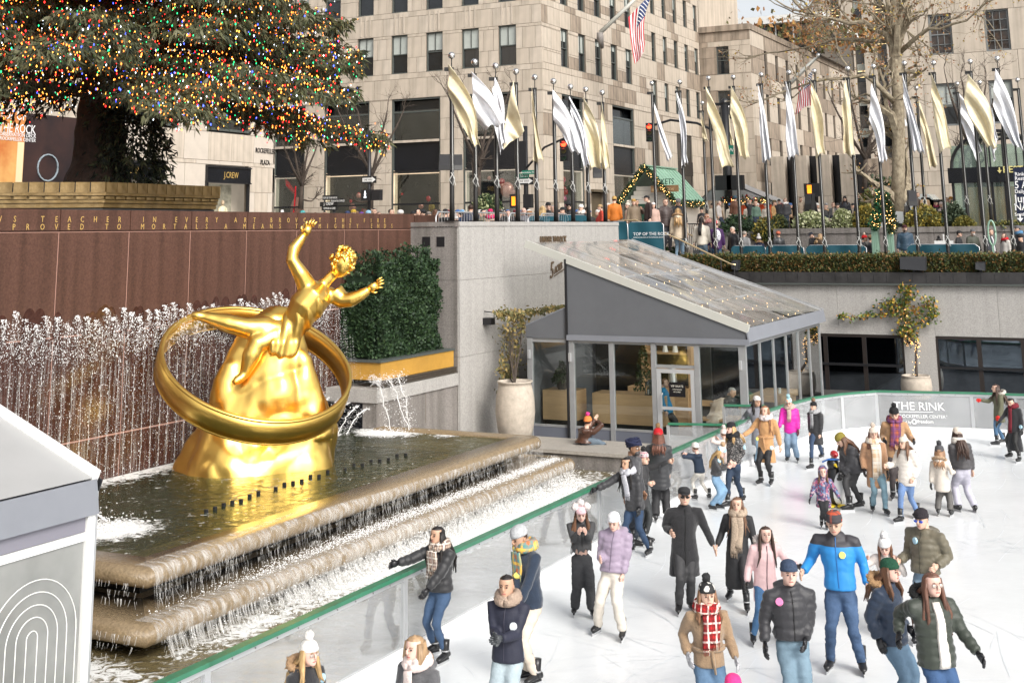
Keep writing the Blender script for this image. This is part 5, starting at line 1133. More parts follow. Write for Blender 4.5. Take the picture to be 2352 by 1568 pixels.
M_fir=[mat('fir_dark',(.018,.026,.011),.75),mat('fir_mid',(.048,.056,.022),.7),mat('fir_lit',(.09,.092,.038),.7),mat('fir_grey',(.12,.115,.06),.7),mat('fir_deep',(.006,.010,.006),.8)]
vs_=[];fs_=[];ms_=[];kk=0; bulbs=[]; br=MB()
def spray(p,d,size,mi):
    """a drooping twig with stubby needles: three narrow leaf shaped faces"""
    global kk
    for s in range(3):
        dd=unit(d+RNG.normal(size=3)*.42); q=unit(np.cross(dd,RNG.normal(size=3))); L=size*random.uniform(.6,1.3); w_=L*.12
        vs_.extend([p,p+dd*L*.35+q*w_,p+dd*L,p+dd*L*.35-q*w_]); fs_.append((kk,kk+1,kk+2,kk+3)); ms_.append(mi); kk+=4
nb=300
for i in range(nb):
    z=9.1+(17.5-9.1)*(i/nb)**1.05; ang=i*2.39996+random.uniform(-.3,.3)
    Rm_=6.9*(1-(z-9)/24)*random.uniform(.84,1.05)*(1.0+.08*math.sin(ang*3))
    dirv=V(math.cos(ang),math.sin(ang),0)
    tocam=np.dot(dirv,unit(V(-TX,-TY,0)))
    if tocam<-.55 and z<15: continue
    p0=V(TX,TY,z); rise=random.uniform(-.05,.12); pts=[]; nseg=14
    bend=random.uniform(-.35,.35)
    for k in range(nseg+1):
        t=k/nseg; a2=ang+bend*t*t*.5; dv=V(math.cos(a2),math.sin(a2),0); pts.append(p0+dv*Rm_*t+V(0,0,rise*Rm_*t-1.25*t*t*(.55+.5*(1-(z-8.5)/9))+.35*max(0,t-.8)*5*random.uniform(.2,.8)))
    if i%3==0: br.tube(pts,[.14*(1-k/nseg*.9) for k in range(nseg+1)],5,cap=False)
    for k in range(2,nseg+1):
        t=k/nseg; pt=pts[k]; side=V(-dirv[1],dirv[0],0)
        for s in (-1,1):
            ls=(1.15*(1-.55*t)+.25)*random.uniform(.6,1.1); 
            m=int(7+5*t)
            for j in range(m):
                u=j/m; q=pt+side*s*ls*u+dirv*ls*.45*u+V(0,0,-.12*u*u-.05*random.random())
                depthk=t+.15*u; mi=(4 if random.random()<.6 else 0) if depthk<.5 else random.choice((0,1,1,2,2,3) if depthk>.8 else (0,0,1,1,2))  # sprays near the trunk darker, tips lighter: crown shade put into colour
                hang=V(0,0,-1)*random.uniform(.5,1.2)+side*s*.5+dirv*.4
                for _ in range(3 if t>.45 else 1): spray(q+RNG.normal(size=3)*.08,hang,random.uniform(.13,.27),mi)
                nbul=(.6 if z<10.6 else .4)*(.5+.6*t)
                if random.random()<nbul: bulbs.append(q+RNG.normal(size=3)*V(.1,.1,.12)-V(0,0,.05))
                if t>.5 and random.random()<nbul*.5: bulbs.append(q+RNG.normal(size=3)*V(.12,.12,.2))
# ivy and hanging growth round the trunk foot
for i in range(2000):
    a=random.uniform(-1.9,.9); r=.6+abs(random.gauss(0,.22)); z=zt+random.random()*3.2; rr=r*(1.25-.25*(z-zt)/3); p=V(TX+.45+rr*math.cos(a),TY+.5+rr*math.sin(a),z); spray(p,V(math.cos(a)*.3,math.sin(a)*.3,-.6),.22,random.choice((4,4,0,1)))
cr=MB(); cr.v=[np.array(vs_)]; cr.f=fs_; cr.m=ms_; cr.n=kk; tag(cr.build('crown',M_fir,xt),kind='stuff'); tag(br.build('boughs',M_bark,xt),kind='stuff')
bc=[('amber',(1,.42,.06),4.5),('orange',(1,.2,.03),5),('red',(1,.02,.02),5.5),('green',(.03,1,.30),2.4),('blue',(.06,.10,1),5),('white',(.85,.92,1),3.2)]
pw_=[.26,.28,.14,.13,.07,.12]; grp=[MB() for _ in bc]
oc=np.array([(1,0,0),(-1,0,0),(0,1,0),(0,-1,0),(0,0,1.5),(0,0,-1.5)])*.0165; of=[(0,2,4),(2,1,4),(1,3,4),(3,0,4),(2,0,5),(1,2,5),(3,1,5),(0,3,5)]
ch_=RNG.choice(6,size=len(bulbs),p=pw_); vis=0
for g_,p in zip(ch_,bulbs): grp[g_].add(oc*random.uniform(.7,1.5)+p,of)
for (n_,c_,s_),g_ in zip(bc,grp): 
    if g_.n: tag(g_.build(n_+'_string_lights',emis('bulb_'+n_,c_,s_),xt),kind='stuff')
print('STATS bulbs',len(bulbs),'fir faces',len(fs_))

# ================================================================ FLAGPOLES AND FLAGS
M_pole=mat('pole_black',(.022,.021,.02),.35,metal=.3); M_ball=mat('silver_ball',(.75,.74,.72),.18,metal=1); M_rope=mat('rope_grey',(.5,.5,.48),.8)
def satin(name,c,c2):
    m=mat(name,c,.45,metal=.12,c2=c2,vs=2.2,bump=.5,bs=3.2,sheen=.3); return m
M_fs=satin('silver_satin',(.70,.71,.74),(.84,.84,.86)); M_fg=satin('gold_satin',(.58,.49,.30),(.76,.68,.48))
def quad_flag(A,B,C,D,seed,nf=3,amp=.10):
    A,B,C,D=[V(*q) for q in (A,B,C,D)]; n=unit(np.cross(D-A,C-A)); 
    if np.dot(n,CAMP-A)<0: n=-n
    def fn(u,v):
        # u: hoist (A->B) to fly, v: droop
        top=lerp(A,B,u); bot=lerp(D,C,u); bul=math.sin(math.pi*v)*.12
        p=lerp(top,bot,v)
        w_=amp*(.25+.75*v); ph=seed*1.7
        p=p+unit((D-A)-V(0,0,(D-A)[2])+V(1e-4,0,0))*(.04,.20,.12,.16,.0)[seed%5]*math.sin(math.pi*min(1,v*1.15))*(1-u)*np.linalg.norm(D-A)/2.3
        p=p+n*w_*(math.sin(u*nf*math.pi+ph+1.6*v)+.45*abs(math.sin(u*(nf+3)*2+v*5+seed*2.1)))+n*.05*math.sin(u*9+v*7+seed)
        p=p+unit(D-C if np.linalg.norm(D-C)>1e-3 else B-A)*bul*math.sin(u*2.2+seed)*.5+V(0,0,-1)*.05*math.sin(u*nf*math.pi*1.0+ph)*v
        return p
    return fn
fi=[0]
def flagpole(xt_,yt_,plane,zbase,flagpx,gold,label,flabel,tall=True,group='flagpoles round the sunken rink'):
    p=at(xt_,yt_,**plane); top=p[2]; t=thing('flagpole',(p[0],p[1],zbase),label,'flagpole',group)
    r=.065
    MB().tube([(p[0],p[1],zbase),(p[0],p[1],zbase+.5),(p[0],p[1],top-.35)],[r*1.15,r,r*.85],12,m=0).build('pole',M_pole,t,True)
    MB().box(p[0]-.15,p[1]-.15,zbase,p[0]+.15,p[1]+.15,zbase+.03).build('base_plate',M_pole,t)
    MB().tube([(p[0],p[1],top-.35),(p[0],p[1],top-.1)],.015,6).build('spindle',M_pole,t); MB().ell((p[0],p[1],top),.10,14,10).build('finial_ball',M_ball,t,True)
    tw_=unit(CAMP*V(1,1,0)-p*V(1,1,0)); rt=V(-tw_[1],tw_[0],0); rt=rt if np.dot(rt,RN[:,0])>0 else -rt
    MB().obox((p[0]-rt[0]*.07,p[1]-rt[1]*.07,top-.38),rt*.13,tw_*.05,V(0,0,.05)).build('truck',M_pole,t)
    b=MB(); q=p+tw_*.10; b.tube([V(q[0],q[1],top-.4),V(q[0],q[1],zbase+1.2)+rt*.03,V(q[0],q[1],zbase+.95)+rt*.1],.008,3); b.tube([V(q[0],q[1],zbase+1.3)+rt*.04,V(q[0],q[1],zbase+1.1)-rt*.07,V(q[0],q[1],zbase+.95)+rt*.03,V(q[0],q[1],zbase+1.15)+rt*.07,V(q[0],q[1],zbase+1.3)-rt*.03],.014,4); b.build('halyard',M_rope,t)
    if flagpx:
        nrm2=tw_; W=[onplane(x,y,p+tw_*(.12+.05*k),nrm2) for k,(x,y) in enumerate(flagpx)]
        fi[0]+=1; fb=MB(); fb.grid(quad_flag(*W,fi[0],nf=2+fi[0]%4,amp=.10+.03*(fi[0]%3)),24,30); o=fb.build('flag',M_fg if gold else M_fs,None,True,origin=W[0])
        tag(o,flabel,'flag',('gold' if gold else 'silver')+' satin flags on the poles'); s=o.modifiers.new('t','SOLIDIFY'); s.thickness=.006
PL=dict(X=-17.15); PR=dict(Y=46.75)
ordn=['first','second','third','fourth','fifth','sixth','seventh','eighth','ninth','tenth','eleventh','twelfth','thirteenth']
LF=[(1037,128,[(1031,147),(1029,217),(1084,335),(1105,337)],1),(1090,143,[(1083,165),(1087,250),(1110,296),(1163,285)],0),(1138,152,[(1136,177),(1129,232),(1150,352),(1163,322)],0),(1185,165,[(1179,184),(1156,300),(1158,345),(1205,300)],1),(1228,178,[(1221,197),(1222,262),(1227,375),(1248,367)],1),(1271,187,[(1269,205),(1271,276),(1308,347),(1338,355)],0),(1310,200,[(1308,221),(1312,262),(1343,388),(1356,375)],0),(1345,206,[(1340,224),(1342,282),(1356,390),(1382,385)],1),(1383,213,[(1381,234),(1382,315),(1381,390),(1401,387)],1)]
for k,(x,y,fp,g_) in enumerate(LF):
    c=['gold','silver'][1-g_]; flagpole(x,y,PL,5.81,fp,g_,f'{ordn[k]} black flagpole from the left on top of the granite wall',f'{c} satin flag hanging from the {ordn[k]} pole on the granite wall')
RF=[(1497,192,[(1501,235),(1508,277),(1533,372),(1545,362)],0),(1561,189,[(1554,211),(1560,265),(1565,385),(1582,374)],0),(1627,180,[(1621,197),(1625,257),(1655,385),(1687,382)],1),(1684,178,[(1679,197),(1677,261),(1700,362),(1723,365)],1),(1748,172,[(1741,194),(1743,225),(1752,377),(1773,364)],0),(1812,167,[(1805,186),(1806,275),(1810,367),(1836,354)],0),(1870,164,[(1861,185),(1864,225),(1874,362),(1895,352)],1),(1947,158,[(1941,179),(1934,244),(1939,355),(1964,360)],1),(2006,153,[(2001,192),(1996,275),(2022,375),(2040,367)],0),(2077,146,[(2073,170),(2076,237),(2096,347),(2125,352)],0),(2144,145,[(2138,167),(2141,232),(2156,350),(2185,341)],1),(2228,142,[(2223,170),(2213,232),(2268,337),(2291,342)],1),(2290,135,[(2286,157),(2280,240),(2330,337),(2352,345)],0)]
for k,(x,y,fp,g_) in enumerate(RF):
    c=['gold','silver'][1-g_]; flagpole(x,y,PR,3.9,fp,g_,f'{ordn[k]} black flagpole from the stairs along the terrace hedge',f'{c} satin flag hanging from the {ordn[k]} pole along the terrace hedge')
BF=[(1613,237,[(1610,257),(1613,315),(1618,325),(1626,322)],1),(2058,207,[(2066,227),(2069,290),(2078,298),(2083,290)],0),(2104,203,[(2111,230),(2114,282),(2134,387),(2155,382)],1),(2198,193,[(2204,215),(2208,282),(2248,375),(2255,340)],0),(2250,190,[(2259,215),(2262,252),(2284,375),(2292,315)],0),(2337,184,None,0),(1656,244,[(1657,255),(1658,290),(1664,330),(1672,335)],0),(1672,246,[(1674,262),(1676,300),(1680,340),(1688,335)],1)]
for k,(x,y,fp,g_) in enumerate(BF):
    c=['gold','silver'][1-g_]; flagpole(x,y,dict(Y=54.0 if k<6 else 62),5.4 if k<6 else 4.7,fp,g_,f'{ordn[k]} flagpole of the rear row across the walkway',f'{c} satin flag on the {ordn[k]} pole of the rear row')
# United States flags on slanting staffs
def usflag(name,corners,label,seed,staff,plane,pl_label,cols=26,n=None):
    """corners: A hoist top, B hoist bottom, C fly bottom, D fly top (pixels) ; stripes run from hoist to fly"""
    nrm2=unit(CAMP*V(1,1,0)-plane*V(1,1,0)); W=[onplane(x,y,plane,nrm2) for x,y in corners]
    M_r=mat('flag_red',(.50,.008,.02),.6); M_w=mat('flag_white',(.80,.80,.80),.6); M_b=mat('flag_blue',(.012,.03,.12),.6)
    fn0=quad_flag(W[0],W[1],W[2],W[3],seed,nf=2,amp=.18); t=thing(name,tuple(W[0]),label,'flag','national flags on slanting staffs')
    for s in range(13):
        a,c=s/13,(s+1)/13; v0=.4 if s<7 else 0
        MB().grid(lambda u,v: fn0(a+(c-a)*u,v0+(1-v0)*v),2,20).build('stripe',M_r if s%2==0 else M_w,t,True)
    MB().grid(lambda u,v: fn0(7/13*u,.4*v),8,10).build('canton',M_b,t,True)
    b=MB()
    for r in range(9):
        for c in range(6 if r%2==0 else 5):
            u=7/13*(r+1)/10; v=.4*(c+1-(0 if r%2 else .5)+.0)/6.2; p=fn0(u,v)+nrm2*.012; P=[]
            for k in range(10): 
                a=k*math.pi/5; rr=.05 if k%2==0 else .022; rt=V(-nrm2[1],nrm2[0],0); P.append(p+rt*rr*math.sin(a)+V(0,0,rr*math.cos(a)))
            b.add(P,[tuple(range(10))])
    tag(b.build('stars',M_w,t),kind='stuff')
    s=thing('flag_staff',tuple(onplane(*staff[0],plane,nrm2)),pl_label,'flagstaff'); a=onplane(*staff[0],plane,nrm2); c=onplane(*staff[1],plane,nrm2)
    MB().tube([a,lerp(a,c,.5),c],[.14,.12,.07],12).build('staff',M_cream,s,True); MB().ell(c,.14,12,8).build('finial',M_ball,s,True); MB().tube([a-V(.0,-.3,.9),a-V(0,.0,.3),a],[.1,.22,.2],10).build('bracket',M_grand,s,True)
usflag('national_flag',[(1500,-18),(1443,40),(1458,150),(1478,122)],'large stars and stripes flag hanging over the office building corner',3,[(1378,76),(1500,-40)],V(-29.0,70,18),'white slanting staff on the office building')
usflag('national_flag',[(1868,160),(1835,195),(1827,262),(1862,240)],'stars and stripes flag between the silver and gold pole flags',5,[(1805,200),(1880,128)],V(-16,70,12),'pale slanting staff behind the plane tree branches')
usflag('national_flag',[(2042,192),(2036,215),(2040,252),(2046,240)],'small partly hidden stars and stripes behind the plane tree trunk',6,[(2045,190),(2030,148)],V(-12,80,12),'thin slanting staff left of the plane tree trunk')

# ================================================================ BARE TREES
def bare_tree(name,base,pts,r0,label,seed,levels=4,leaf=0,mbark=None,spread=.8,twig=.5,nsub=5,cat='tree',gscale=1.0,up=.35,gk=1):
    """pts: list of main limbs, each a list of 3d points with start radius"""
    rs_=random.Random(seed); rg=np.random.default_rng(seed); t=thing(name,base,label,cat); tr=MB(); tips=[]
    for (P,ra,rb) in pts: tr.tube(P,[(ra+(rb-ra)*i/(len(P)-1))*gk for i in range(len(P))],9)
    br_=MB()
    def grow(p,d,L,r,lv):
        n=4; q=p; P=[p]; dd=d
        for i in range(n): dd=unit(dd+rg.normal(size=3)*.22+V(0,0,up*.12)); q=q+dd*L/n; P.append(q)
        br_.tube(P,[r*(1-.45*i/n) for i in range(n+1)],4 if lv<levels-1 else 5,cap=False)
        if lv<=0: tips.extend(P[1:]); return
        for k in range(rs_.choice((2,3,3))):
            i=rs_.randint(1,n); grow(P[i],unit(dd+rg.normal(size=3)*spread*.6+V(0,0,up*.3)),L*rs_.uniform(.55,.8),r*.55,lv-1)
    for (P,ra,rb) in pts:
        P=[V(*q) for q in P]
        for k in range(nsub if len(P)>2 else 2):
            i=rs_.randint(max(1,len(P)//2 if P is pts[0][0] else 1),len(P)-1); d0=unit(P[i]-P[i-1]); grow(lerp(P[i-1],P[i],rs_.random()),unit(d0+rg.normal(size=3)*spread+V(0,0,up)),twig*2.2*gscale*rs_.uniform(.7,1.2),max(.012,rb*.6),levels-1)
        grow(P[-1],unit(P[-1]-P[-2]),twig*2.2*gscale,rb*.8,levels-1)
    tr.build('trunk',mbark or M_bark,t,True); tag(br_.build('branches',mbark or M_bark,t),kind='stuff')
    if leaf and tips:
        ml=[mat('plane_leaf_a',(.26,.12,.05),.7),mat('plane_leaf_b',(.38,.20,.09),.7),mat('plane_leaf_c',(.17,.07,.03),.7),mat('plane_leaf_d',(.42,.30,.05),.7)]
        tag(leaf_cloud('leaves',lambda:(V(*tips[rs_.randrange(len(tips))])+rg.normal(size=3)*.14,(0,0,-1)),leaf,.075,ml,t,0,elong=1.1),kind='stuff')
    return t
M_plane=mat('plane_bark',(.15,.115,.075),.85,c2=(.36,.31,.22),vs=9,bump=.5,bs=14,squash=(1,1,.6))
PT=53.0; Q=lambda x,y,dy=0: at(x,y,Y=PT+dy)
limbs=[([Q(2060,485),Q(2063,400),Q(2064,300),Q(2062,220),Q(2058,130)],.46,.38),([Q(2058,130),Q(2057,70),Q(2055,20),Q(2050,-40),Q(2052,-100)],.36,.2),
([Q(2056,125),Q(2035,80,-.3),Q(2005,65,-.5),Q(1985,50,-.8),Q(1950,55,-.8),Q(1930,48,-.9),Q(1890,40,-1),Q(1850,30,-1),Q(1830,10,-1)],.22,.08),
([Q(2052,118),Q(2040,95,.4),Q(2010,97,.6),Q(1960,92,.8),Q(1915,90,1),Q(1895,98,1),Q(1850,110,1.2),Q(1790,120,1.4)],.18,.05),
([Q(2066,122),Q(2095,95,-.2),Q(2115,80,-.4),Q(2133,66,-.6),Q(2160,68,-.8),Q(2190,55,-1),Q(2220,48,-1),Q(2250,20,-1.2)],.17,.05),
([Q(2054,235),Q(2035,215,-.8),Q(2010,190,-1),Q(1985,172,-1.2),Q(1950,180,-1.2),Q(1900,182,-1.3),Q(1860,190,-1.3),Q(1820,205,-1.4)],.20,.06),
([Q(2060,100),Q(2048,60,-.3),Q(2040,20,-.5),Q(2030,-40,-.6)],.2,.1)]
bare_tree('plane_tree',tuple(Q(2060,485)),limbs,.4,'tall mottled plane tree with sparse brown leaves beside the dome',11,4,3600,M_plane,gk=.6,nsub=8,twig=.7)
def stree(x,yb,yt,Y,label,seed,w=60):
    B=at(x,yb,Y=Y); P=[B,at(x+3,lerp(yb,yt,.35),Y=Y)]; T1=P[-1]; L=[([tuple(B),tuple(T1)],.14,.1)]
    for s in (-1,-.4,.5,1): L.append(([tuple(T1),tuple(at(x+s*w*.4,lerp(yb,yt,.6),Y=Y+s)),tuple(at(x+s*w*.8,lerp(yb,yt,.85),Y=Y+s*1.4)),tuple(at(x+s*w,yt,Y=Y+s*1.5))],.085,.03))
    bare_tree('bare_street_tree',tuple(B),L,.1,label,seed,4,0,nsub=4,twig=.42)
stree(690,480,330,60,'bare young tree in front of the first shop window',21,40); stree(852,480,255,58,'bare branching tree before the shop pier right of the fir',22,75); stree(1098,475,215,60,'bare tree behind the left silver flags',23,70)
stree(2235,460,190,60,'knotty bare tree behind the dome',24,60); stree(1985,440,230,64,'leafless dark tree left of the plane tree trunk',25,75)

# shrubs on the walkway
M_gs=[mat('gold_shrub',(.30,.22,.03),.7),mat('gold_shrub_b',(.20,.17,.03),.7),mat('gold_shrub_c',(.13,.13,.03),.7)]
M_vg=[mat('variegated_a',(.52,.53,.34),.7),mat('variegated_b',(.35,.38,.2),.7),mat('variegated_c',(.16,.19,.07),.7)]
M_gr=[mat('shrub_dark',(.03,.05,.025),.7),mat('shrub_mid',(.055,.075,.04),.7)]
def shrub(x0,x1,y0,y1,Y,mm,label,n=1500,size=.07):
    a=at(x0,y1,Y=Y); c=at(x1,y0,Y=Y); cx_=(a[0]+c[0])/2; r=(c[0]-a[0])/2; h=c[2]-a[2]; t=thing('shrub',(cx_,Y,a[2]),label,'shrub')
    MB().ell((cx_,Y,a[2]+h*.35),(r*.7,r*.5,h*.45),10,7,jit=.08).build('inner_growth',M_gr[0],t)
    def fn():
        d=unit(RNG.normal(size=3)); d[2]=abs(d[2])*1.0; k=random.uniform(.72,1.05)+.1*mn.noise(Vector(tuple(d*2.3+x0))); return V(cx_,Y,a[2])+d*V(r,min(r,.6),h)*k,tuple(d)
    tag(leaf_cloud('foliage',fn,n,size,mm,t),kind='stuff')
for a in [(1772,1806,497,525,51.2,M_gs[2:]+M_gr,'dark olive shrub at the left end of the planter'),(1732,1800,500,552,51.0,M_gs+M_gr[1:],'broad olive green shrub left of the planter wall'),(1822,1902,488,524,51.0,M_vg,'pale variegated shrub, left of two in the planter'),(1912,1960,484,524,51.0,M_vg,'pale variegated shrub, right of two in the planter'),(1962,2014,473,524,51.0,M_gs,'golden shrub left of the garland posts'),(2078,2165,475,522,51.0,M_gs+M_gs,'broad golden shrub right of the plane tree'),(2160,2215,468,522,51.2,M_gr,'dark blue green shrub beside the dome'),(2190,2236,500,522,50.9,M_gs[1:],'low lime shrub before the dome'),(2270,2352,512,522,50.9,M_gs[1:]+M_gr,'low shrub at the right end of the planter'),(1655,1740,495,545,51.4,M_ev,'dark clipped yew behind the steps'),(1745,1790,530,552,50.8,M_ev[1:]+M_gs[2:],'low green plants at the foot of the planter'),(1975,2048,435,475,56,M_vg[2:]+M_gs[2:],'loose berry shrub behind the garland posts'),(1088,1150,448,492,44,M_vg[1:]+M_ev[2:],'light green bush behind the barricade flags'),(1520,1555,572,588,47.2,M_ev,'small green bush at the foot of the steps')]: shrub(*a)

# ================================================================ TICKET KIOSK
kk_=thing('ticket_kiosk',(-20.5,56,4.7),'white boarded ticket kiosk with pale green metal roof and lit garland','kiosk')
KA=at(1481,382,Y=55); KL=at(1421,463,Y=55); KR=at(1552,455,Y=55); ax,az=KA[0],KA[2]; lx,lz=KL[0],KL[2]; rx_,rz2=KR[0],KR[2]; KD=4.2
lz=rz2=min(lz,rz2)
M_kg=mat('pale_green_roof',(.30,.47,.36),.4,metal=.1,var=.05,vs=1); M_kw=mat('white_boards',(.55,.52,.46),.6,var=.05,vs=3); M_dg=mat('dark_green_paint',(.01,.05,.03),.5)
for k in range(14):
    z0=4.7+.2*k; 
    f=1 if z0<lz-.1 else max(0,(az-.25-z0)/(az-lz)); hw0=(rx_-.3-(lx+.3))/2*f; mx=(lx+rx_)/2+(ax-(lx+rx_)/2)*(1-f)
    if hw0<.15: break
    block('siding_board',(mx,55.3,z0+.1),V(hw0,0,0),V(0,.03,0),V(0,0,.095),M_kw,kk_)
for x in (lx+.35,rx_-.35): MB().box(x-.06,55.33,4.7,x+.06,55+KD-.3,lz-.05).build('side_wall',M_kw,kk_)
MB().box(-21.9,55.2,4.7,-21.0,55.26,6.7).build('dark_doorway',M_dg,kk_)
sl=MB()
for (sx,sz,nm) in ((lx,lz,'roof_left'),(rx_,rz2,'roof_right')):
    MB().prism([(ax,55,az),(sx,55,sz),(sx,55+KD,sz),(ax,55+KD,az)],(0,0,-.08)).build(nm.split('_')[0],M_kg,kk_)
    for k in range(9):
        y=55.1+KD*k/9; MB().bar((ax,y,az+.03),(sx,y,sz+.03),.03,.04).build('standing_seam',M_kg,kk_)
MB().bar((ax,54.95,az+.04),(ax,55+KD,az+.04),.2,.05).build('ridge_cap',M_kg,kk_)
for s_ in ((lx,lz),(rx_,rz2)): MB().bar((ax,54.96,az-.1),(s_[0],54.96,s_[1]-.1),.05,.16).build('barge_board',M_dg,kk_)
def garland(pts,label,n=900,r=.13,m=None,lights=True,parent=None):
    gl=MB(); 
    def fn():
        i=random.randrange(len(pts)-1); p=lerp(pts[i],pts[i+1],random.random()); d=unit(RNG.normal(size=3)); return p+d*r*random.random()**.5,tuple(d)
    t=thing('garland',tuple(pts[0]),label,'garland'); tag(leaf_cloud('foliage',fn,n,.07,m or M_ev,t),kind='stuff')
    b=MB(); [b.ell(fn()[0]+(CAMP-V(*pts[0]))*.0,.013,4,2) for _ in range(n//7)]; tag(b.build('string_lights',M_warm,t),kind='stuff')
garland([V(lx,54.9,lz-.1),V(ax,54.9,az-.02),V(rx_,54.9,rz2-.1)],'fir garland with warm lights along the kiosk gable',1800); garland([V(rx_,54.9,rz2-.12),V(rx_,55+KD,rz2-.12)],'fir garland hanging under the kiosk side eave',700)
ks=thing('kiosk_sign',(rx_-.6,57,6.9),'raised TICKETS lettering and board sign on the kiosk roof','sign')
a=at(1525,413,Y=0) if 0 else None
sx=lerp(ax,rx_,.62); sz_=lerp(az,rz2,.62)
text('sign_letters','TICKETS',.36,M_dg,ks,(sx-.55,54.9,sz_+.12),(1,0,0),(0,0,1),.03,font_sx=.8); MB().box(sx-.6,54.92,sz_-.22,sx+.72,54.96,sz_+.08).build('board',mat('sign_wood',(.26,.15,.07),.6,var=.2,vs=5),ks)
text('sign_letters','& INFORMATION',.165,mat('sign_wood_light',(.62,.45,.25),.6),ks,(sx-.54,54.915,sz_-.16),(1,0,0),(0,0,1),.01,font_sx=.82)
# neighbouring stall with grey pitched roof and red counter
rk=thing('market_stall',(-17.5,60,4.7),'market stall with grey glazed roof and red front behind the lamps','stall')
A1=at(1610,455,Y=60); A2=at(1660,412,Y=60); A3=at(1700,398,Y=60); A4=at(1780,463,Y=60)
MB().prism([tuple(A1),tuple(A2),tuple(A4),(A4[0],60,A4[2]-.1),(A1[0],60,A1[2]-.1)],(0,.1,0)).build('roof_truss',M_alug,rk)
MB().prism([tuple(A2),tuple(A4),tuple(A4+V(0,2.5,0)),tuple(A2+V(0,2.5,0))],(0,0,-.06)).build('roof_right',mat('grey_sheet',(.25,.25,.25),.4),rk); MB().prism([tuple(A2),tuple(A1),tuple(A1+V(0,2.5,0)),tuple(A2+V(0,2.5,0))],(0,0,-.06)).build('roof_left',mat('grey_sheet',(.25,.25,.25),.4),rk)
MB().box(A2[0]+.4,60.05,4.7,A4[0]-.2,60.1,6.65).build('red_front',mat('red_orange_panel',(.55,.05,.015),.5,c2=(.6,.12,.02),vs=.8),rk)
garland([V(A2[0],59.9,6.9),V(A4[0]-.3,59.9,6.8)],'greenery with coloured ornaments on the red stall',500,.2,M_ev+[M_red])

# ================================================================ GLASS DOME ENTRANCE
dm=thing('glass_dome_entrance',(-6,57,5.4),'rounded glass entrance canopy with bronze ribs and restaurant sign band','entrance')
DY=55.5; D=lambda x,y,dy=0: at(x,y,Y=DY+dy)
cxd=D(2290,380)[0]; rd=cxd-D(2185,380)[0]; zb=D(2200,386)[2]; hd_=D(2290,300)[2]-zb
M_dg2=glass('dome_glass',(.66,.78,.72),.14,.03,.12,(.5,.6,.55))
b=MB(); nseg=14
for k in range(nseg):
    t0=math.pi*k/nseg; t1=math.pi*(k+1)/nseg
    MB().quad((cxd-rd*math.cos(t0),DY,zb+hd_*math.sin(t0)),(cxd-rd*math.cos(t1),DY,zb+hd_*math.sin(t1)),(cxd-rd*math.cos(t1),DY+5,zb+hd_*math.sin(t1)),(cxd-rd*math.cos(t0),DY+5,zb+hd_*math.sin(t0))).build('glass_pane',M_dg2,dm)
for yy in (DY,DY+2.5,DY+5): MB().tube([(cxd-rd*math.cos(t),yy,zb+hd_*math.sin(t)) for t in np.linspace(0,math.pi,19)],.07,6).build('rib',M_blk,dm)
for k in range(1,7): MB().box(cxd-rd+rd*2*k/7-.03,DY+.02,zb,cxd-rd+rd*2*k/7+.03,DY+.08,zb+hd_*math.sqrt(max(0,1-(1-2*k/7)**2))).build('bar',M_blk,dm)
MB().box(cxd-rd,DY+.04,zb,cxd+rd,DY+.045,zb+hd_*.62).build('gable_glass',M_dg2,dm)
MB().box(cxd-rd-.15,DY-.1,zb-.62,cxd+rd,DY+.1,zb).build('sign_band',M_blkp,dm)
text('band_lettering','RESTAURANTS',.36,mat('sign_yellow',(.7,.62,.25),.5),dm,D(2304,394)+V(0,-.12,-.05),(1,0,0),(0,0,1),.01,bold=.015); 
a=D(2297,396)+V(0,-.12,0); MB().bar(a+V(0,0,.2),a-V(0,0,.0),.01,.05).build('arrow_shaft',mat('sign_yellow',(.7,.62,.25),.5),dm); MB().prism([tuple(a+V(-.09,0,.08)),tuple(a+V(.09,0,.08)),tuple(a+V(0,0,-.04))],(0,-.01,0)).build('arrow_head',mat('sign_yellow',(.7,.62,.25),.5),dm)
for k in range(8): MB().box(cxd-rd+rd*2*k/7-.05,DY,5.4,cxd-rd+rd*2*k/7+.05,DY+.1,zb-.62).build('mullion',M_blk,dm)
for k in range(7): MB().box(cxd-rd+rd*2*k/7+.05,DY+.04,5.4,cxd-rd+rd*2*(k+1)/7-.05,DY+.045,zb-.62).build('pane',M_dg2,dm)
MB().box(cxd-rd+.1,DY+3.5,5.4,cxd+rd,DY+3.6,zb-.7).build('inner_screen',mat('amber_interior',(.10,.06,.03),.5,c2=(.5,.2,.05),vs=1.2,squash=(3,3,.3)),dm)
dp=thing('directory_panel',(-5.0,54.8,5.4),'dark navy directory panel listing rink level restaurants at the right edge','sign')
E=lambda x,y: at(x,y,Y=52.5); a=E(2326,385); c=E(2326,510)
MB().box(a[0],52.5,c[2],a[0]+2.2,52.6,a[2]).build('panel',mat('navy_panel',(.008,.014,.04),.4),dp)
for s_,y,sz,sx_ in (('Rink Level',404,.19,1),('Restaurants',414,.19,1),('5 ACRES',433,.40,.8),('Daily Provisions',444,.2,.9),('Jupiter',465,.42,.9),('NARO',483,.36,.9),('Smith & Mills',496,.17,1)): text('panel_lettering',s_,sz,M_wt,dp,E(2331,y)+V(0,-.015,0),(1,0,0),(0,0,1),.004,font_sx=sx_,bold=.01)
a=E(2344,507)+V(0,-.02,0); MB().bar(a+V(0,0,.25),a,.01,.05).build('arrow_shaft',M_wt,dp); MB().prism([tuple(a+V(-.12,0,.1)),tuple(a+V(.12,0,.1)),tuple(a+V(0,0,-.04))],(0,-.01,0)).build('arrow_head',M_wt,dp)
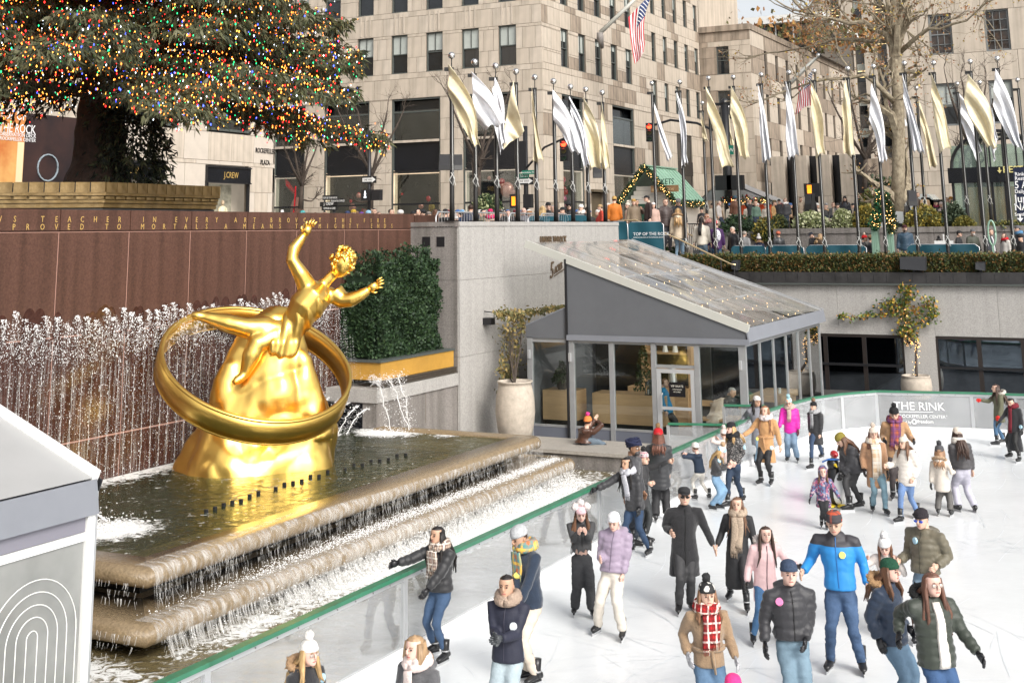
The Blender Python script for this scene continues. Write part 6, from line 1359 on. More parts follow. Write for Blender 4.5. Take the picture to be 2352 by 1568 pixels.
# white van and car
M_vw=mat('van_white',(.70,.71,.72),.25,coat=.5)
va=thing('white_van',(-8.4,57.2,4.71),'white panel van parked behind the golden shrub','van')
a=at(2090,455,Y=58); x0=at(2020,470,Y=58)[0]; x1=at(2200,470,Y=58)[0]; zt2=at(2110,446,Y=58)[2]
b=MB(); b.prism([(x0,58,5.4),(x0,58,zt2-.05),(x0+.3,58,zt2),(x1-1.2,58,zt2),(x1-.5,58,zt2-.75),(x1,58,zt2-.95),(x1,58,5.4)],(0,1.9,0)); b.build('body',M_vw,va); MB().prism([(x1-1.5,57.98,zt2-.15),(x1-1.15,57.98,zt2-.15),(x1-.62,57.98,zt2-.7),(x1-1.5,57.98,zt2-.7)],(0,.01,0)).build('side_window',M_wgl,va)
MB().box(x0+1.6,57.98,zt2-.62,x0+2.7,57.995,zt2-.25).build('side_window',M_wgl,va)
for x in (x0+.8,x1-.9): MB().tube([(x,57.95,5.35),(x,58.2,5.35)],.34,16,up=(0,0,1)).build('wheel',M_blk,va)
ca=thing('white_car',(-7.3,61,4.7),'white car seen through the glass of the dome entrance','car')
a=at(2215,495,Y=61.2); b=MB(); X_=a[0]; Z_=4.72+.3
b.prism([(X_-.6,61.2,Z_+.25),(X_-.6,61.2,Z_+.8),(X_-.2,61.2,Z_+1.3),(X_+.5,61.2,Z_+1.32),(X_+1.1,61.2,Z_+.85),(X_+1.9,61.2,Z_+.7),(X_+2.0,61.2,Z_+.25)],(0,1.2,0)); b.build('body',M_vw,ca); MB().prism([(X_-.1,61.19,Z_+.88),(X_-.0,61.19,Z_+1.24),(X_+.45,61.19,Z_+1.26),(X_+.95,61.19,Z_+.88)],(0,.005,0)).build('side_window',M_wgl,ca)
for x in (X_-.1,X_+1.5): MB().tube([(x,61.15,Z_+.27),(x,61.35,Z_+.27)],.27,14,up=(0,0,1)).build('wheel',M_blk,ca)

# ================================================================ STREET FURNITURE
def pole_at(x,Y,y0,z0,r=.07,name='pole',parent=None):
    t=at(x,y0,Y=Y); return MB().tube([(t[0],Y,z0),(t[0],Y,t[2])],r,10).build(name,M_blk,parent,True),t
M_sg=mat('sign_white',(.75,.75,.73),.5); M_sb=mat('sign_black',(.012,.012,.012),.5); M_sgn2=mat('street_sign_green',(.0,.16,.10),.5)
def oneway(parent,c,w,h,Y):
    MB().box(c[0]-w/2,Y-.02,c[2]-h/2,c[0]+w/2,Y,c[2]+h/2).build('sign_plate',M_sb,parent)
    MB().prism([(c[0]-w*.45,Y-.022,c[2]-h*.27),(c[0]+w*.2,Y-.022,c[2]-h*.27),(c[0]+w*.2,Y-.022,c[2]-h*.42),(c[0]+w*.46,Y-.022,c[2]),(c[0]+w*.2,Y-.022,c[2]+h*.42),(c[0]+w*.2,Y-.022,c[2]+h*.27),(c[0]-w*.45,Y-.022,c[2]+h*.27)],(0,-.006,0)).build('arrow',M_sg,parent)
    text('sign_text','ONE WAY',h*.42,M_sb,parent,(c[0]-.06*w,Y-.032,c[2]-h*.14),(1,0,0),(0,0,1),.003,'CENTER',font_sx=.8)
t=thing('street_sign_pole',(-35,52,4.7),'street pole with ONE WAY sign and walk signals near the middle window','street pole'); SY=52
p_,q=pole_at(849,SY,300,4.7,.09,'pole',t); c=at(848,413,Y=SY-.1); oneway(t,c,.82,.33,SY-.1)
for x,lab in ((844,1),(868,0)):
    c=at(x,448,Y=SY-.2); o=MB().box(c[0]-.22,SY-.4,c[2]-.25,c[0]+.22,SY-.12,c[2]+.25).build('signal_housing',M_blk,t)
    if lab: 
        w_=MB(); w_.bar((c[0],SY-.41,c[2]-.0),(c[0],SY-.41,c[2]+.12),.02,.05); w_.bar((c[0],SY-.41,c[2]),(c[0]-.05,SY-.41,c[2]-.14),.02,.035); w_.bar((c[0],SY-.41,c[2]),(c[0]+.05,SY-.41,c[2]-.14),.02,.035); w_.bar((c[0]-.05,SY-.41,c[2]+.02),(c[0]+.05,SY-.41,c[2]+.06),.02,.03); w_.ell((c[0],SY-.41,c[2]+.16),.03,6,4); w_.build('walking_man',emis('signal_white',(.85,.95,1),2.5),o)
t=thing('street_sign_pole',(-27.5,52,4.7),'street pole with green street names, ONE WAY sign and orange hand','street pole')
p_,q=pole_at(1206,SY,290,4.7,.11,'pole',t); c=at(1206,416,Y=SY-.15); oneway(t,c,.86,.34,SY-.15)
c=at(1200,404,Y=SY-.15); MB().box(c[0]-.35,SY-.2,c[2]-.1,c[0]+.35,SY-.18,c[2]+.1).build('street_name_sign',M_sgn2,t); text('sign_text','W 50 ST',.17,M_sg,t,(c[0],SY-.21,c[2]-.06),(1,0,0),(0,0,1),.003,'CENTER')
c=at(1214,396,Y=SY-.25); MB().box(c[0]-.3,SY-.3,c[2]-.09,c[0]+.3,SY-.28,c[2]+.09).build('street_name_sign',M_sgn2,t); text('sign_text','Rockefeller Plz',.11,M_sg,t,(c[0],SY-.31,c[2]-.04),(1,0,0),(0,0,1),.003,'CENTER')
for x in (1183,1214):
    c=at(x,462,Y=SY-.3); o=MB().box(c[0]-.2,SY-.45,c[2]-.3,c[0]+.2,SY-.2,c[2]+.3).build('signal_housing',M_blk,t)
    if x==1183: h_=MB(); h_.box(c[0]-.09,SY-.47,c[2]-.2,c[0]+.09,SY-.455,c[2]+.06); [h_.box(c[0]-.09+.048*k,SY-.47,c[2]+.06,c[0]-.055+.048*k,SY-.455,c[2]+.2) for k in range(4)]; tag(h_.build('orange_hand',emis('signal_orange',(1,.28,.02),2),o),kind='stuff')
c=at(1206,360,Y=SY); MB().box(c[0]-.35,SY-.2,c[2]-.7,c[0]+.1,SY-.05,c[2]+.7).build('control_box',M_blk,t)
a=at(1206,390,Y=SY); b_=at(1296,318,Y=SY-1); b=MB().tube([tuple(a),tuple(lerp(a,b_,.5)+V(0,0,.3)),tuple(b_)],.05,8).build('mast_arm',M_blk,t)
def traffic(x,y,Y,label,z0=None,extra=None):
    c=at(x,y,Y=Y); t=thing('traffic_light',tuple(c),label,'traffic light'); hs_=MB().box(c[0]-.19,Y-.15,c[2]-.62,c[0]+.19,Y+.15,c[2]+.30).build('housing',M_blk,t)
    for k,(cc,e_) in enumerate((((1,.03,.01),9),((.05,.04,.01),0),((.01,.03,.015),0))):
        m_=emis('signal_red',cc,e_) if e_ else mat('lens_off_%d'%k,cc,.3); MB().tube([(c[0],Y-.2,c[2]+.12-.29*k),(c[0],Y-.152,c[2]+.12-.29*k)],.115,12,up=(0,0,1)).build('lens',m_,hs_); MB().tube([(c[0],Y-.36,c[2]+.16-.29*k),(c[0],Y-.152,c[2]+.2-.29*k)],.12,8,flat=.25,up=(0,0,1)).build('visor',M_blk,hs_)
    return t,c
t,c=traffic(1298,338,51,'red traffic light hanging over the street, left of two'); 
t,c=traffic(1494,297,60,'red traffic light among the poles, right of two')
q=at(1650,318,Y=60); b=MB(); b.tube([tuple(at(1494,290,Y=60)),tuple(at(1540,276,Y=60)),tuple(at(1600,283,Y=60)),tuple(at(1670,312,Y=60))],.06,8); b.build('mast_arm',M_blk,t)
t=thing('signal_pole',(-16,60,4.7),'thick dark signal pole with cross arm and boxes between the gold flags','signal pole'); p_,q=pole_at(1664,60,235,4.7,.19,'pole',t); a=at(1642,240,Y=60); c=at(1686,240,Y=60); MB().bar(tuple(a),tuple(c),.14).build('cross_arm',M_blk,t); MB().ell(tuple(at(1664,236,Y=60)),.22,10,6).build('cap',M_blk,t)
for x in (1665,1692): c=at(x,420,Y=59.5); MB().box(c[0]-.4,59.2,c[2]-.35,c[0]+.4,59.5,c[2]+.35).build('signal_box',M_blk,t)
c=at(1682,345,Y=59.5); MB().box(c[0]-.12,59.3,c[2]-.22,c[0]+.12,59.32,c[2]+.22).build('street_name_sign',M_sgn2,t); text('sign_text','W',.26,M_sg,t,(c[0],59.29,c[2]-.09),(1,0,0),(0,0,1),.003,'CENTER')
t=thing('walk_signal',(-13,60,4.7),'pedestrian signal with lit orange hand above the crowd','signal'); c=at(1866,436,Y=60); MB().box(c[0]-.4,60,c[2]-.3,c[0]+.4,60.3,c[2]+.3).build('housing',M_blk,t); MB().box(c[0]-.05,60.1,4.7,c[0]+.05,60.2,c[2]-.3).build('pole',M_blk,t)
h_=MB(); x=c[0]-.14; h_.box(x-.1,59.97,c[2]-.24,x+.1,59.99,c[2]+.04); [h_.box(x-.1+.055*k,59.97,c[2]+.04,x-.06+.055*k,59.99,c[2]+.22) for k in range(4)]; tag(h_.build('orange_hand',emis('signal_orange',(1,.28,.02),2),t),kind='stuff')
t=thing('directional_sign_post',(-37,50,4.7),'black finger post sign before the second shop window','sign post'); p_,q=pole_at(768,50,452,4.7,.08,'post',t)
for (s_,x,y,w_) in (('TOP OF THE ROCK',759,454,.85),('TODAY & OFFICE',777,461,.62),('J. CREW',756,469,1.0),('OFFICE ACCESS',758,478,.9)):
    c=at(x,y,Y=49.9); MB().box(c[0]-w_/2,49.86,c[2]-.11,c[0]+w_/2,49.9,c[2]+.11).build('finger',M_sb,t); text('sign_text',s_,.12 if len(s_)>8 else .19,M_sg,t,(c[0],49.855,c[2]-.05),(1,0,0),(0,0,1),.003,'CENTER',font_sx=.8)
def spk(x,y,plane,label,w_=.4,h=.5,rot=0):
    c=at(x,y,**plane); t=thing('loudspeaker',tuple(c),label,'loudspeaker'); r=V(math.cos(rot),math.sin(rot),0); n=V(-r[1],r[0],0); MB().obox(c,r*w_/2,n*w_*.4,V(0,0,h/2)+n*.04).build('cabinet',M_sb,t); MB().obox(c-n*w_*.42,r*w_*.42,n*.01,V(0,0,h*.44)).build('grille',mat('grille',(.035,.035,.038),.8),t)
spk(1022,373,PL,'left loudspeaker of the pair on the first flagpole',.3,.42,.4); spk(1048,373,PL,'right loudspeaker of the pair on the first flagpole',.3,.42,.7); spk(1372,392,PL,'loudspeaker hanging on the ninth flagpole of the wall',.3,.5,.5); spk(1862,478-15,PR,'loudspeaker on the pole left of the masked spectator',.3,.6,.2) if 0 else None
spk(2095,455,PR,'black loudspeaker clamped to the tenth terrace flagpole',.3,.55,.3); spk(2040-115,0,PR,'x') if 0 else None
spk(1860,462,PR,'black loudspeaker beside the seventh terrace flagpole',.28,.55,-.3)
# barricades and banners
def barricade(p,q,z,label):
    p=V(*p,z);q=V(*q,z); t=thing('steel_barricade',tuple((p+q)/2),label,'barricade'); d=unit(q-p); b=MB(); b.tube([p+V(0,0,.1),p+V(0,0,.95),p+V(0,0,1.08)+d*.12,q+V(0,0,1.08)-d*.12,q+V(0,0,.95),q+V(0,0,.1)],.022,6); b.build('frame',M_alu,t,True)
    MB().bar(p+V(0,0,.2),q+V(0,0,.2),.02).build('lower_rail',M_alu,t); L_=np.linalg.norm(q-p)
    for k in range(1,int(L_/.16)): MB().bar(p+d*.16*k+V(0,0,.2),p+d*.16*k+V(0,0,1.08),.013,m=0,up=(1,0,0)).build('bar',M_alu,t)
for k in range(4): barricade((-17.9,30.6+2.2*k),(-17.9,32.7+2.2*k),5.0,f'{ordn[k]} steel crowd barricade from the left behind the flagpole row')
def banner(p,q,z0,z1,label,txt=None,parent=None):
    p=V(*p,0);q=V(*q,0); t=thing('teal_banner',tuple((p+q)/2+V(0,0,z0)),label,'banner','teal banners hung on barricades'); d=unit(q-p); n=V(d[1],-d[0],0)
    if np.dot(n,CAMP-p)<0: n=-n
    L_=np.linalg.norm(q-p)
    MB().grid(lambda u,v: p+d*L_*u+V(0,0,z0+(z1-z0)*(v-(.12*(max(0,abs(u-.5)-.42)/.08)**2*v)))+n*.02*math.sin(u*L_*7+v*3),40,6).build('cloth',M_teal,t,True)
    MB().tube([p+V(0,0,z0-.5)-n*.05,p+V(0,0,z1-.1)-n*.05,p+d*.15+V(0,0,z1)-n*.05,q-d*.15+V(0,0,z1)-n*.05,q+V(0,0,z1-.1)-n*.05,q+V(0,0,z0-.5)-n*.05],.02,6).build('barrier_frame',M_alu,t,True)
    for (s_,sz,o,zz) in (txt or []): text('banner_text',s_,sz,M_wt,t,p+d*o+V(0,0,zz)+n*.045,d if np.dot(d,RN[:,0])>0 else -d,(0,0,1),.003)
banner((-17.9,38.6),(-17.9,40.9),5.4,6.05,'teal banner behind the last poles of the granite wall'); banner((-17.9,36.4),(-17.9,38.5),5.4,6.0,'teal banner left of the last poles of the granite wall')
a=at(1442,515,Y=45.2); c=at(1522,500,Y=45.2); banner((a[0],45.2),(c[0],45.2),4.78,5.82,'large teal banner with white writing at the head of the steps',[('TOP OF THE ROCK',.165,.22,5.33),('OBSERVATION DECK AT ROCKEFELLER CENTER',.055,.22,5.24)])
a=at(1400,505,Y=44.6); banner((a[0],44.6),(at(1440,505,Y=44.6)[0],44.6),5.2,5.85,'narrow teal banner left of the large lettered banner')
xs=[1752,1832,1910,1988]; 
def tb_(x0,x1,lab): a=at(x0,585,Y=47.3); c=at(x1,585,Y=47.3); banner((a[0],47.3),(c[0],47.3),4.0,4.9,lab)
tb_(1680,1758,'teal banner on the terrace just right of the handrails'); tb_(1760,1846,'teal banner below the man in the coral hood'); tb_(1852,1990,'long teal banner below the red bobble hat'); tb_(2085,2250,'long teal banner below the queue on the right')
# garland posts
for x,lab in ((2014,'left pale green garland post'),(2047,'right pale green garland post')):
    a=at(x,598,Y=47.6); c=at(x,522,Y=47.6); t=thing('garland_post',(a[0],47.6,3.9),lab,'post'); MB().box(a[0]-.12,47.5,3.9,a[0]+.12,47.75,c[2]).build('post_body',M_kg,t)
    for k in (-1,0,1): MB().box(a[0]+.07*k-.012,47.485,3.95,a[0]+.07*k+.012,47.499,c[2]-.1).build('flute',M_kg,t)
garland([V(*at(2006,520,Y=47.4)),V(*at(2020,480,Y=47.4)),V(*at(2026,448,Y=47.4))],'green garland leaning on the left pale post',900,.22,[M_ev[1],mat('garland_bright',(.02,.14,.06),.6)]); garland([V(*at(2052,528,Y=47.4)),V(*at(2042,490,Y=47.4)),V(*at(2030,450,Y=47.4))],'green garland leaning on the right pale post',900,.2,M_ev)
t=thing('wreath_post',(-5.5,47.5,3.9),'pale green oval frame on a garlanded stand among the queue','sign'); c=at(2278,535,Y=47.5); MB().tube([c+V(.12*math.cos(a),0,.42*math.sin(a)) for a in np.linspace(0,6.283,25)],.035,6).build('oval_frame',M_kg,t,True); MB().bar(c-V(0,0,.42),(c[0],47.5,3.9),.06,up=(1,0,0)).build('stand',M_kg,t)
t=thing('white_notice',(-6.5,47.4,3.9),'plain white notice board behind the terrace poles','notice'); c=at(2168,561,Y=47.4); MB().box(c[0]-.32,47.4,c[2]-.12,c[0]+.32,47.43,c[2]+.12).build('board',M_sg,t); MB().box(c[0]-.02,47.44,3.9,c[0]+.02,47.48,c[2]+.35).build('stake',M_sg,t)
t=thing('railing',(-17,50,4.7),'black vertical bar railing behind the steps','railing'); 
a=at(1574,495,Y=50.2); c=at(1628,495,Y=50.2)
MB().bar((a[0],50.2,5.75),(c[0],50.2,5.75),.04).build('top_rail',M_blk,t)
for k in range(14): x=a[0]+(c[0]-a[0])*k/13; MB().box(x-.012,50.19,4.7,x+.012,50.21,5.74).build('bar',M_blk,t)
# ================================================================ PEOPLE
from mathutils.bvhtree import BVHTree
SKIN={'l':(.62,.40,.30),'m':(.50,.30,.20),'d':(.28,.15,.09),'p':(.68,.44,.36)}
def cm(c,kind='cloth'):
    key=kind+'_'+'_'.join('%03d'%int(x*999) for x in c)
    if kind=='puffer': return mat(key,c,.55,var=.12,vs=6,bump=.35,bs=14,sheen=.2)
    if kind=='wool': return mat(key,c,.9,var=.14,vs=18,bump=.5,bs=70,sheen=.3)
    if kind=='knit': return mat(key,c,.9,var=.15,vs=30,bump=.7,bs=60)
    if kind=='denim': c=tuple(x*.62 for x in c); return mat(key,c,.85,c2=tuple(min(1,x*1.6+.01) for x in c),vs=3.2,bump=.3,bs=40)
    if kind=='hair': return mat(key,c,.45,var=.4,vs=22,bump=.5,bs=60,squash=(1,1,.15))
    if kind=='fur': return mat(key,c,.95,var=.3,vs=25,bump=1,bs=60)
    if kind=='skin': return mat(key,c,.5,var=.05,vs=8)
    if kind=='leather': return mat(key,c,.3,var=.3,vs=8,bump=.2,bs=20)
    return mat(key,c,.7,var=.1,vs=5,bump=.25,bs=18)
def plaid(name,c1,c2,c3,s=26):
    if name in MATS: return MATS[name]
    m=bpy.data.materials.new(name); m.use_nodes=True; N=m.node_tree.nodes; L=m.node_tree.links; b=N['Principled BSDF']; b.inputs['Roughness'].default_value=.9; tc=N.new('ShaderNodeTexCoord'); cur=None
    base=N.new('ShaderNodeRGB'); base.outputs[0].default_value=(*c1,1); cur=base.outputs[0]
    for d,c,sc,th in (('X',c2,s,.62),('Z',c2,s*.8,.62),('X',c3,s*.5,.9),('Z',c3,s*.4,.9),('Y',c2,s,.66)):
        w_=N.new('ShaderNodeTexWave'); w_.bands_direction=d; w_.inputs['Scale'].default_value=sc/6.28; w_.inputs['Distortion'].default_value=.4; L.new(tc.outputs['Object'],w_.inputs[0])
        g_=N.new('ShaderNodeMath'); g_.operation='GREATER_THAN'; g_.inputs[1].default_value=th; L.new(w_.outputs['Fac'],g_.inputs[0]); k_=N.new('ShaderNodeMath'); k_.operation='MULTIPLY'; k_.inputs[1].default_value=.55 if c is c2 else .8; L.new(g_.outputs[0],k_.inputs[0])
        mx=N.new('ShaderNodeMix'); mx.data_type='RGBA'; L.new(k_.outputs[0],mx.inputs[0]); L.new(cur,mx.inputs[6]); mx.inputs[7].default_value=(*c,1); cur=mx.outputs[2]
    L.new(cur,b.inputs['Base Color']); MATS[name]=m; return m
def patterned(name,cols,s=14):
    if name in MATS: return MATS[name]
    m=bpy.data.materials.new(name); m.use_nodes=True; N=m.node_tree.nodes; L=m.node_tree.links; b=N['Principled BSDF']; b.inputs['Roughness'].default_value=.7; tc=N.new('ShaderNodeTexCoord')
    v=N.new('ShaderNodeTexVoronoi'); v.inputs['Scale'].default_value=s; L.new(tc.outputs['Object'],v.inputs['Vector']); r=N.new('ShaderNodeValToRGB'); r.color_ramp.interpolation='CONSTANT'
    while len(r.color_ramp.elements)<len(cols): r.color_ramp.elements.new(.5)
    for i,c in enumerate(cols): r.color_ramp.elements[i].position=i/len(cols); r.color_ramp.elements[i].color=(*c,1)
    sp_=N.new('ShaderNodeSeparateColor'); L.new(v.outputs['Color'],sp_.inputs[0]); L.new(sp_.outputs[0],r.inputs[0]); L.new(r.outputs[0],b.inputs['Base Color']); MATS[name]=m; return m
def ik(a,b,l1,l2,pole):
    a=V(*a);b=V(*b); d=b-a; L=np.linalg.norm(d); mx=(l1+l2)*.995
    if L>mx: b=a+d/L*mx; L=mx; d=b-a
    L=max(L,abs(l1-l2)+.02); u=d/max(np.linalg.norm(d),1e-6); x=(l1*l1-l2*l2+L*L)/(2*L); h=math.sqrt(max(0,l1*l1-x*x)); p=np.array(pole,float); p=unit(p-u*np.dot(p,u)); return a+u*x+p*h,b
def interp(tab,t):
    for i in range(len(tab)-1):
        if t<=tab[i+1][0]:
            k=(t-tab[i][0])/(tab[i+1][0]-tab[i][0]); return tab[i][1]*(1-k)+tab[i+1][1]*k
    return tab[-1][1]
HW=[(0,.15),(.07,.24),(.2,.315),(.4,.355),(.6,.375),(.8,.345),(.93,.22),(1,.04)]
HF=[(0,.37),(.07,.425),(.2,.42),(.4,.40),(.6,.43),(.8,.39),(.93,.25),(1,.04)]
HB=[(0,.02),(.07,.12),(.2,.28),(.4,.43),(.6,.51),(.8,.47),(.93,.30),(1,.05)]
def pframe(base):
    T=unit((CAMP-base)*V(1,1,0)); R=V(-T[1],T[0],0)
    if np.dot(R,RN[:,0])<0: R=-R
    return R,T
BADGE={'b':(.42,.66,.78),'y':(.75,.62,.15),'p':(.85,.25,.48),'w':(.7,.75,.78)}
NP=[0]
def person(label,f1=None,f2=None,head=None,H=None,zf=0,face=0,hands=(None,None),coat=('cloth',(.05,.05,.05),None),pants=('denim',(.05,.09,.17)),hat=None,hair=((.05,.03,.02),'short'),
           scarf=None,gloves=None,skates=True,skin='l',lod=0,pom=None,nod=0,hood=None,zipc=None,badge=None,lean=0,group=None,pelvis=None,extra=None,glasses=None,beard=None,base=None,seated=False,belt=False,open_front=None,boots=True,wide=0,legs=True,bow=0):
    NP[0]+=1; seed=NP[0]; rg=np.random.default_rng(seed)
    if f1 is not None and base is None:
        f2=f2 or f1; g1=at(*f1,z=zf); g2=at(*f2,z=zf); base=(g1+g2)/2
    elif base is None:
        q=at(*head,z=zf+H); base=V(q[0],q[1],zf)
    base=V(*base); R,T=pframe(base)
    loc=lambda p: V(np.dot(p-base,R),np.dot(p-base,T),p[2]-zf)
    W=lambda a,b,z: base+R*a+T*b+V(0,0,z)
    PP=lambda x,y,b=0.: loc(onplane(x,y,base+T*b,T))
    ht=PP(*head,lean)      # head top, local
    hatx=(.10 if pom else 0)+(.03 if hat else .01)
    if H is None: H=ht[2]-hatx+(0)
    Hc=H-hatx if f1 is None else ht[2]-hatx
    H=max(.9,Hc) if not (seated or bow) else H
    crown=V(ht[0],ht[1],ht[2]-hatx)
    F=V(math.sin(R_(face)),math.cos(R_(face)),0); Sd=V(F[1],-F[0],0)   # local facing, local side
    hh=.132*H; kid=H<1.35
    if kid: hh=.16*H
    nodR=R_(nod); up=unit(V(0,0,math.cos(nodR))+F*math.sin(nodR)); fw=unit(np.cross(V(*np.cross(up,F)),up)); fw=unit(F-up*np.dot(F,up))
    chin=crown-up*hh
    hcen=chin+up*hh*.5-fw*hh*.03
    neck=chin-fw*hh*.28+V(0,0,-hh*.05); nb=neck-V(0,0,.03*H)-F*.0
    # feet
    if f1 is not None:
        a1=loc(g1); a2=loc(g2)
    else: a1=V(-.06*H,0,0); a2=V(.06*H,0.02,0)
    if a1[0]>a2[0]: a1,a2=a2,a1
    mid=(a1+a2)/2
    if pelvis is not None: pv=PP(*pelvis)
    elif seated: pv=V(mid[0],mid[1],.1)
    else: pv=V(mid[0]*.55+nb[0]*.45,mid[1]*.5+nb[1]*.5-.02,.525*H)
    chest=lerp(pv,nb,.62)+V(0,0,0)-F*bow*.05
    d_sp=unit(nb-pv)
    shl=nb-d_sp*.035*H; sw=.112*H*(1+wide*.1)
    S1=shl-Sd*sw; S2=shl+Sd*sw
    # hands
    def tgt(h,S,s):
        if h is None:
            return S+Sd*s*.05*H-V(0,0,.31*H)+F*.05
        return PP(h[0],h[1],h[2] if len(h)>2 else 0.)
    hs_=list(hands); sh=[S1,S2]
    if hs_[0] is not None and hs_[1] is not None:
        t0,t1=tgt(hs_[0],S1,-1),tgt(hs_[1],S2,1)
        if (S1[0]<S2[0])!=(t0[0]<t1[0]): hs_=[hs_[1],hs_[0]]
    elif hs_[0] is not None or hs_[1] is not None:
        h=hs_[0] or hs_[1]; t0=tgt(h,S1,-1); hs_=[h,None] if (np.linalg.norm(t0-S1)<np.linalg.norm(t0-S2)) else [None,h]
    arms=[]
    for S_,h,s in ((S1,hs_[0],-1),(S2,hs_[1],1)):
        w_=tgt(h,S_,s); el,w_=ik(S_,w_,.165*H,.152*H,-F*.7+Sd*s*.22-V(0,0,.6)); arms.append((S_,el,w_,s))
    kind,cc,hem=coat[:3]; mcoat=coat[3] if len(coat)>3 else cm(cc,kind)
    hz=PP(mid[0],0)[2] if False else None
    if hem is None: hzv=.46*H
    elif hem>1.5: q=PP(head[0],hem,0.); hzv=q[2]
    else: hzv=hem*H
    fat=.012*H if kind=='puffer' else .004*H; vox=(.020,.026,.036)[lod]
    def ring(c,w_,d,nrm,n=14):
        sd=Sd; fr=unit(np.cross(nrm,sd)); fr=fr if np.dot(fr,F)>0 else -fr
        a=np.arange(n)*2*math.pi/n; return c+np.outer(np.cos(a)*w_,sd)+np.outer(np.sin(a)*d,fr)
    b=MB(); g=1+.05*wide
    hemc=pv+V(0,0,hzv-pv[2]) if not bow else pv-d_sp*max(.02,(pv[2]-hzv)*.6)
    flare=1+max(0,(.5*H-hzv)/H)*.9
    pts=[(hemc,.104*flare,.082*flare)]
    if hzv<.44*H: pts.append((lerp(hemc,pv,.6),.108*(1+(flare-1)*.4),.086))
    pts+= [(pv+d_sp*.02*H,.103,.083),(lerp(pv,nb,.32),.093,.077),(lerp(pv,nb,.62),.108,.086),(lerp(pv,nb,.84),.106,.074),(shl+d_sp*.008*H,.070,.052),(nb+d_sp*.025*H,.040,.040)]
    b.loft([ring(c,w_*H*g+fat,d*H*g+fat,d_sp) for c,w_,d in pts])
    for (S_,el,w_,s) in arms:
        ins=S_-Sd*s*.05*H
        b.tube([ins,S_,lerp(S_,el,.5),el,lerp(el,w_,.5),lerp(el,w_,.93)],[(.042*H+fat*.6),.042*H+fat*.6,.038*H+fat*.7,.033*H+fat*.7,.031*H+fat*.7,.026*H+fat*.5],10)
    if hood=='down' or hood=='fur': b.tube([nb+Sd*.075*H+F*.02*H,nb+Sd*.06*H-F*.06*H+V(0,0,.0),nb-F*.095*H-V(0,0,.01*H),nb-Sd*.06*H-F*.06*H,nb-Sd*.075*H+F*.02*H],[.02*H,.032*H,.042*H,.032*H,.02*H],8)
    elif kind!='wool' and not scarf: b.tube([nb+V(0,0,-.01*H),nb+V(0,0,.028*H)],[.058*H,.052*H],10)
    if hood=='up':
        b.ell(hcen-fw*hh*.1+up*hh*.02,(.53*hh,.60*hh,.66*hh),14,10,R=np.stack([Sd,fw,up],1))
    def disp(v):
        d=np.zeros(len(v)); sa=np.zeros(len(v)); on=np.zeros(len(v),bool)
        for (S_,el,w_,s) in arms:
            for (p,q,o) in ((S_,el,0),(el,w_,.165*H)):
                dq=q-p; L=max(1e-6,np.dot(dq,dq)); t=np.clip(((v-p)@dq)/L,0,1); dist=np.linalg.norm(v-(p+t[:,None]*dq),axis=1); m=(dist<.075*H)&(((v-nb)@Sd)*s>.07*H); on|=m; sa=np.where(m,o+t*math.sqrt(L),sa)
        if kind=='puffer':
            pt=.052*H if not kid else .06*H
            co=np.where(on,sa,v[:,2]); d+=.0095*H*(np.abs(np.sin(math.pi*co/pt+seed))**.55-.7)
        d+=.009*H*fbm(v*V(1,1,.7),4.5,seed)+ (.007*H*(np.abs(fbm(v*V(.6,.6,1.3),9,seed))-.2) if lod<2 else 0)
        return d
    v,f=baked(b,vox,2 if lod else 3,disp); 
    root=thing('person',tuple(base),label,'person',group)
    Rw=np.stack([R,T,V(0,0,1)]); tw=lambda q: base+np.asarray(q)@Rw
    def bld(mb,name,m,par=root,smooth=True):
        mb.v=[tw(np.asarray(x)) for x in mb.v]; return mb.build(name,m,par,smooth)
    # coat with hood opening cut for raised hood
    if hood=='up':
        cc_=np.array([v[list(q)].mean(0) for q in f]); rel=cc_-hcen; keep=~((rel@fw>hh*.30)&(np.abs(rel@Sd)<hh*.36)&(np.abs(rel@up)<hh*.50)); f=[q for q,k in zip(f,keep) if k]
    vw=tw(v); cb_=MB(); cb_.add(vw,f); coat_o=cb_.build('coat',mcoat,root,True)
    bvh=BVHTree.FromPolygons([Vector(p) for p in vw],[tuple(q) for q in f])
    msk=cm(SKIN[skin],'skin')
    # body: head, neck, hands, hidden trunk and limbs in one mesh
    b=MB(); n=16; rings=[]
    for t in (0,.04,.1,.18,.28,.38,.48,.58,.7,.82,.92,1.0):
        q=[]
        for a in np.arange(n)*2*math.pi/n:
            x=math.sin(a); y=math.cos(a); dd=interp(HF,t) if y>0 else interp(HB,t); k=dd*y
            if y>.8 and .42<t<.62: k-=.03
            q.append(chin+up*hh*t+Sd*x*interp(HW,t)*hh+fw*k*hh)
        rings.append(q)
    b.loft(rings); 
    no=chin+up*hh*.42; b.tube([no+up*hh*.17+fw*hh*.38,no+up*hh*.05+fw*hh*.50,no-up*hh*.03+fw*hh*.50,no-up*hh*.06+fw*hh*.38],[.035*hh,.055*hh,.075*hh,.05*hh],6)
    for s in (-1,1): b.ell(chin+up*hh*.45+Sd*s*hh*.37-fw*hh*.02,(.04*hh,.07*hh,.12*hh),6,5)
    b.tube([nb-d_sp*.03*H,nb,neck+up*hh*.25],[.035*H,.034*H,.032*H],8)
    b.tube([pv,chest,nb],[.06*H,.07*H,.035*H],8)
    for s in (-1,1): b.ell(chin+up*hh*.505+Sd*s*hh*.155+fw*hh*.392,(.062*hh,.035*hh,.034*hh),8,5,m=1,R=np.stack([Sd,fw,up],1)); b.tube([chin+up*hh*.595+Sd*s*hh*.08+fw*hh*.425,chin+up*hh*.62+Sd*s*hh*.15+fw*hh*.415,chin+up*hh*.595+Sd*s*hh*.24+fw*hh*.36],[.014*hh,.02*hh,.01*hh],4,m=2)
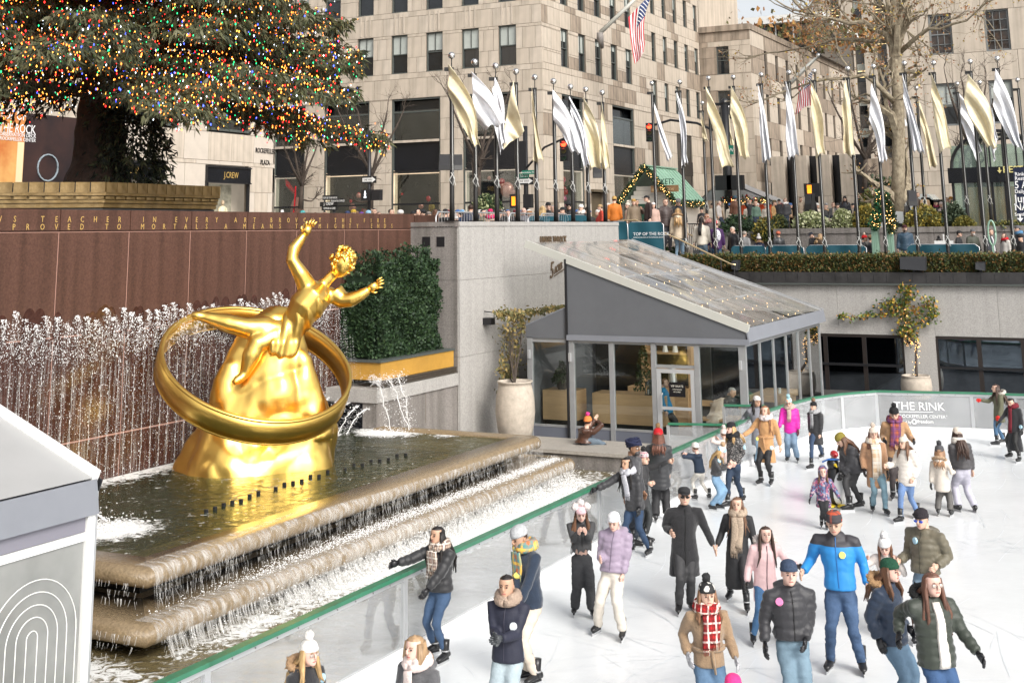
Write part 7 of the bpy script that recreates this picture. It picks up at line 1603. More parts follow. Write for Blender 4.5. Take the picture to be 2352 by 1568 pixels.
    b.ell(chin+up*hh*.2+fw*hh*.405,(.12*hh,.035*hh,.030*hh),8,5,m=3,R=np.stack([Sd,fw,up],1))
    def hand(mb,el,w_,s,sc=1):
        d=unit(w_-el); pn=unit(np.cross(d,F) if abs(np.dot(d,F))<.9 else np.cross(d,V(0,0,1))); pn=Sd*s*.9+F*.2; pn=unit(pn-d*np.dot(pn,d)); sd_=np.cross(d,pn); L=.052*H*sc; o=w_-d*.012*H
        mb.tube([o,o+d*L*.5,o+d*L],[.017*H*sc,.024*H*sc,.023*H*sc],7,flat=.55,up=pn)
        for k in range(4):
            r=o+d*L*.92+sd_*(.0125*H*(k-1.5)); Lf=L*(.72,.85,.80,.62)[k]; cu=-pn*.35
            mb.tube([r,r+d*Lf*.5+cu*Lf*.25,r+unit(d+cu*1.2)*Lf+cu*Lf*.2],[.0075*H*sc,.0068*H*sc,.005*H*sc],5)
        r=o+d*L*.35-sd_*.02*H if np.dot(sd_,F)<0 else o+d*L*.35+sd_*.02*H; q=unit(r-o-d*L*.35); mb.tube([r-q*.01*H,r+q*.012*H+d*L*.35,r+q*.012*H+d*L*.7],[.010*H*sc,.009*H*sc,.006*H*sc],5)
    gls=[]
    for (S_,el,w_,s) in arms:
        if gloves is None: hand(b,el,w_,s)
        else: g1_=MB(); hand(g1_,el,w_,s,1.15); gls.append(g1_)
    bld(b,'body',[msk,mat('eye_dark',(.03,.02,.018),.3),cm(tuple(x*.8 for x in hair[0]),'hair'),mat('lips',(.42,.14,.12),.5)])
    for gl in gls: bld(gl,'glove',cm(gloves,'leather' if sum(gloves)<.2 else 'knit'))
    # trousers
    if legs:
        pk,pc=pants[:2]; hipz=pv
        b=MB(); wd={'wide':1.0,'skirt':0,'skinny':.0,'denim':.25,'cloth':.3,'baggy':.8}.get(pants[2] if len(pants)>2 else ('denim' if pk=='denim' else 'cloth'),.25)
        ankles=[]
        az=(.10 if skates else .08)
        if seated:
            for s,a_ in ((-1,a1),(1,a2)):
                hp=pv+Sd*s*.05*H; kn=PP(*seated[0])+Sd*s*.05; an=PP(*seated[1])+Sd*s*.06; ankles.append((an,s)); b.tube([hp,lerp(hp,kn,.5),kn,lerp(kn,an,.5),an],[.072*H,.062*H,.048*H,.042*H,.034*H],10)
            b.ell(pv,(.09*H,.08*H,.07*H),12,8)
        else:
            for s,a_ in ((-1,a1),(1,a2)):
                sgn=s if Sd[0]>=0 else -s
                hp=pv+Sd*(sgn)*.045*H-V(0,0,.02*H); an=a_+V(0,0,az); kn,an2=ik(hp,an,.25*H,.235*H+.02,F); an=a_+V(0,0,az)
                ankles.append((an,s)); cz=.02 if (skates and wd<.2) else 0
                end=lerp(kn,an,.80 if (skates and wd<.2) else .97)
                b.tube([hp+V(0,0,.03*H),hp-V(0,0,.04*H),lerp(hp,kn,.55),kn,lerp(kn,end,.5),end],[.062*H,.066*H,(.052+.008*wd)*H,(.038+.016*wd)*H,(.035+.018*wd)*H,(.028+.022*wd)*H],11)
            b.ell(pv-V(0,0,.01*H),(.088*H,.078*H,.075*H),12,8,R=np.stack([Sd,F,V(0,0,1)],1))
        v,f=baked(b,(.022,.028,.038)[lod],2,lambda v:.009*H*fbm(v*V(1,1,1.6),6,seed)-.010*H*np.abs(fbm(v*V(.7,.7,2.2),8,seed))); b=MB(); b.add(tw(v),f); b.build('trousers',cm(pc,pk if pk in('denim','wool') else 'cloth'),root,True)
        if len(pants)>2 and pants[2]=='skirt' or (len(pants)>3):
            pass
        # skates or shoes
        for an,s in ankles:
            fdir=unit(F+Sd*s*.18*(1 if Sd[0]>=0 else -1)); g0=V(an[0],an[1],an[2]-az) if not seated else V(an[0],an[1],an[2]-.06); k=H/1.7; sdv=V(fdir[1],-fdir[0],0); bl=.055 if skates else 0
            b=MB()
            if skates and wd<.9: b.tube([an+V(0,0,-.01),an+V(0,0,.10*k),an+V(0,0,.19*k)-fdir*.008],[.050*k,.055*k,.058*k],10)
            prof=[(-.085,.028,.05),(-.07,.042,.085),(-.02,.044,.10),(.05,.047,.075),(.11,.049,.055),(.16,.042,.045),(.195,.02,.03)]
            b.loft([[g0+fdir*x*k+sdv*w_*k*math.cos(a)+V(0,0,bl+.005+h_*k*(math.sin(a)*.5+.5)) for a in np.arange(10)*.6283] for x,w_,h_ in prof])
            o=bld(b,'ice_skate' if skates else 'shoe',cm((.015,.015,.016),'leather'))
            if skates:
                c=g0+fdir*.05*k; bld(MB().obox(c+V(0,0,.018),fdir*.145*k,sdv*.002,V(0,0,.018)),'blade',M_alu,o,False); bld(MB().obox(c+V(0,0,.045),fdir*.12*k,sdv*.012*k,V(0,0,.011)),'blade_holder',M_blk,o,False)
                if wd<.9 and lod<2: 
                    q=an+V(0,0,.055*k); bld(MB().tube([q-V(0,0,.009),q+V(0,0,.009)],[.0585*k,.0585*k],12),'buckle_strap',M_alug,o); 
    # hair
    hc,hl=hair; mh=cm(hc,'hair')
    if hl!='bald':
        b=MB(); n=18; rings=[]
        for t in (.12,.25,.38,.5,.62,.74,.85,.94,1.0,1.05) :
            q=[]
            for a in np.arange(n)*2*math.pi/n:
                x=math.sin(a); y=math.cos(a); tt=min(t,1); sc=1.13 if hl!='short' else 1.08
                dd=(interp(HF,tt) if y>0 else interp(HB,tt)); w_=interp(HW,tt)
                front=y>.15; cut= (front and t<.80) or (hl=='short' and t<.34 ) or (y>-.2 and hl=='short' and t<.5)
                if cut: sc=.80
                q.append(chin+up*hh*(t if t<=1 else 1.03)+Sd*x*w_*hh*sc+fw*dd*y*hh*(sc if not(front and t>=.80) else 1.06)*(1))
            rings.append(q)
        b.loft(rings)
        if hl in('long','mid','bob','pony','braid'):
            Lh={'long':.20,'mid':.11,'bob':.09,'pony':.2,'braid':.19}[hl]*H
            K=26
            for k in range(K):
                a=math.pi*(.46+1.08*k/(K-1)); x=math.sin(a); y=math.cos(a)
                if hl=='pony': a=math.pi*(1+.25*(k/(K-1)-.5)); x,y=math.sin(a),math.cos(a)
                if hl=='braid': s=1 if k%2 else -1; a=math.pi/2*s*.95; x,y=math.sin(a),math.cos(a)
                p0=chin+up*hh*.72+Sd*x*hh*.36+fw*y*hh*.42; p1=chin+up*hh*.25+Sd*x*hh*.43+fw*(y*hh*.48-.0); fr=(1 if y>-.2 else -1)
                p2=nb+Sd*x*.062*H+F*(y*.07*H+(.045*H if y>-.35 else -.03*H))+V(0,0,.02*H)
                p3=p2-V(0,0,Lh*(.45+.1*rg.random()))+Sd*x*.012*H+F*(.02*H if y>-.35 else -.035*H)+rg.normal(size=3)*.012
                p4=p2-V(0,0,Lh*(.85+.25*rg.random()))+Sd*x*.02*H+F*(.015*H if y>-.35 else -.045*H)+rg.normal(size=3)*.02
                if hl=='bob': b.tube([p0,p1,lerp(p1,p2,.55),lerp(p1,p2,.95)-F*.0+rg.normal(size=3)*.006],[.02*H,.024*H,.022*H,.01*H],6)
                else: b.tube([p0,p1,lerp(p1,p2,.75),p3,p4],[.012*H,.015*H,.015*H,.012*H,.003*H],5)
        bld(b,'hair',mh)
    if beard: bld(MB().ell(chin+up*hh*.13+fw*hh*.27,(.27*hh,.2*hh,.22*hh),10,7,R=np.stack([Sd,fw,up],1)),'beard',cm(beard,'hair'))
    if glasses:
        b=MB()
        for s in (-1,1): b.ell(chin+up*hh*.5+Sd*s*hh*.17+fw*hh*.435,(.13*hh,.03*hh,.085*hh),8,5,R=np.stack([Sd,fw,up],1))
        b.bar(chin+up*hh*.54-Sd*hh*.33+fw*hh*.42,chin+up*hh*.54+Sd*hh*.33+fw*hh*.42,.012*hh,.02*hh); bld(b,'glasses',mat('lens_'+glasses,{'dark':(.01,.01,.012),'blue':(.05,.12,.6),'amber':(.4,.12,.03),'clear':(.45,.38,.33)}[glasses],.1,metal=.3))
    # headwear
    if hat:
        ht_,hcol=hat[:2]; mhat=hat[2] if len(hat)>2 else cm(hcol,'knit'); b=MB(); n=16
        if ht_ in('beanie','flap','slouch'):
            sl=.10 if ht_=='slouch' else 0
            rings=[[chin+up*hh*(t+(.05*math.cos(a) if t<.8 else 0))+Sd*math.sin(a)*w_*hh+fw*(math.cos(a)*w_*1.2-.045-(sl if t>1 else 0))*hh for a in np.arange(n)*2*math.pi/n] for t,w_ in ((.60,.40),(.61,.425),(.74,.435),(.76,.41),(.88,.405),(.98,.36),(1.06,.27),(1.11,.16),(1.135,.04))]; b.loft(rings)
            if ht_=='flap':
                for s in (-1,1): b.tube([chin+up*hh*.66+Sd*s*hh*.37,chin+up*hh*.4+Sd*s*hh*.42,chin+up*hh*.18+Sd*s*hh*.38],[.16*hh,.15*hh,.04*hh],8,flat=.5)
        elif ht_=='cap':
            rings=[[chin+up*hh*t+Sd*math.sin(a)*w_*hh+fw*(math.cos(a)*(w_*1.15)-.03)*hh for a in np.arange(n)*2*math.pi/n] for t,w_ in ((.66,.40),(.8,.42),(.93,.38),(1.02,.27),(1.07,.08))]; b.loft(rings); b.ell(chin+up*hh*.70+fw*hh*.60,(.30*hh,.30*hh,.035*hh),12,6,R=np.stack([Sd,fw,up],1))
        elif ht_=='turban':
            for k in range(7): 
                c0=chin+up*hh*(.68+.07*k); r=(.46,.52,.54,.53,.48,.40,.26)[k]; b.tube([c0+Sd*math.sin(a)*r*hh+fw*(math.cos(a)*r*1.12-.05)*hh+up*.12*hh*math.cos(a+k) for a in np.linspace(0,6.283,15)],.09*hh,6)
            b.ell(chin+up*hh*.95-fw*hh*.05,(.42*hh,.48*hh,.28*hh),12,8,R=np.stack([Sd,fw,up],1))
        elif ht_=='helmet': b.ell(chin+up*hh*.80-fw*hh*.03,(.50*hh,.60*hh,.42*hh),16,10,R=np.stack([Sd,fw,up],1)); b.ell(chin+up*hh*.60-fw*hh*.2,(.48*hh,.42*hh,.3*hh),14,8,R=np.stack([Sd,fw,up],1))
        elif ht_=='furhat': b.ell(chin+up*hh*.85-fw*hh*.05,(.56*hh,.62*hh,.40*hh),14,9,R=np.stack([Sd,fw,up],1),jit=.05)
        elif ht_=='muffs':
            for s in (-1,1): b.ell(chin+up*hh*.45+Sd*s*hh*.45,(.12*hh,.22*hh,.22*hh),10,7,R=np.stack([Sd,fw,up],1))
            b.tube([chin+up*hh*(.45+.68*math.sin(a))+Sd*hh*.45*math.cos(a) for a in np.linspace(0,math.pi,9)],.04*hh,5)
        ho=bld(b,'hat',mhat)
        if pom: 
            pb=MB(); pc_=chin+up*hh*1.13+V(0,0,.035)-fw*hh*.05; pb.ell(pc_,.05,10,8,jit=.12); bld(pb,'pompom',cm(pom,'fur'),ho)
            if hat[0]=='beanie' and len(hat)>3: 
                for s in (-1,1): pb=MB(); pb.ell(chin+up*hh*1.05+Sd*s*hh*.45,.055,9,7,jit=.12); bld(pb,'pompom',cm(pom,'fur'),ho)
    if hood in('fur','upfur') : 
        fc=extra_fur if False else (coat[4] if len(coat)>4 else (.35,.22,.12)); b=MB()
        for k in range(90):
            t=rg.random()*2*math.pi; a=t; c=nb+Sd*math.cos(a)*.092*H-F*(.045*H+.062*H*math.sin(a))+V(0,0,.02*H+.035*H*max(0,math.sin(a))) ; dd=unit(rg.normal(size=3)); b.tube([c,c+dd*.035*H],[.014*H,.002],4)
        b.tube([nb+Sd*math.cos(a)*.09*H-F*(.045*H+.06*H*math.sin(a))+V(0,0,.02*H+.035*H*max(0,math.sin(a))) for a in np.linspace(-.6,3.75,12)],.024*H,7); bld(b,'fur_trim',cm(fc,'fur'))
    if scarf:
        sc_=scarf[0]; ms=sc_ if isinstance(sc_,bpy.types.Material) else cm(sc_,'knit'); b=MB(); ln=scarf[1] if len(scarf)>1 else 0
        for k in range(2): b.tube([nb+V(0,0,.022*H+.02*H*k)+Sd*math.sin(a)*(.070-.006*k)*H+F*(math.cos(a)*(.068-.006*k)+.008)*H-V(0,0,.016*H*max(0,math.cos(a))) for a in np.linspace(.3*k,6.283+.3*k,16)],.028*H,8,flat=1.1)
        if ln:
            for k,o in enumerate((-.02,.028) if (len(scarf)>2 and scarf[2]) else (.0,)):
                pts=[]
                for t in np.linspace(0,1,7):
                    z=nb[2]-.01*H-ln*H*t*(1 if k==0 else .85); c=lerp(nb,pv,min(1,max(0,(nb[2]-z)/(nb[2]-pv[2])))); pts.append(V(c[0],c[1],z)+F*(.092*H+fat+.01*math.sin(t*6+k))+Sd*(o+.006*math.sin(t*5))*H)
                b.tube(pts,[.036*H]*7,8,flat=.32,up=F); e=pts[-1]
                for j in range(7): q=e+Sd*(j-3)*.010*H; b.tube([q,q-V(0,0,.045*H)+rg.normal(size=3)*.004],[.0035*H,.002*H],3)
        bld(b,'scarf',ms)
    # marks on the coat, laid on its surface
    def hit(x,y):
        d=ray(x,y); r=bvh.ray_cast(Vector(CAMP),Vector(d)); return r
    if badge:
        for (x,y,c) in badge:
            r=hit(x,y)
            if r[0] is not None and r[1] is not None:
                p=np.array(r[0]); n_=np.array(r[1]); n_=n_ if np.dot(n_,CAMP-p)>0 else -n_; n_=unit(n_); u_=unit(np.cross(n_,V(0,0,1))); w_=np.cross(u_,n_); bb=MB(); bb.add([p+n_*.022+u_*.042*math.cos(a)+w_*.042*math.sin(a) for a in np.arange(14)*.4488]+[p-n_*.004+u_*.042*math.cos(a)+w_*.042*math.sin(a) for a in np.arange(14)*.4488],[tuple(range(14))]+[(i,(i+1)%14,(i+1)%14+14,i+14) for i in range(14)]); bb.build('sticker',mat('sticker_'+c,BADGE[c],.5),root)
    if zipc is not None or open_front is not None:
        pz=[]; 
        for t in np.linspace(0,1,14):
            z=lerp(nb[2]-.0,hzv+.01,t); c=lerp(nb,pv,min(1,max(0,(nb[2]-z)/(nb[2]-pv[2])))); o=tw(V(c[0],c[1],z)); dW=R*F[0]+T*F[1]; r=bvh.ray_cast(Vector(o+dW*.6),Vector(-dW))
            if r[0] is not None and np.linalg.norm(np.array(r[0])[:2]-o[:2])<.25*H/1.5: pz.append(np.array(r[0])+dW*.004)
        if len(pz)>3:
            if zipc is not None: bb=MB(); bb.tube(pz,.006,4); bb.build('zip',cm(zipc,'cloth'),root)
            if open_front is not None:
                bb=MB(); sw_=R*Sd[0]+T*Sd[1]; dW=R*F[0]+T*F[1]; rr_=[]
                for i,p in enumerate(pz): wv=.030*H+.012*H*i/len(pz); rr_.append([p-sw_*wv+dW*-.012,p-sw_*wv*.6+dW*.006,p+dW*.010,p+sw_*wv*.6+dW*.006,p+sw_*wv-dW*.012,p-dW*.02])
                bb.loft(rr_); bb.build('shirt_front',cm(open_front,'cloth'),root,True)
    if belt:
        wz=lerp(pv,nb,.25); b=MB(); b.tube([wz+Sd*math.cos(a)*(.099*H+fat)+F*math.sin(a)*(.082*H+fat) for a in np.linspace(0,6.283,19)],.013*H,6,flat=1.0); b.tube([wz+F*.09*H,wz+F*.1*H-V(0,0,.05*H)+Sd*.01,wz+F*.1*H-V(0,0,.14*H)+Sd*.03],[.012*H,.012*H,.008*H],5); bld(b,'belt',mcoat)
    if extra=='phone':
        w_=(arms[0][2]+arms[1][2])/2 if (hs_[0] is not None and hs_[1] is not None) else (arms[0] if hs_[0] is not None else arms[1])[2]; c=tw(w_+V(0,0,.05)+F*.02)
        tag(MB().obox(c,(R*Sd[0]+T*Sd[1])*.038,(R*F[0]+T*F[1])*.005,V(0,0,.07)).build('phone',M_blk,None),'phone held by '+label[:60].rsplit(' ',1)[0] if len(label.split())<9 else 'phone held by '+' '.join(label.split()[:8]),'phone')
    if extra=='backpack':
        c=lerp(pv,nb,.6)-F*.14*H; bb=MB(); bb.ell(c,(.085*H,.06*H,.13*H),12,8,R=np.stack([Sd,F,V(0,0,1)],1)); bld(bb,'backpack',patterned('backpack_print',[(.7,.7,.72),(.55,.55,.6),(.15,.13,.2)],40))
    return root
BLKC=(.018,.018,.020); NAVY=(.012,.018,.04); JE=(.04,.085,.17); JEL=(.20,.30,.40); JED=(.018,.03,.055); CAM=(.45,.25,.11); CREAM=(.66,.61,.53)
HB_=(.045,.022,.014); HBR=(.13,.06,.03); HBL=(.42,.27,.12); HK=(.012,.009,.008)
P=person
def blue_charcoal():
    m=bpy.data.materials.new('blue_jacket_charcoal_yoke'); m.use_nodes=True; N=m.node_tree.nodes; L=m.node_tree.links; b=N['Principled BSDF']; b.inputs['Roughness'].default_value=.6; tc=N.new('ShaderNodeTexCoord'); sp=N.new('ShaderNodeSeparateXYZ'); L.new(tc.outputs['Object'],sp.inputs[0])
    r=N.new('ShaderNodeValToRGB'); r.color_ramp.interpolation='CONSTANT'; r.color_ramp.elements[0].color=(.02,.22,.55,1); r.color_ramp.elements[1].position=.64; r.color_ramp.elements[1].color=(.04,.038,.045,1)
    mr=N.new('ShaderNodeMapRange'); mr.inputs['From Min'].default_value=1.0; mr.inputs['From Max'].default_value=1.74; L.new(sp.outputs[2],mr.inputs[0]); L.new(mr.outputs[0],r.inputs[0]); L.new(r.outputs[0],b.inputs['Base Color']); return m
P('woman in black puffer jacket and tan plaid scarf gesturing beside the rail',(999,1503),(1023,1522),(1004,1206),face=-45,hands=((903,1296,.1),(978,1361,.25)),coat=('puffer',BLKC,1358),pants=('denim',JE,'skinny'),hair=(HK,'long'),scarf=(plaid('plaid_tan',(.55,.42,.32),(.14,.09,.08),(.75,.70,.62),60),.17,1),gloves=(.012,.012,.014),skin='m')
P('blonde woman in white bobble hat and black coat at the bottom edge',None,None,(712,1442),H=1.66,face=38,coat=('wool',(.014,.014,.017),.3),hat=('beanie',(.72,.70,.66)),pom=(.75,.73,.69),hair=(HBL,'mid'),badge=[(738,1555,'b')],glasses='clear',skin='p',hood='fur')
P('woman with blond bob and pale pink scarf at the bottom edge',None,None,(952,1456),H=1.66,face=-42,coat=('wool',(.085,.085,.09),.35),hair=((.34,.22,.12),'bob'),scarf=((.72,.60,.56),.1),skin='p',hood='down')
P('dark haired man in navy jacket clasping grey gloves',None,None,(1163,1317),H=1.72,face=-20,hands=((1135,1458,.28),(1150,1466,.3)),coat=('cloth',(.016,.018,.035),1520),pants=('denim',(.38,.46,.50)),hair=(HK,'short'),gloves=(.05,.055,.06),badge=[(1180,1438,'w')],scarf=((.35,.26,.2),),zipc=(.03,.03,.05),skin='m',hood='down')
P('man in grey beanie and multicoloured scarf looking down behind the navy jacket',(1233,1572),(1213,1560),(1186,1207),face=-55,nod=22,hands=((1185,1375,.25),(1190,1390,.3)),coat=('wool',(.014,.026,.05),1395),pants=('cloth',(.60,.52,.43)),hat=('beanie',(.42,.43,.44)),hair=(HB_,'short'),scarf=(plaid('plaid_multi',(.55,.16,.06),(.05,.28,.28),(.75,.50,.08),30),.18,1),badge=[(1188,1322,'y')],skin='m')
P('girl in black jacket and pink bobble hat looking at her phone',(1320,1411),(1360,1417),(1334,1143),face=5,nod=18,hands=((1328,1222,.25),(1346,1222,.25)),coat=('cloth',(.045,.045,.047),1256),pants=('denim',(.035,.036,.04),'wide'),hat=('beanie',(.68,.45,.48),cm((.68,.45,.48),'knit'),2),pom=(.75,.68,.66),hair=(HBR,'braid'),zipc=(.01,.01,.01),extra='phone',skin='p')
P('girl in lavender puffer and white earflap hat with cream trousers',(1374,1453),(1431,1468),(1408,1176),face=-18,nod=16,hands=((1379,1283,.1),(1430,1326,.05)),coat=('puffer',(.30,.24,.32),1316),pants=('cloth',(.62,.57,.50),'baggy'),hat=('flap',(.72,.72,.74)),hair=(HBL,'short'),zipc=(.15,.12,.17),skin='p',hood='down')
P('man in long black coat, black cap and sunglasses holding a hand',(1560,1408),(1586,1401),(1571,1115),face=6,hands=((1540,1222,.06),(1640,1255,.0)),coat=('wool',(.012,.012,.014),1322),pants=('cloth',(.03,.03,.032)),hat=('cap',(.02,.02,.022)),glasses='dark',hair=(HB_,'short'),zipc=(.005,.005,.005),wide=1,skin='l')
P('long haired woman in black coat and beige scarf holding his hand',(1678,1376),(1716,1406),(1692,1139),face=-8,hands=((1646,1254,.0),(1735,1270,.05)),coat=('cloth',(.018,.018,.02),1350),pants=('cloth',(.014,.013,.015),'skinny'),hair=((.16,.085,.05),'long'),scarf=((.40,.31,.23),.33,1),skin='l')
P('girl in pale pink parka with fur hood, brown hair',(1731,1478),(1790,1468),(1758,1206),face=10,hands=((1716,1338,.05),(1833,1300,-.05)),coat=('cloth',(.66,.45,.45),1383,cm((.66,.45,.45),'cloth'),(.68,.60,.55)),pants=('denim',(.06,.16,.32)),hair=(HB_,'long'),hood='fur',gloves=(.02,.02,.022),zipc=(.08,.05,.06),skin='p')
P('smiling woman in camel coat with red tartan scarf and patterned bobble hat',None,None,(1622,1312),H=1.78,face=14,hands=((1580,1503,.05),(1690,1513,.05)),coat=('wool',(.27,.18,.105),1530),pants=('denim',(.09,.17,.28)),hat=('beanie',(.02,.02,.02),patterned('hat_bw',[(.015,.015,.016),(.6,.58,.55),(.015,.015,.016)],22)),pom=(.02,.02,.022),hair=((.20,.10,.05),'mid'),scarf=(plaid('tartan_red',(.50,.012,.012),(.10,.008,.01),(.75,.70,.62),52),.20,1),gloves=(.42,.42,.44),belt=True,skin='l')
P('child in bright pink hat at the very bottom of the picture',None,None,(1683,1545),H=1.25,face=0,coat=('puffer',(.5,.03,.15),.4),hat=('beanie',(.80,.04,.22)),hair=(HBR,'short'),skin='p')
P('young man in black puffer with navy beanie and pink sticker',None,None,(1811,1284),H=1.80,face=12,hands=((1850,1470,.1),(1757,1478,.1)),coat=('puffer',(.024,.024,.028),1466),pants=('denim',(.17,.26,.33)),hat=('beanie',(.035,.055,.10)),hair=(HBR,'short'),gloves=(.015,.015,.017),badge=[(1791,1382,'p')],zipc=(.005,.005,.006),hood='down',skin='p',wide=1)
P('tall man in blue jacket with charcoal shoulders and striped beanie',(1909,1538),(1981,1543),(1914,1173),face=-6,nod=14,hands=((1844,1312,.0),(1992,1345,.05)),coat=('cloth',(.02,.22,.55),1356,blue_charcoal()),pants=('denim',(.05,.10,.20)),hat=('beanie',(.05,.045,.045),plaid('beanie_stripe',(.05,.045,.05),(.05,.045,.05),(.5,.08,.03),30)),hair=(HBR,'short'),badge=[(1934,1274,'y')],zipc=(.015,.12,.35),wide=1,skin='l')
P('young girl in white ribbed bobble hat and cream coat, long brown hair',(2064,1475),(2040,1462),(2029,1216),face=-5,nod=20,hands=((1990,1285,.0),(2062,1290,.0)),coat=('cloth',(.68,.62,.58),1400),pants=('denim',JE),hat=('beanie',(.70,.69,.68)),pom=(.78,.76,.75),hair=((.18,.08,.04),'long'),skin='p')
P('woman in navy puffer with tan fur hood and dark green beanie',None,None,(2043,1280),H=1.72,face=62,hands=((2019,1470,.15),(2085,1440,-.1)),coat=('puffer',(.012,.026,.055),1478,cm((.012,.026,.055),'puffer'),(.40,.24,.12)),pants=('denim',(.13,.22,.32),'skinny'),hat=('beanie',(.008,.06,.03)),hair=(HBR,'mid'),hood='fur',gloves=(.015,.015,.017),skin='p')
P('man in olive puffer, black beanie and mirrored sunglasses',(2118,1478),(2150,1484),(2113,1167),face=-28,nod=10,hands=((2066,1288,.0),(2152,1300,.12)),coat=('puffer',(.12,.105,.07),1316),pants=('denim',(.22,.32,.42)),hat=('beanie',(.018,.014,.018)),hair=(HB_,'short'),glasses='blue',badge=[(2103,1241,'b')],zipc=(.05,.045,.03),hood='down',wide=1,skin='l')
P('woman in dark green parka with black fur hood and long brown hair',None,None,(2140,1311),H=1.78,face=32,hands=((2246,1500,.05),(2064,1455,.05)),coat=('puffer',(.028,.036,.026),1528,cm((.028,.036,.026),'puffer'),(.012,.012,.012)),pants=('denim',(.035,.09,.21)),hair=((.12,.055,.035),'long'),hood='fur',gloves=(.015,.015,.017),open_front=(.66,.63,.58),glasses='clear',skin='p',wide=1)
P('woman with long black hair and pale scarf reaching for the rail',(1451,1267),(1493,1275),(1438,1048),face=-35,hands=((1360,1128,.0),(1468,1170,.15)),coat=('puffer',(.025,.025,.028),1170),pants=('denim',(.02,.05,.11)),hair=(HK,'long'),scarf=((.48,.48,.52),.22),gloves=(.012,.012,.014),skin='m')
P('bearded man in navy turban and grey coat behind the rail',(1442,1250),(1456,1256),(1456,1008),face=55,coat=('wool',(.045,.045,.05),1140),pants=('cloth',(.015,.02,.03)),hat=('turban',(.012,.016,.05)),hair=(HK,'short'),beard=(.05,.045,.045),skin='d',glasses='clear')
P('person in striped pompom hat holding up a phone over the rail',(1468,1236),(1483,1247),(1478,1022),face=62,hands=((1548,1056,.0),(1490,1110,.1)),coat=('cloth',(.03,.03,.032),1165),pants=('cloth',(.025,.028,.03)),hat=('beanie',(.1,.1,.1),plaid('hat_rainbow',(.02,.02,.02),(.65,.6,.6),(.5,.15,.2),70)),pom=(.015,.015,.016),hair=(HK,'short'),extra='phone',skin='l')
P('woman in long black puffer and red bobble hat seen from behind',(1506,1199),(1532,1193),(1511,969),face=178,hands=((1483,1100,-.1),(1537,1090,-.1)),coat=('puffer',(.022,.023,.026),1119),pants=('cloth',(.012,.012,.014),'wide'),hat=('beanie',(.50,.008,.015)),pom=(.25,.15,.07),hair=((.13,.05,.03),'mid'),hood='down',lod=1)
P('child in white hat and navy jacket leaning on the green rail',(1598,1149),(1630,1147),(1596,1014),face=215,hands=((1568,1034,.0),(1575,1042,.1)),coat=('cloth',(.012,.025,.05),1085),pants=('cloth',(.6,.57,.52)),hat=('beanie',(.66,.62,.58)),hair=(HBR,'short'),lod=1,skin='p',hood='down')
P('blonde girl in dark puffer and white patterned hat bending forward',(1634,1172),(1651,1170),(1660,1012),face=70,nod=25,hands=((1673,1066,.05),(1672,1072,.1)),coat=('puffer',(.035,.034,.036),1092),pants=('denim',(.20,.34,.50),'wide'),hat=('beanie',(.6,.62,.64),patterned('hat_zigzag',[(.68,.7,.7),(.15,.35,.5),(.68,.7,.7)],30)),pom=(.45,.30,.18),hair=(HBL,'long'),badge=[(1651,1058,'b')],lod=1,skin='p')
P('blonde woman in black beanie and speckled tweed jacket',(1672,1166),(1706,1152),(1678,968),face=-52,hands=((1680,1058,.12),(1690,1062,.12)),coat=('wool',(.04,.04,.042),1066,patterned('tweed',[(.02,.02,.022),(.03,.03,.03),(.30,.28,.27),(.04,.04,.04)],75)),pants=('denim',(.02,.04,.08)),hat=('beanie',(.010,.010,.012)),hair=(HBL,'mid'),scarf=((.012,.012,.014),),badge=[(1709,1027,'b')],lod=1,skin='p')
P('small child in pale pink bobble hat holding the rail',(1680,1110),(1688,1112),(1661,972),face=200,hands=((1640,1002,.0),(1650,1008,.0)),coat=('cloth',(.62,.52,.48),1060),pants=('cloth',(.5,.4,.35)),hat=('beanie',(.68,.56,.52)),pom=(.70,.58,.54),hair=(HBR,'short'),lod=1,skin='p')
P('woman in grey hooded coat and white beanie by the gate',(1737,1071),(1763,1076),(1738,908),face=24,hands=((1700,972,.0),None),coat=('cloth',(.17,.17,.19),1022),pants=('denim',(.22,.34,.45)),hat=('beanie',(.62,.58,.56)),hair=(HK,'mid'),hood='down',badge=[(1740,1007,'y')],lod=1,skin='m')
P('woman in camel wrap coat with chestnut waves and white scarf',(1748,1112),(1773,1114),(1756,930),face=-22,hands=((1706,1000,.05),(1794,1032,.0)),coat=('wool',(.50,.27,.115),1062),pants=('cloth',(.010,.010,.012),'skinny'),hair=((.24,.11,.05),'long'),scarf=((.68,.60,.58),),badge=[(1772,1028,'b')],belt=True,lod=1,skin='l')
P('skater in bright magenta puffer and turquoise bobble hat',(1810,1059),(1832,1061),(1810,903),face=-8,nod=15,hands=((1789,984,.05),(1834,993,.05)),coat=('puffer',(.62,.01,.33),996),pants=('denim',(.20,.30,.42),'wide'),hat=('beanie',(.35,.6,.65),patterned('hat_turq',[(.25,.6,.68),(.75,.4,.25),(.7,.75,.75)],26)),pom=(.35,.55,.6),hair=(HBR,'short'),scarf=((.52,.38,.33),.16),gloves=(.12,.02,.03),lod=1,skin='l')
P('skater in long black coat, grey scarf and black hat with brown bobble',(1864,1078),(1889,1052),(1867,911),face=-38,hands=((1884,1014,.1),(1860,1005,.05)),coat=('puffer',(.02,.02,.022),1020),pants=('denim',(.03,.06,.12)),hat=('beanie',(.010,.010,.011)),pom=(.22,.13,.08),hair=(HK,'short'),scarf=((.36,.36,.37),.2),hood='down',lod=1,skin='l')
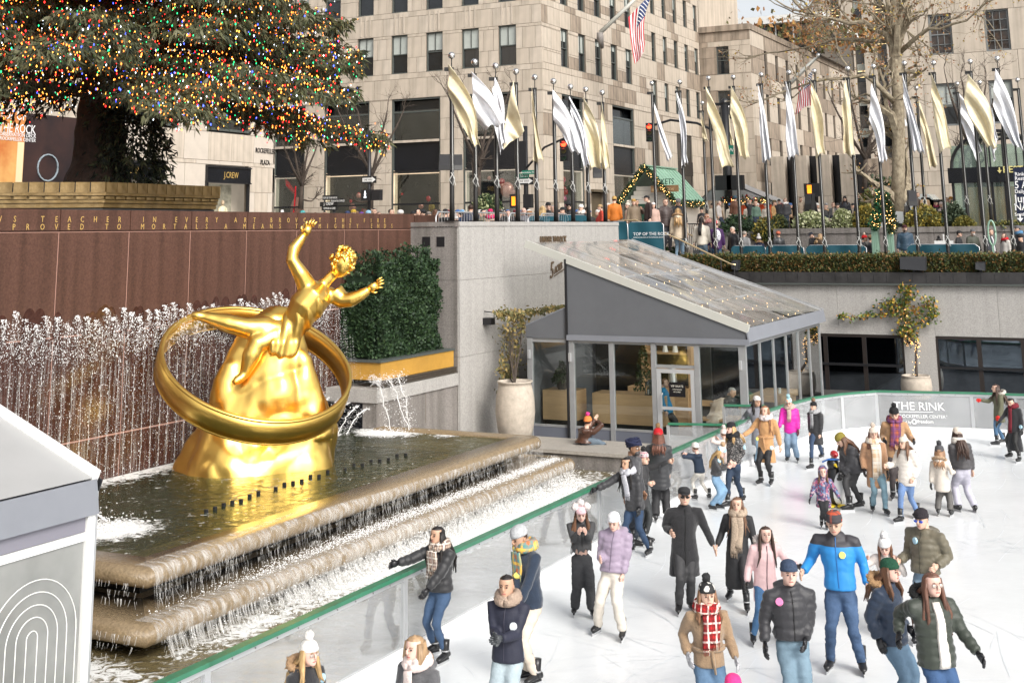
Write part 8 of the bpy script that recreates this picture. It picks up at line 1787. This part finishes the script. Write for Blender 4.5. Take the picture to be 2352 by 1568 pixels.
P('stooping adult in long black puffer and olive beanie',(1953,1174),(1978,1166),(1924,995),H=1.72,face=-62,nod=35,hands=((1936,1090,.1),(1932,1094,.15)),coat=('puffer',(.026,.026,.03),.34),pants=('cloth',(.03,.03,.032)),hat=('beanie',(.22,.18,.03)),hair=(HBR,'mid'),pelvis=(1962,1060),bow=1,gloves=(.015,.015,.016),lod=1,skin='l')
P('small child in grey hoodie and red helmet holding the penguin aid',(1912,1152),(1922,1155),(1917,1036),face=30,nod=25,hands=((1930,1082,.1),(1936,1086,.1)),coat=('cloth',(.19,.20,.21),1105),pants=('cloth',(.04,.04,.05)),hat=('helmet',(.42,.012,.015),mat('helmet_red',(.42,.012,.015),.25,coat=.5)),hair=(HBR,'short'),lod=1,skin='p')
P('small girl in purple patterned hooded snow jacket',(1888,1212),(1898,1214),(1889,1070),face=5,hands=((1859,1150,.05),(1936,1156,.05)),coat=('puffer',(.2,.1,.2),1166,patterned('snow_print',[(.10,.06,.14),(.32,.08,.14),(.10,.16,.28),(.36,.26,.30),(.05,.04,.09)],32)),pants=('cloth',(.012,.012,.014),'skinny'),hair=(HBR,'mid'),hood='up',gloves=(.015,.015,.017),lod=1,skin='p')
P('laughing woman in camel coat, cream plaid scarf and beige beanie',(2005,1175),(2035,1182),(2004,968),face=12,hands=((1984,1078,.05),(2040,1092,.1)),coat=('wool',(.36,.20,.11),1119),pants=('denim',(.20,.33,.40)),hat=('beanie',(.60,.50,.42)),pom=(.60,.50,.42),hair=((.12,.05,.03),'mid'),scarf=(plaid('plaid_cream',(.52,.36,.22),(.70,.64,.55),(.70,.66,.6),18),.38,1),gloves=(.02,.015,.015),lod=1,skin='l')
P('woman in camel belted coat, black bobble hat and orange scarf',(2052,1146),(2066,1142),(2052,923),face=2,nod=15,hands=((2098,1012,.05),(2030,1010,.05)),coat=('wool',(.42,.245,.125),1105),pants=('cloth',(.05,.04,.04),'skinny'),hat=('beanie',(.010,.010,.011)),pom=(.010,.010,.011),hair=(HK,'short'),scarf=(plaid('plaid_orange',(.50,.13,.04),(.10,.03,.10),(.12,.05,.2),34),.26,1),gloves=(.012,.012,.013),belt=True,lod=1,skin='l')
P('woman in white puffer and cream knit hat pointing left',(2069,1201),(2108,1188),(2074,1001),face=-38,hands=((2036,1068,.05),(2098,1098,.1)),coat=('puffer',(.66,.61,.55),1114),pants=('denim',(.15,.25,.47)),hat=('beanie',(.60,.54,.45)),hair=(HBR,'mid'),hood='down',lod=1,skin='l')
P('girl in cream parka with fur hood and grey earmuffs seen from behind',(2155,1184),(2185,1186),(2156,1008),face=172,hands=((2138,1112,.0),(2192,1082,.0)),coat=('cloth',(.60,.54,.47),1125,cm((.60,.54,.47),'cloth'),(.40,.28,.18)),pants=('cloth',(.10,.095,.09),'wide'),hat=('beanie',(.07,.07,.075)),pom=(.05,.05,.055),hair=((.30,.17,.09),'mid'),hood='fur',gloves=(.02,.02,.02),lod=1)
P('girl in black puffer, cream scarf and lavender flared trousers from behind',(2202,1174),(2240,1176),(2197,980),face=205,hands=((2194,1082,.0),None),coat=('puffer',(.05,.047,.05),1075),pants=('cloth',(.42,.41,.48),'wide'),hat=('beanie',(.62,.54,.46)),hair=(HB_,'long'),scarf=((.66,.62,.56),.1),lod=1)
P('woman in olive parka with white fur hood and red gloves at the barrier',(2291,1024),(2306,1018),(2286,881),face=-70,hands=((2252,919,.0),(2293,958,.15)),coat=('cloth',(.10,.10,.06),968,cm((.10,.10,.06),'cloth'),(.6,.55,.48)),pants=('denim',(.06,.14,.25)),hair=(HB_,'long'),hood='fur',gloves=(.55,.02,.015),lod=1,skin='l')
P('woman in long black coat and maroon scarf leaning at the right edge',(2321,1052),(2342,1062),(2319,914),face=-38,nod=22,hands=((2286,980,.05),None),coat=('wool',(.014,.014,.017),1036),pants=('cloth',(.012,.012,.012),'skinny'),hair=(HK,'short'),scarf=((.16,.012,.022),.36),gloves=(.012,.012,.013),badge=[(2345,980,'b')],lod=1,skin='l')
P('person in brown shearling jacket and orange bobble hat sitting on the curb',base=tuple(at(1340,1020,z=.5)),zf=.5,head=(1350,944),H=1.72,face=150,seated=((1372,1016),(1386,1022)),hands=((1371,966,-.1),(1366,962,-.15)),coat=('leather',(.07,.03,.018),.02,cm((.07,.03,.018),'leather')),pants=('denim',(.12,.16,.20)),hat=('beanie',(.65,.20,.05)),pom=(.7,.05,.25),hair=(HB_,'short'),skates=False,lod=1,hood='down',skin='l')
P('person in blue jacket standing inside the pavilion door',base=(px_(1520)-.15,33.3,.05),zf=.05,head=(1526,868),face=90,coat=('cloth',(.02,.22,.42),950),pants=('cloth',(.02,.02,.022)),hair=(HBR,'short'),skates=False,lod=1,skin='l')
P('grey haired man in black jacket seated inside the pavilion corner',base=(px_(1655),33.5,.47),zf=.47,head=(1685,890),H=1.7,face=60,nod=25,seated=((1690,960),(1695,985)),coat=('cloth',(.014,.014,.015),.02),pants=('cloth',(.02,.02,.022)),hair=((.30,.28,.26),'short'),skates=False,lod=1,skin='m')
t=thing('penguin_skating_aid',tuple((at(1930,1156,z=0))),'penguin shaped skating aid with white belly and yellow feet','skating aid')
bp=at(1921,1163,z=0); R,T=pframe(bp); L_=lambda a,b,z: bp+R*a+T*b+V(0,0,z); Rp=np.stack([R,T,V(0,0,1)],1)
MB().ell(L_(0,0,.42),(.19,.17,.40),16,12,R=Rp).build('body',mat('plastic_black',(.012,.012,.013),.3),t,True); MB().ell(L_(.05,.05,.38),(.155,.14,.33),16,12,R=Rp).build('belly',mat('plastic_white',(.78,.78,.78),.3),t,True)
MB().ell(L_(-.02,.02,.82),(.12,.12,.12),14,10,R=Rp).build('head',mat('plastic_black',(.012,.012,.013),.3),t,True); MB().tube([L_(.02,.1,.82),L_(.06,.22,.79)],[.04,.008],8).build('beak',mat('plastic_yellow',(.75,.55,.03),.3),t)
for s in (-1,1): MB().ell(L_(.11*s,.08,.03),(.10,.15,.03),12,6,R=Rp).build('foot',mat('plastic_yellow',(.75,.55,.03),.3),t,True); MB().tube([L_(.17*s,0,.6),L_(.24*s,.05,.4),L_(.2*s,.08,.3)],[.04,.05,.02],8,flat=.5).build('flipper',mat('plastic_black',(.012,.012,.013),.3),t,True)
MB().tube([L_(-.22,.0,.85),L_(-.1,.1,.92),L_(.12,.1,.92),L_(.22,0,.85)],.018,6).build('handle_bar',mat('plastic_blue',(.03,.15,.5),.3),t)

# ---- spectators on the plaza behind the fountain wall (z 4.7 ground)
GL='spectators behind the brown wall and flagpoles'
def C(x,y,label,coat,hat=None,hair=(HB_,'short'),face=0,H=1.70,z=4.7,base=None,**k):
    kd=coat[0] if isinstance(coat[0],str) else 'cloth'; cc=coat[1] if isinstance(coat[0],str) else coat
    hem=k.pop('hem',None)
    if base is None:
        if x<1000: q=at(x,y,X=-21-.5*(x%3))
        elif x<1372: q=at(x,y,X=-18.7-.45*(x%3))
        else: z=5.08; q=at(x,y,Y=46.3+.7*(x%3))
        H=max(1.25,min(1.95,q[2]-z)); base=(q[0],q[1],z)
    return P(label,head=(x,y),H=H,zf=z,base=base,face=face,coat=(kd,cc,hem),hat=hat,hair=hair,lod=2,skates=False,pants=k.pop('pants',('denim',JED)),**k)
Bn='beanie'
C(648,480,'spectator in black and white bobble hat, leftmost behind the brown wall',BLKC,(Bn,(.02,.02,.02)),pom=(.7,.7,.7),H=1.75)
C(695,483,'spectator in turquoise striped beanie behind the brown wall',(.3,.1,.1),(Bn,(.08,.40,.42)))
C(724,487,'brown haired spectator low behind the brown wall',(.1,.08,.06),hair=(HBR,'short'))
C(746,485,'dark haired spectator behind the brown wall left of the sign post',BLKC,hair=(HK,'short'))
C(798,483,'spectator in navy cap behind the brown wall',(.3,.25,.2),('cap',(.03,.05,.12)),hair=(HBR,'short'))
C(812,480,'spectator in yellow hood behind the brown wall',(.55,.38,.05),(Bn,(.55,.38,.05)))
C(830,486,'spectator in purple hat behind the brown wall',(.1,.08,.2),(Bn,(.15,.06,.3)))
C(846,482,'spectator in pale blue beanie below the ONE WAY sign',(.2,.3,.4),(Bn,(.28,.50,.66)),hair=(HK,'short'))
C(859,478,'tall dark haired man just right of the walk signal pole',(.5,.5,.5),hair=(HK,'short'),H=1.8)
C(870,486,'spectator with phone at the right of the signal pole',(.3,.15,.15),hair=(HB_,'mid'))
C(899,479,'dark haired spectator in blue hood near the third shop window',(.03,.06,.14),hair=(HK,'short'),face=60)
C(920,483,'spectator in white furry hood below the third shop window',(.6,.57,.52),('furhat',(.7,.68,.65)),hair=(HBR,'mid'))
C(949,484,'spectator in black beanie, third shop window',(.06,.05,.06),(Bn,BLKC))
C(959,479,'spectator facing sideways with a raised phone, third shop window',(.05,.06,.09),hair=(HK,'short'),face=80)
C(971,482,'spectator in round black fur hat near the end of the brown wall',(.1,.1,.11),('furhat',BLKC))
C(985,485,'spectator in grey hood next to the black fur hat',(.25,.2,.18),(Bn,(.2,.17,.15)))
C(1000,480,'woman with long brown hair seen from behind at the wall corner',BLKC,hair=((.13,.06,.035),'long'),face=180)
C(1023,479,'person in black beanie and black hooded coat seen from behind',('puffer',BLKC),(Bn,BLKC),face=180,hood='down')
C(1046,487,'spectator in small white bobble hat between two flagpoles',(.4,.3,.3),(Bn,(.65,.62,.6)),pom=(.65,.62,.6),H=1.65)
C(1061,481,'person in blue hat and blue puffer seen from behind',('puffer',(.02,.05,.14)),(Bn,(.15,.35,.6)),face=180)
C(1081,469,'tall person in navy puffer seen from behind by the second pole',('puffer',(.025,.035,.07)),hair=(HB_,'short'),face=180,H=1.82)
C(1110,480,'man in olive coat turned sideways between the second and third poles',(.12,.11,.07),hair=(HK,'short'),face=70)
C(1126,479,'woman in pink beanie and hot pink scarf',(.45,.32,.25),(Bn,(.60,.02,.12)),scarf=((.65,.03,.15),),skin='p')
C(1148,482,'spectator in black hood next to the fourth pole',BLKC,(Bn,BLKC),H=1.65)
C(1157,479,'spectator in black and white patterned hat',BLKC,(Bn,(.4,.38,.38),patterned('hat_bw',[(.015,.015,.016),(.6,.58,.55),(.015,.015,.016)],22)))
C(1167,483,'red blond haired spectator right of the third pole',BLKC,hair=((.40,.20,.08),'short'),skin='p')
C(1190,482,'stooping person in black coat behind the fourth pole',BLKC,hair=(HK,'short'),face=120)
C(1203,477,'nearly bald spectator right of the fourth pole',(.15,.15,.17),hair=((.3,.25,.2),'bald'),skin='p')
C(1216,485,'spectator in rust fur hat holding a drink',(.5,.35,.3),('furhat',(.32,.14,.05)))
C(1246,472,'woman with long blonde hair in dark jacket',(.05,.05,.055),hair=((.55,.38,.18),'long'),face=170)
C(1259,464,'photographer in black hood raising a camera between the poles',BLKC,(Bn,BLKC),hair=(HK,'short'),H=1.8)
C(1270,471,'spectator in grey coat beside the photographer',(.2,.2,.22),hair=((.3,.25,.25),'short'))
C(1292,475,'spectator in black beanie behind the sixth pole',BLKC,(Bn,BLKC),face=-40)
C(1307,464,'woman in tall black fur hat and sunglasses',BLKC,('furhat',BLKC),glasses='dark',hair=(HK,'long'),H=1.75)
C(1334,469,'woman in white beanie and thick white scarf with phone',(.06,.07,.09),(Bn,(.68,.66,.62)),scarf=((.65,.62,.58),),hair=(HK,'short'),face=-25)
C(1350,474,'person in black coat partly hidden by the eighth pole',BLKC,hair=(HK,'short'),face=60)
C(1378,469,'person in camel beanie and red jacket next to the ninth pole',(.4,.04,.02),(Bn,(.38,.26,.13)),face=-80)
C(1397,466,'person in white beanie and cream puffer seen from the side',('puffer',(.48,.36,.26)),(Bn,(.64,.60,.54)),face=60,hood='down')
C(1411,450,'person in bright orange jacket and mustard striped hat seen from behind',(.58,.17,.02),(Bn,(.42,.26,.08)),face=175,H=1.85)
C(1441,459,'person in cream bobble hat and beige puffer',('puffer',(.52,.41,.32)),(Bn,(.62,.55,.46)),pom=(.62,.55,.46),face=-60)
C(1455,456,'person in mustard beanie behind the man photographing',(.2,.15,.1),(Bn,(.38,.22,.06)))
C(1462,458,'man in dark brown jacket taking a photo beside the banner',('puffer',(.06,.03,.02)),hair=(HK,'short'),hands=((1468,480,.3),(1474,480,.3)),skin='m')
C(1485,448,'man in black cap and grey hooded brown coat before the kiosk door',(.035,.02,.018),('cap',BLKC),face=-70,H=1.82,hood='down')
C(1500,464,'child in white beanie behind the first terrace pole',(.45,.3,.25),(Bn,(.65,.6,.57)),H=1.6)
def CY(x,y,Y,z,label,coat,**k):
    q=at(x,y,Y=Y)
    if Y<48.5 and q[0]<-15.6: z=3.9+.168*min(7,1+int((-15.6-q[0])/.38))
    q=at(x,y,Y=Y); return C(x,y,label,coat,base=(q[0],Y,z),z=z,H=max(1.0,min(1.95,q[2]-z)),**k)
CY(1528,456,46.9,4.55,'man with brown hair in brown puffer at the head of the steps',('puffer',(.055,.038,.035)),hair=(HBR,'short'),face=20,hood='down',pants=('cloth',(.015,.015,.02)))
CY(1558,456,48.3,4.7,'man in grey beanie and black puffer looking down on the steps',('puffer',(.018,.019,.024)),hat=(Bn,(.22,.22,.22)),face=10,nod=20)
CY(1557,477,46.9,4.3,'woman with long blond hair in cream fur collared coat from behind',('cloth',(.55,.45,.33)),hair=((.42,.26,.12),'long'),face=175,hood='fur',pants=('denim',(.2,.3,.4)),hem=.4)
CY(1623,490,48.5,4.1,'red haired woman in sunglasses and pink scarf on the steps',('cloth',(.1,.08,.08)),hair=((.30,.12,.05),'short'),glasses='amber',scarf=((.45,.2,.18),))
CY(1611,497,47.0,4.0,'woman with black ponytail and cream fleece jacket on the steps',('cloth',(.60,.55,.47)),hair=(HK,'pony'),face=165,hat=('muffs',(.55,.42,.33)),pants=('denim',(.18,.26,.34)),wide=1)
CY(1643,499,47.2,3.95,'person in purple coat with white backpack and red white hat',('cloth',(.055,.015,.09)),hat=(Bn,(.5,.1,.1),patterned('hat_rw',[(.55,.02,.03),(.7,.66,.62)],30)),pom=(.7,.66,.62),face=185,extra='backpack',pants=('denim',(.05,.12,.22)))
CY(1682,520,47.6,3.9,'grey haired man in black leather jacket on the terrace',('leather',(.02,.02,.022)),hair=((.42,.40,.38),'short'),face=-40,pants=('cloth',BLKC))
CY(1710,530,48.6,3.9,'person in black and white check coat behind the terrace pole',('cloth',(.3,.3,.3)),hair=((.4,.35,.3),'short'),face=150)
CY(1742,535,48.8,3.9,'person in white bobble hat and fur collared navy coat',('cloth',(.015,.02,.05)),hat=(Bn,(.68,.65,.62)),pom=(.68,.65,.62),face=190,hood='fur')
CY(1787,530,48.8,3.9,'person in coral hood and charcoal jacket before the planter wall',('leather',(.05,.052,.055)),hat=(Bn,(.60,.16,.09)),face=200)
CY(1861,533,48.9,3.9,'person in black hooded coat and cap bending forward in the queue',('puffer',(.014,.014,.018)),hat=('cap',(.02,.025,.04)),face=-50,nod=25,hood='down')
CY(1884,536,49.0,3.9,'person with blonde hair and fur trimmed brown coat in the queue',('cloth',(.12,.085,.06)),hair=((.45,.30,.16),'mid'),face=120,hood='fur')
CY(1985,533,49.0,3.9,'person in bright red bobble hat and black coat in the queue',('puffer',BLKC),hat=(Bn,(.55,.01,.012)),pom=(.6,.45,.35),face=90)
CY(2001,540,48.9,3.9,'person in big fur hood and navy coat in the queue',('puffer',(.015,.018,.03)),hat=('furhat',(.30,.18,.10)),face=110)
CY(2077,516,48.6,3.9,'bearded man in blue puffer and burgundy beanie in the queue',('puffer',(.025,.06,.10)),hat=(Bn,(.06,.015,.02)),beard=(.05,.035,.03),face=8,hood='down',H_=0) if False else CY(2077,516,48.6,3.9,'bearded man in blue puffer and burgundy beanie in the queue',('puffer',(.025,.06,.10)),hat=(Bn,(.06,.015,.02)),beard=(.05,.035,.03),face=8,hood='down',wide=1)
CY(2156,540,48.8,3.9,'girl in black bobble hat and black puffer facing right',('puffer',BLKC),hat=(Bn,BLKC),pom=BLKC,hair=((.35,.22,.12),'mid'),face=75)
CY(2203,529,48.7,3.9,'person in black hood and black coat in the queue',('cloth',(.016,.016,.018)),hat=(Bn,(.016,.016,.018)),face=70,wide=1,glasses='dark')
CY(2234,525,48.8,3.9,'man in grey beanie and dark olive jacket in the queue',('cloth',(.06,.065,.05)),hat=(Bn,(.12,.12,.125)),beard=(.4,.38,.36),face=30,wide=1,hood='down')
CY(2275,526,48.8,3.9,'man in black jacket over white shirt near the green oval frame',('cloth',(.02,.022,.03)),hair=(HBR,'short'),face=60,open_front=(.6,.58,.6))
CY(2305,535,48.7,3.9,'woman with auburn hair, red scarf and pale coat',('cloth',(.50,.48,.45)),hair=((.10,.04,.025),'mid'),scarf=((.5,.01,.02),),face=-40)
CY(2336,517,49.2,3.9,'person in grey beanie and blue gaiter at the right edge',('cloth',(.05,.05,.06)),hat=(Bn,(.10,.10,.11)),scarf=((.08,.2,.35),),face=-60)
CY(2343,538,48.6,3.9,'person in black fur hat and black coat at the right edge',('cloth',BLKC),hat=('furhat',BLKC),face=-30)
U=5.42
for (x,y,lab,ct,kw) in ((1611,476,'woman in black head scarf right of the kiosk',('cloth',BLKC),dict(hat=(Bn,BLKC),H=1.6)),(1652,461,'person in grey vest over white sleeves among the poles',('cloth',(.45,.42,.40)),dict(hair=((.35,.3,.25),'short'),face=70)),(1688,449,'person in brown coat and teal cap seen from behind',('cloth',(.11,.045,.025)),dict(hat=(Bn,(.03,.07,.1)),face=180,H=1.8)),(1722,458,'woman in black coat holding up a blue phone',('cloth',BLKC),dict(hands=((1716,462,.3),None),hair=(HBR,'short'),extra='phone')),(1735,461,'small child in green jacket being carried',('cloth',(.10,.17,.13)),dict(H=1.66,hair=((.35,.22,.12),'short'))),(1779,459,'person in tan coat and olive beanie behind the shrubs',('cloth',(.36,.22,.09)),dict(hat=(Bn,(.12,.09,.05)),face=60)),(1789,457,'person in black beanie and black coat beside the tan coat',('cloth',BLKC),dict(hat=(Bn,(.014,.016,.014)),glasses='dark')),(1803,455,'smiling woman in glasses and white turtleneck behind the shrubs',('puffer',(.03,.03,.035)),dict(hair=((.14,.06,.04),'mid'),scarf=((.7,.68,.66),),glasses='clear')),(1839,453,'man in beige hooded jacket looking down behind the shrubs',('cloth',(.34,.27,.20)),dict(hair=(HBR,'short'),nod=25,hood='down')),(1861,448,'masked man in black coat and grey beanie behind the pale shrub',('wool',(.012,.012,.013)),dict(hat=(Bn,(.16,.16,.16)),beard=(.01,.01,.01),scarf=((.6,.6,.6),),wide=1)),(1895,470,'man in glasses low behind the shrubs',('cloth',(.05,.05,.05)),dict(hair=(HBR,'short'),glasses='clear',H=1.6)),(1913,464,'man with cropped hair in grey jacket and beige hoodie',('cloth',(.10,.10,.10)),dict(hair=(HBR,'short'),open_front=(.42,.36,.28))),(1940,450,'smiling woman in black beanie and black puffer behind the shrubs',('puffer',(.018,.02,.028)),dict(hat=(Bn,BLKC),hair=(HB_,'mid'))),(1968,442,'man in black beanie and navy jacket facing left behind the golden shrub',('cloth',(.015,.025,.06)),dict(hat=(Bn,(.02,.02,.022)),face=-50,H=1.8)),(2082,444,'person in black coat beside the plane tree trunk',('cloth',BLKC),dict(hair=(HBR,'short'),face=60)),(2107,441,'dark haired man right of the clamped loudspeaker',('cloth',(.10,.08,.07)),dict(hair=(HK,'short'),face=60,H=1.8)),(2124,444,'bald man in camel overcoat among the poles',('cloth',(.45,.30,.17)),dict(hair=(HK,'bald'),skin='d',face=30)),(2149,459,'woman in black hood and maroon scarf above the golden shrub',('cloth',BLKC),dict(hat=(Bn,BLKC),scarf=((.2,.02,.06),),H=1.6)),(2161,463,'child in pale pink beanie beside the maroon scarf',('cloth',(.5,.4,.4)),dict(hat=(Bn,(.6,.5,.48)),H=1.5)),(2174,453,'woman in pale coat next to the orange beanie',('cloth',(.5,.47,.45)),dict(hair=(HBR,'mid'),face=40)),(2184,451,'person in orange beanie and dark scarf before the white van',('cloth',(.5,.4,.38)),dict(hat=(Bn,(.42,.18,.03)),face=40))):
    q=at(x,y,z=U+kw.get('H',1.7)); Yc=max(51.6,min(56,q[1])); q=at(x,y,Y=Yc); kw=dict(kw); kw.pop('H',None)
    C(x,y,lab,ct,base=(q[0],Yc,U),z=U,H=max(1.3,min(1.9,q[2]-U)),**kw)
cn=[('black',BLKC),('navy',(.02,.03,.07)),('tan',(.30,.20,.11)),('grey',(.16,.16,.17)),('red',(.30,.02,.02)),('olive',(.10,.09,.05)),('cream',(.5,.45,.38)),('brown',(.10,.05,.03))]
hn=[('black',BLKC),('white',(.62,.6,.57)),('burgundy',(.16,.02,.03)),('grey',(.2,.2,.2)),('blue',(.05,.12,.3))]
k=0
for x0,y0,n,st_,side in ((1012,481,22,17.2,'behind the left flagpoles'),(1632,466,17,20.5,'behind the walkway shrubs')):
    for i in range(n):
        x=x0+i*st_+random.uniform(-5,5); a=cn[(i*3+k)%8]; b_=hn[(i*2+i//5)%5]; lab=f'spectator in {a[0]} coat, {b_[0]} hat, '+(ordn+['fourteenth','fifteenth','sixteenth','seventeenth','eighteenth','nineteenth','twentieth','twentyfirst','last'])[i]+' in the back row '+side
        if n==22: q=at(x,y0+random.uniform(-3,4),X=-21.5); z=4.7
        else: q=at(x,y0+random.uniform(-3,3),Y=58.5); z=5.42
        yy=y0; H=max(1.3,min(1.85,q[2]-z)); P(lab,head=(x,yy),H=H,zf=z,base=(q[0],q[1],z),face=random.choice((0,20,-30,60,-70,180)),coat=('cloth',a[1],None),hat=(Bn,b_[1]),pants=('denim',JED),lod=2,skates=False,legs=False,group='back row of spectators '+side)
        k+=1
print('people',NP[0])
bpy.data.scenes.remove(TS)
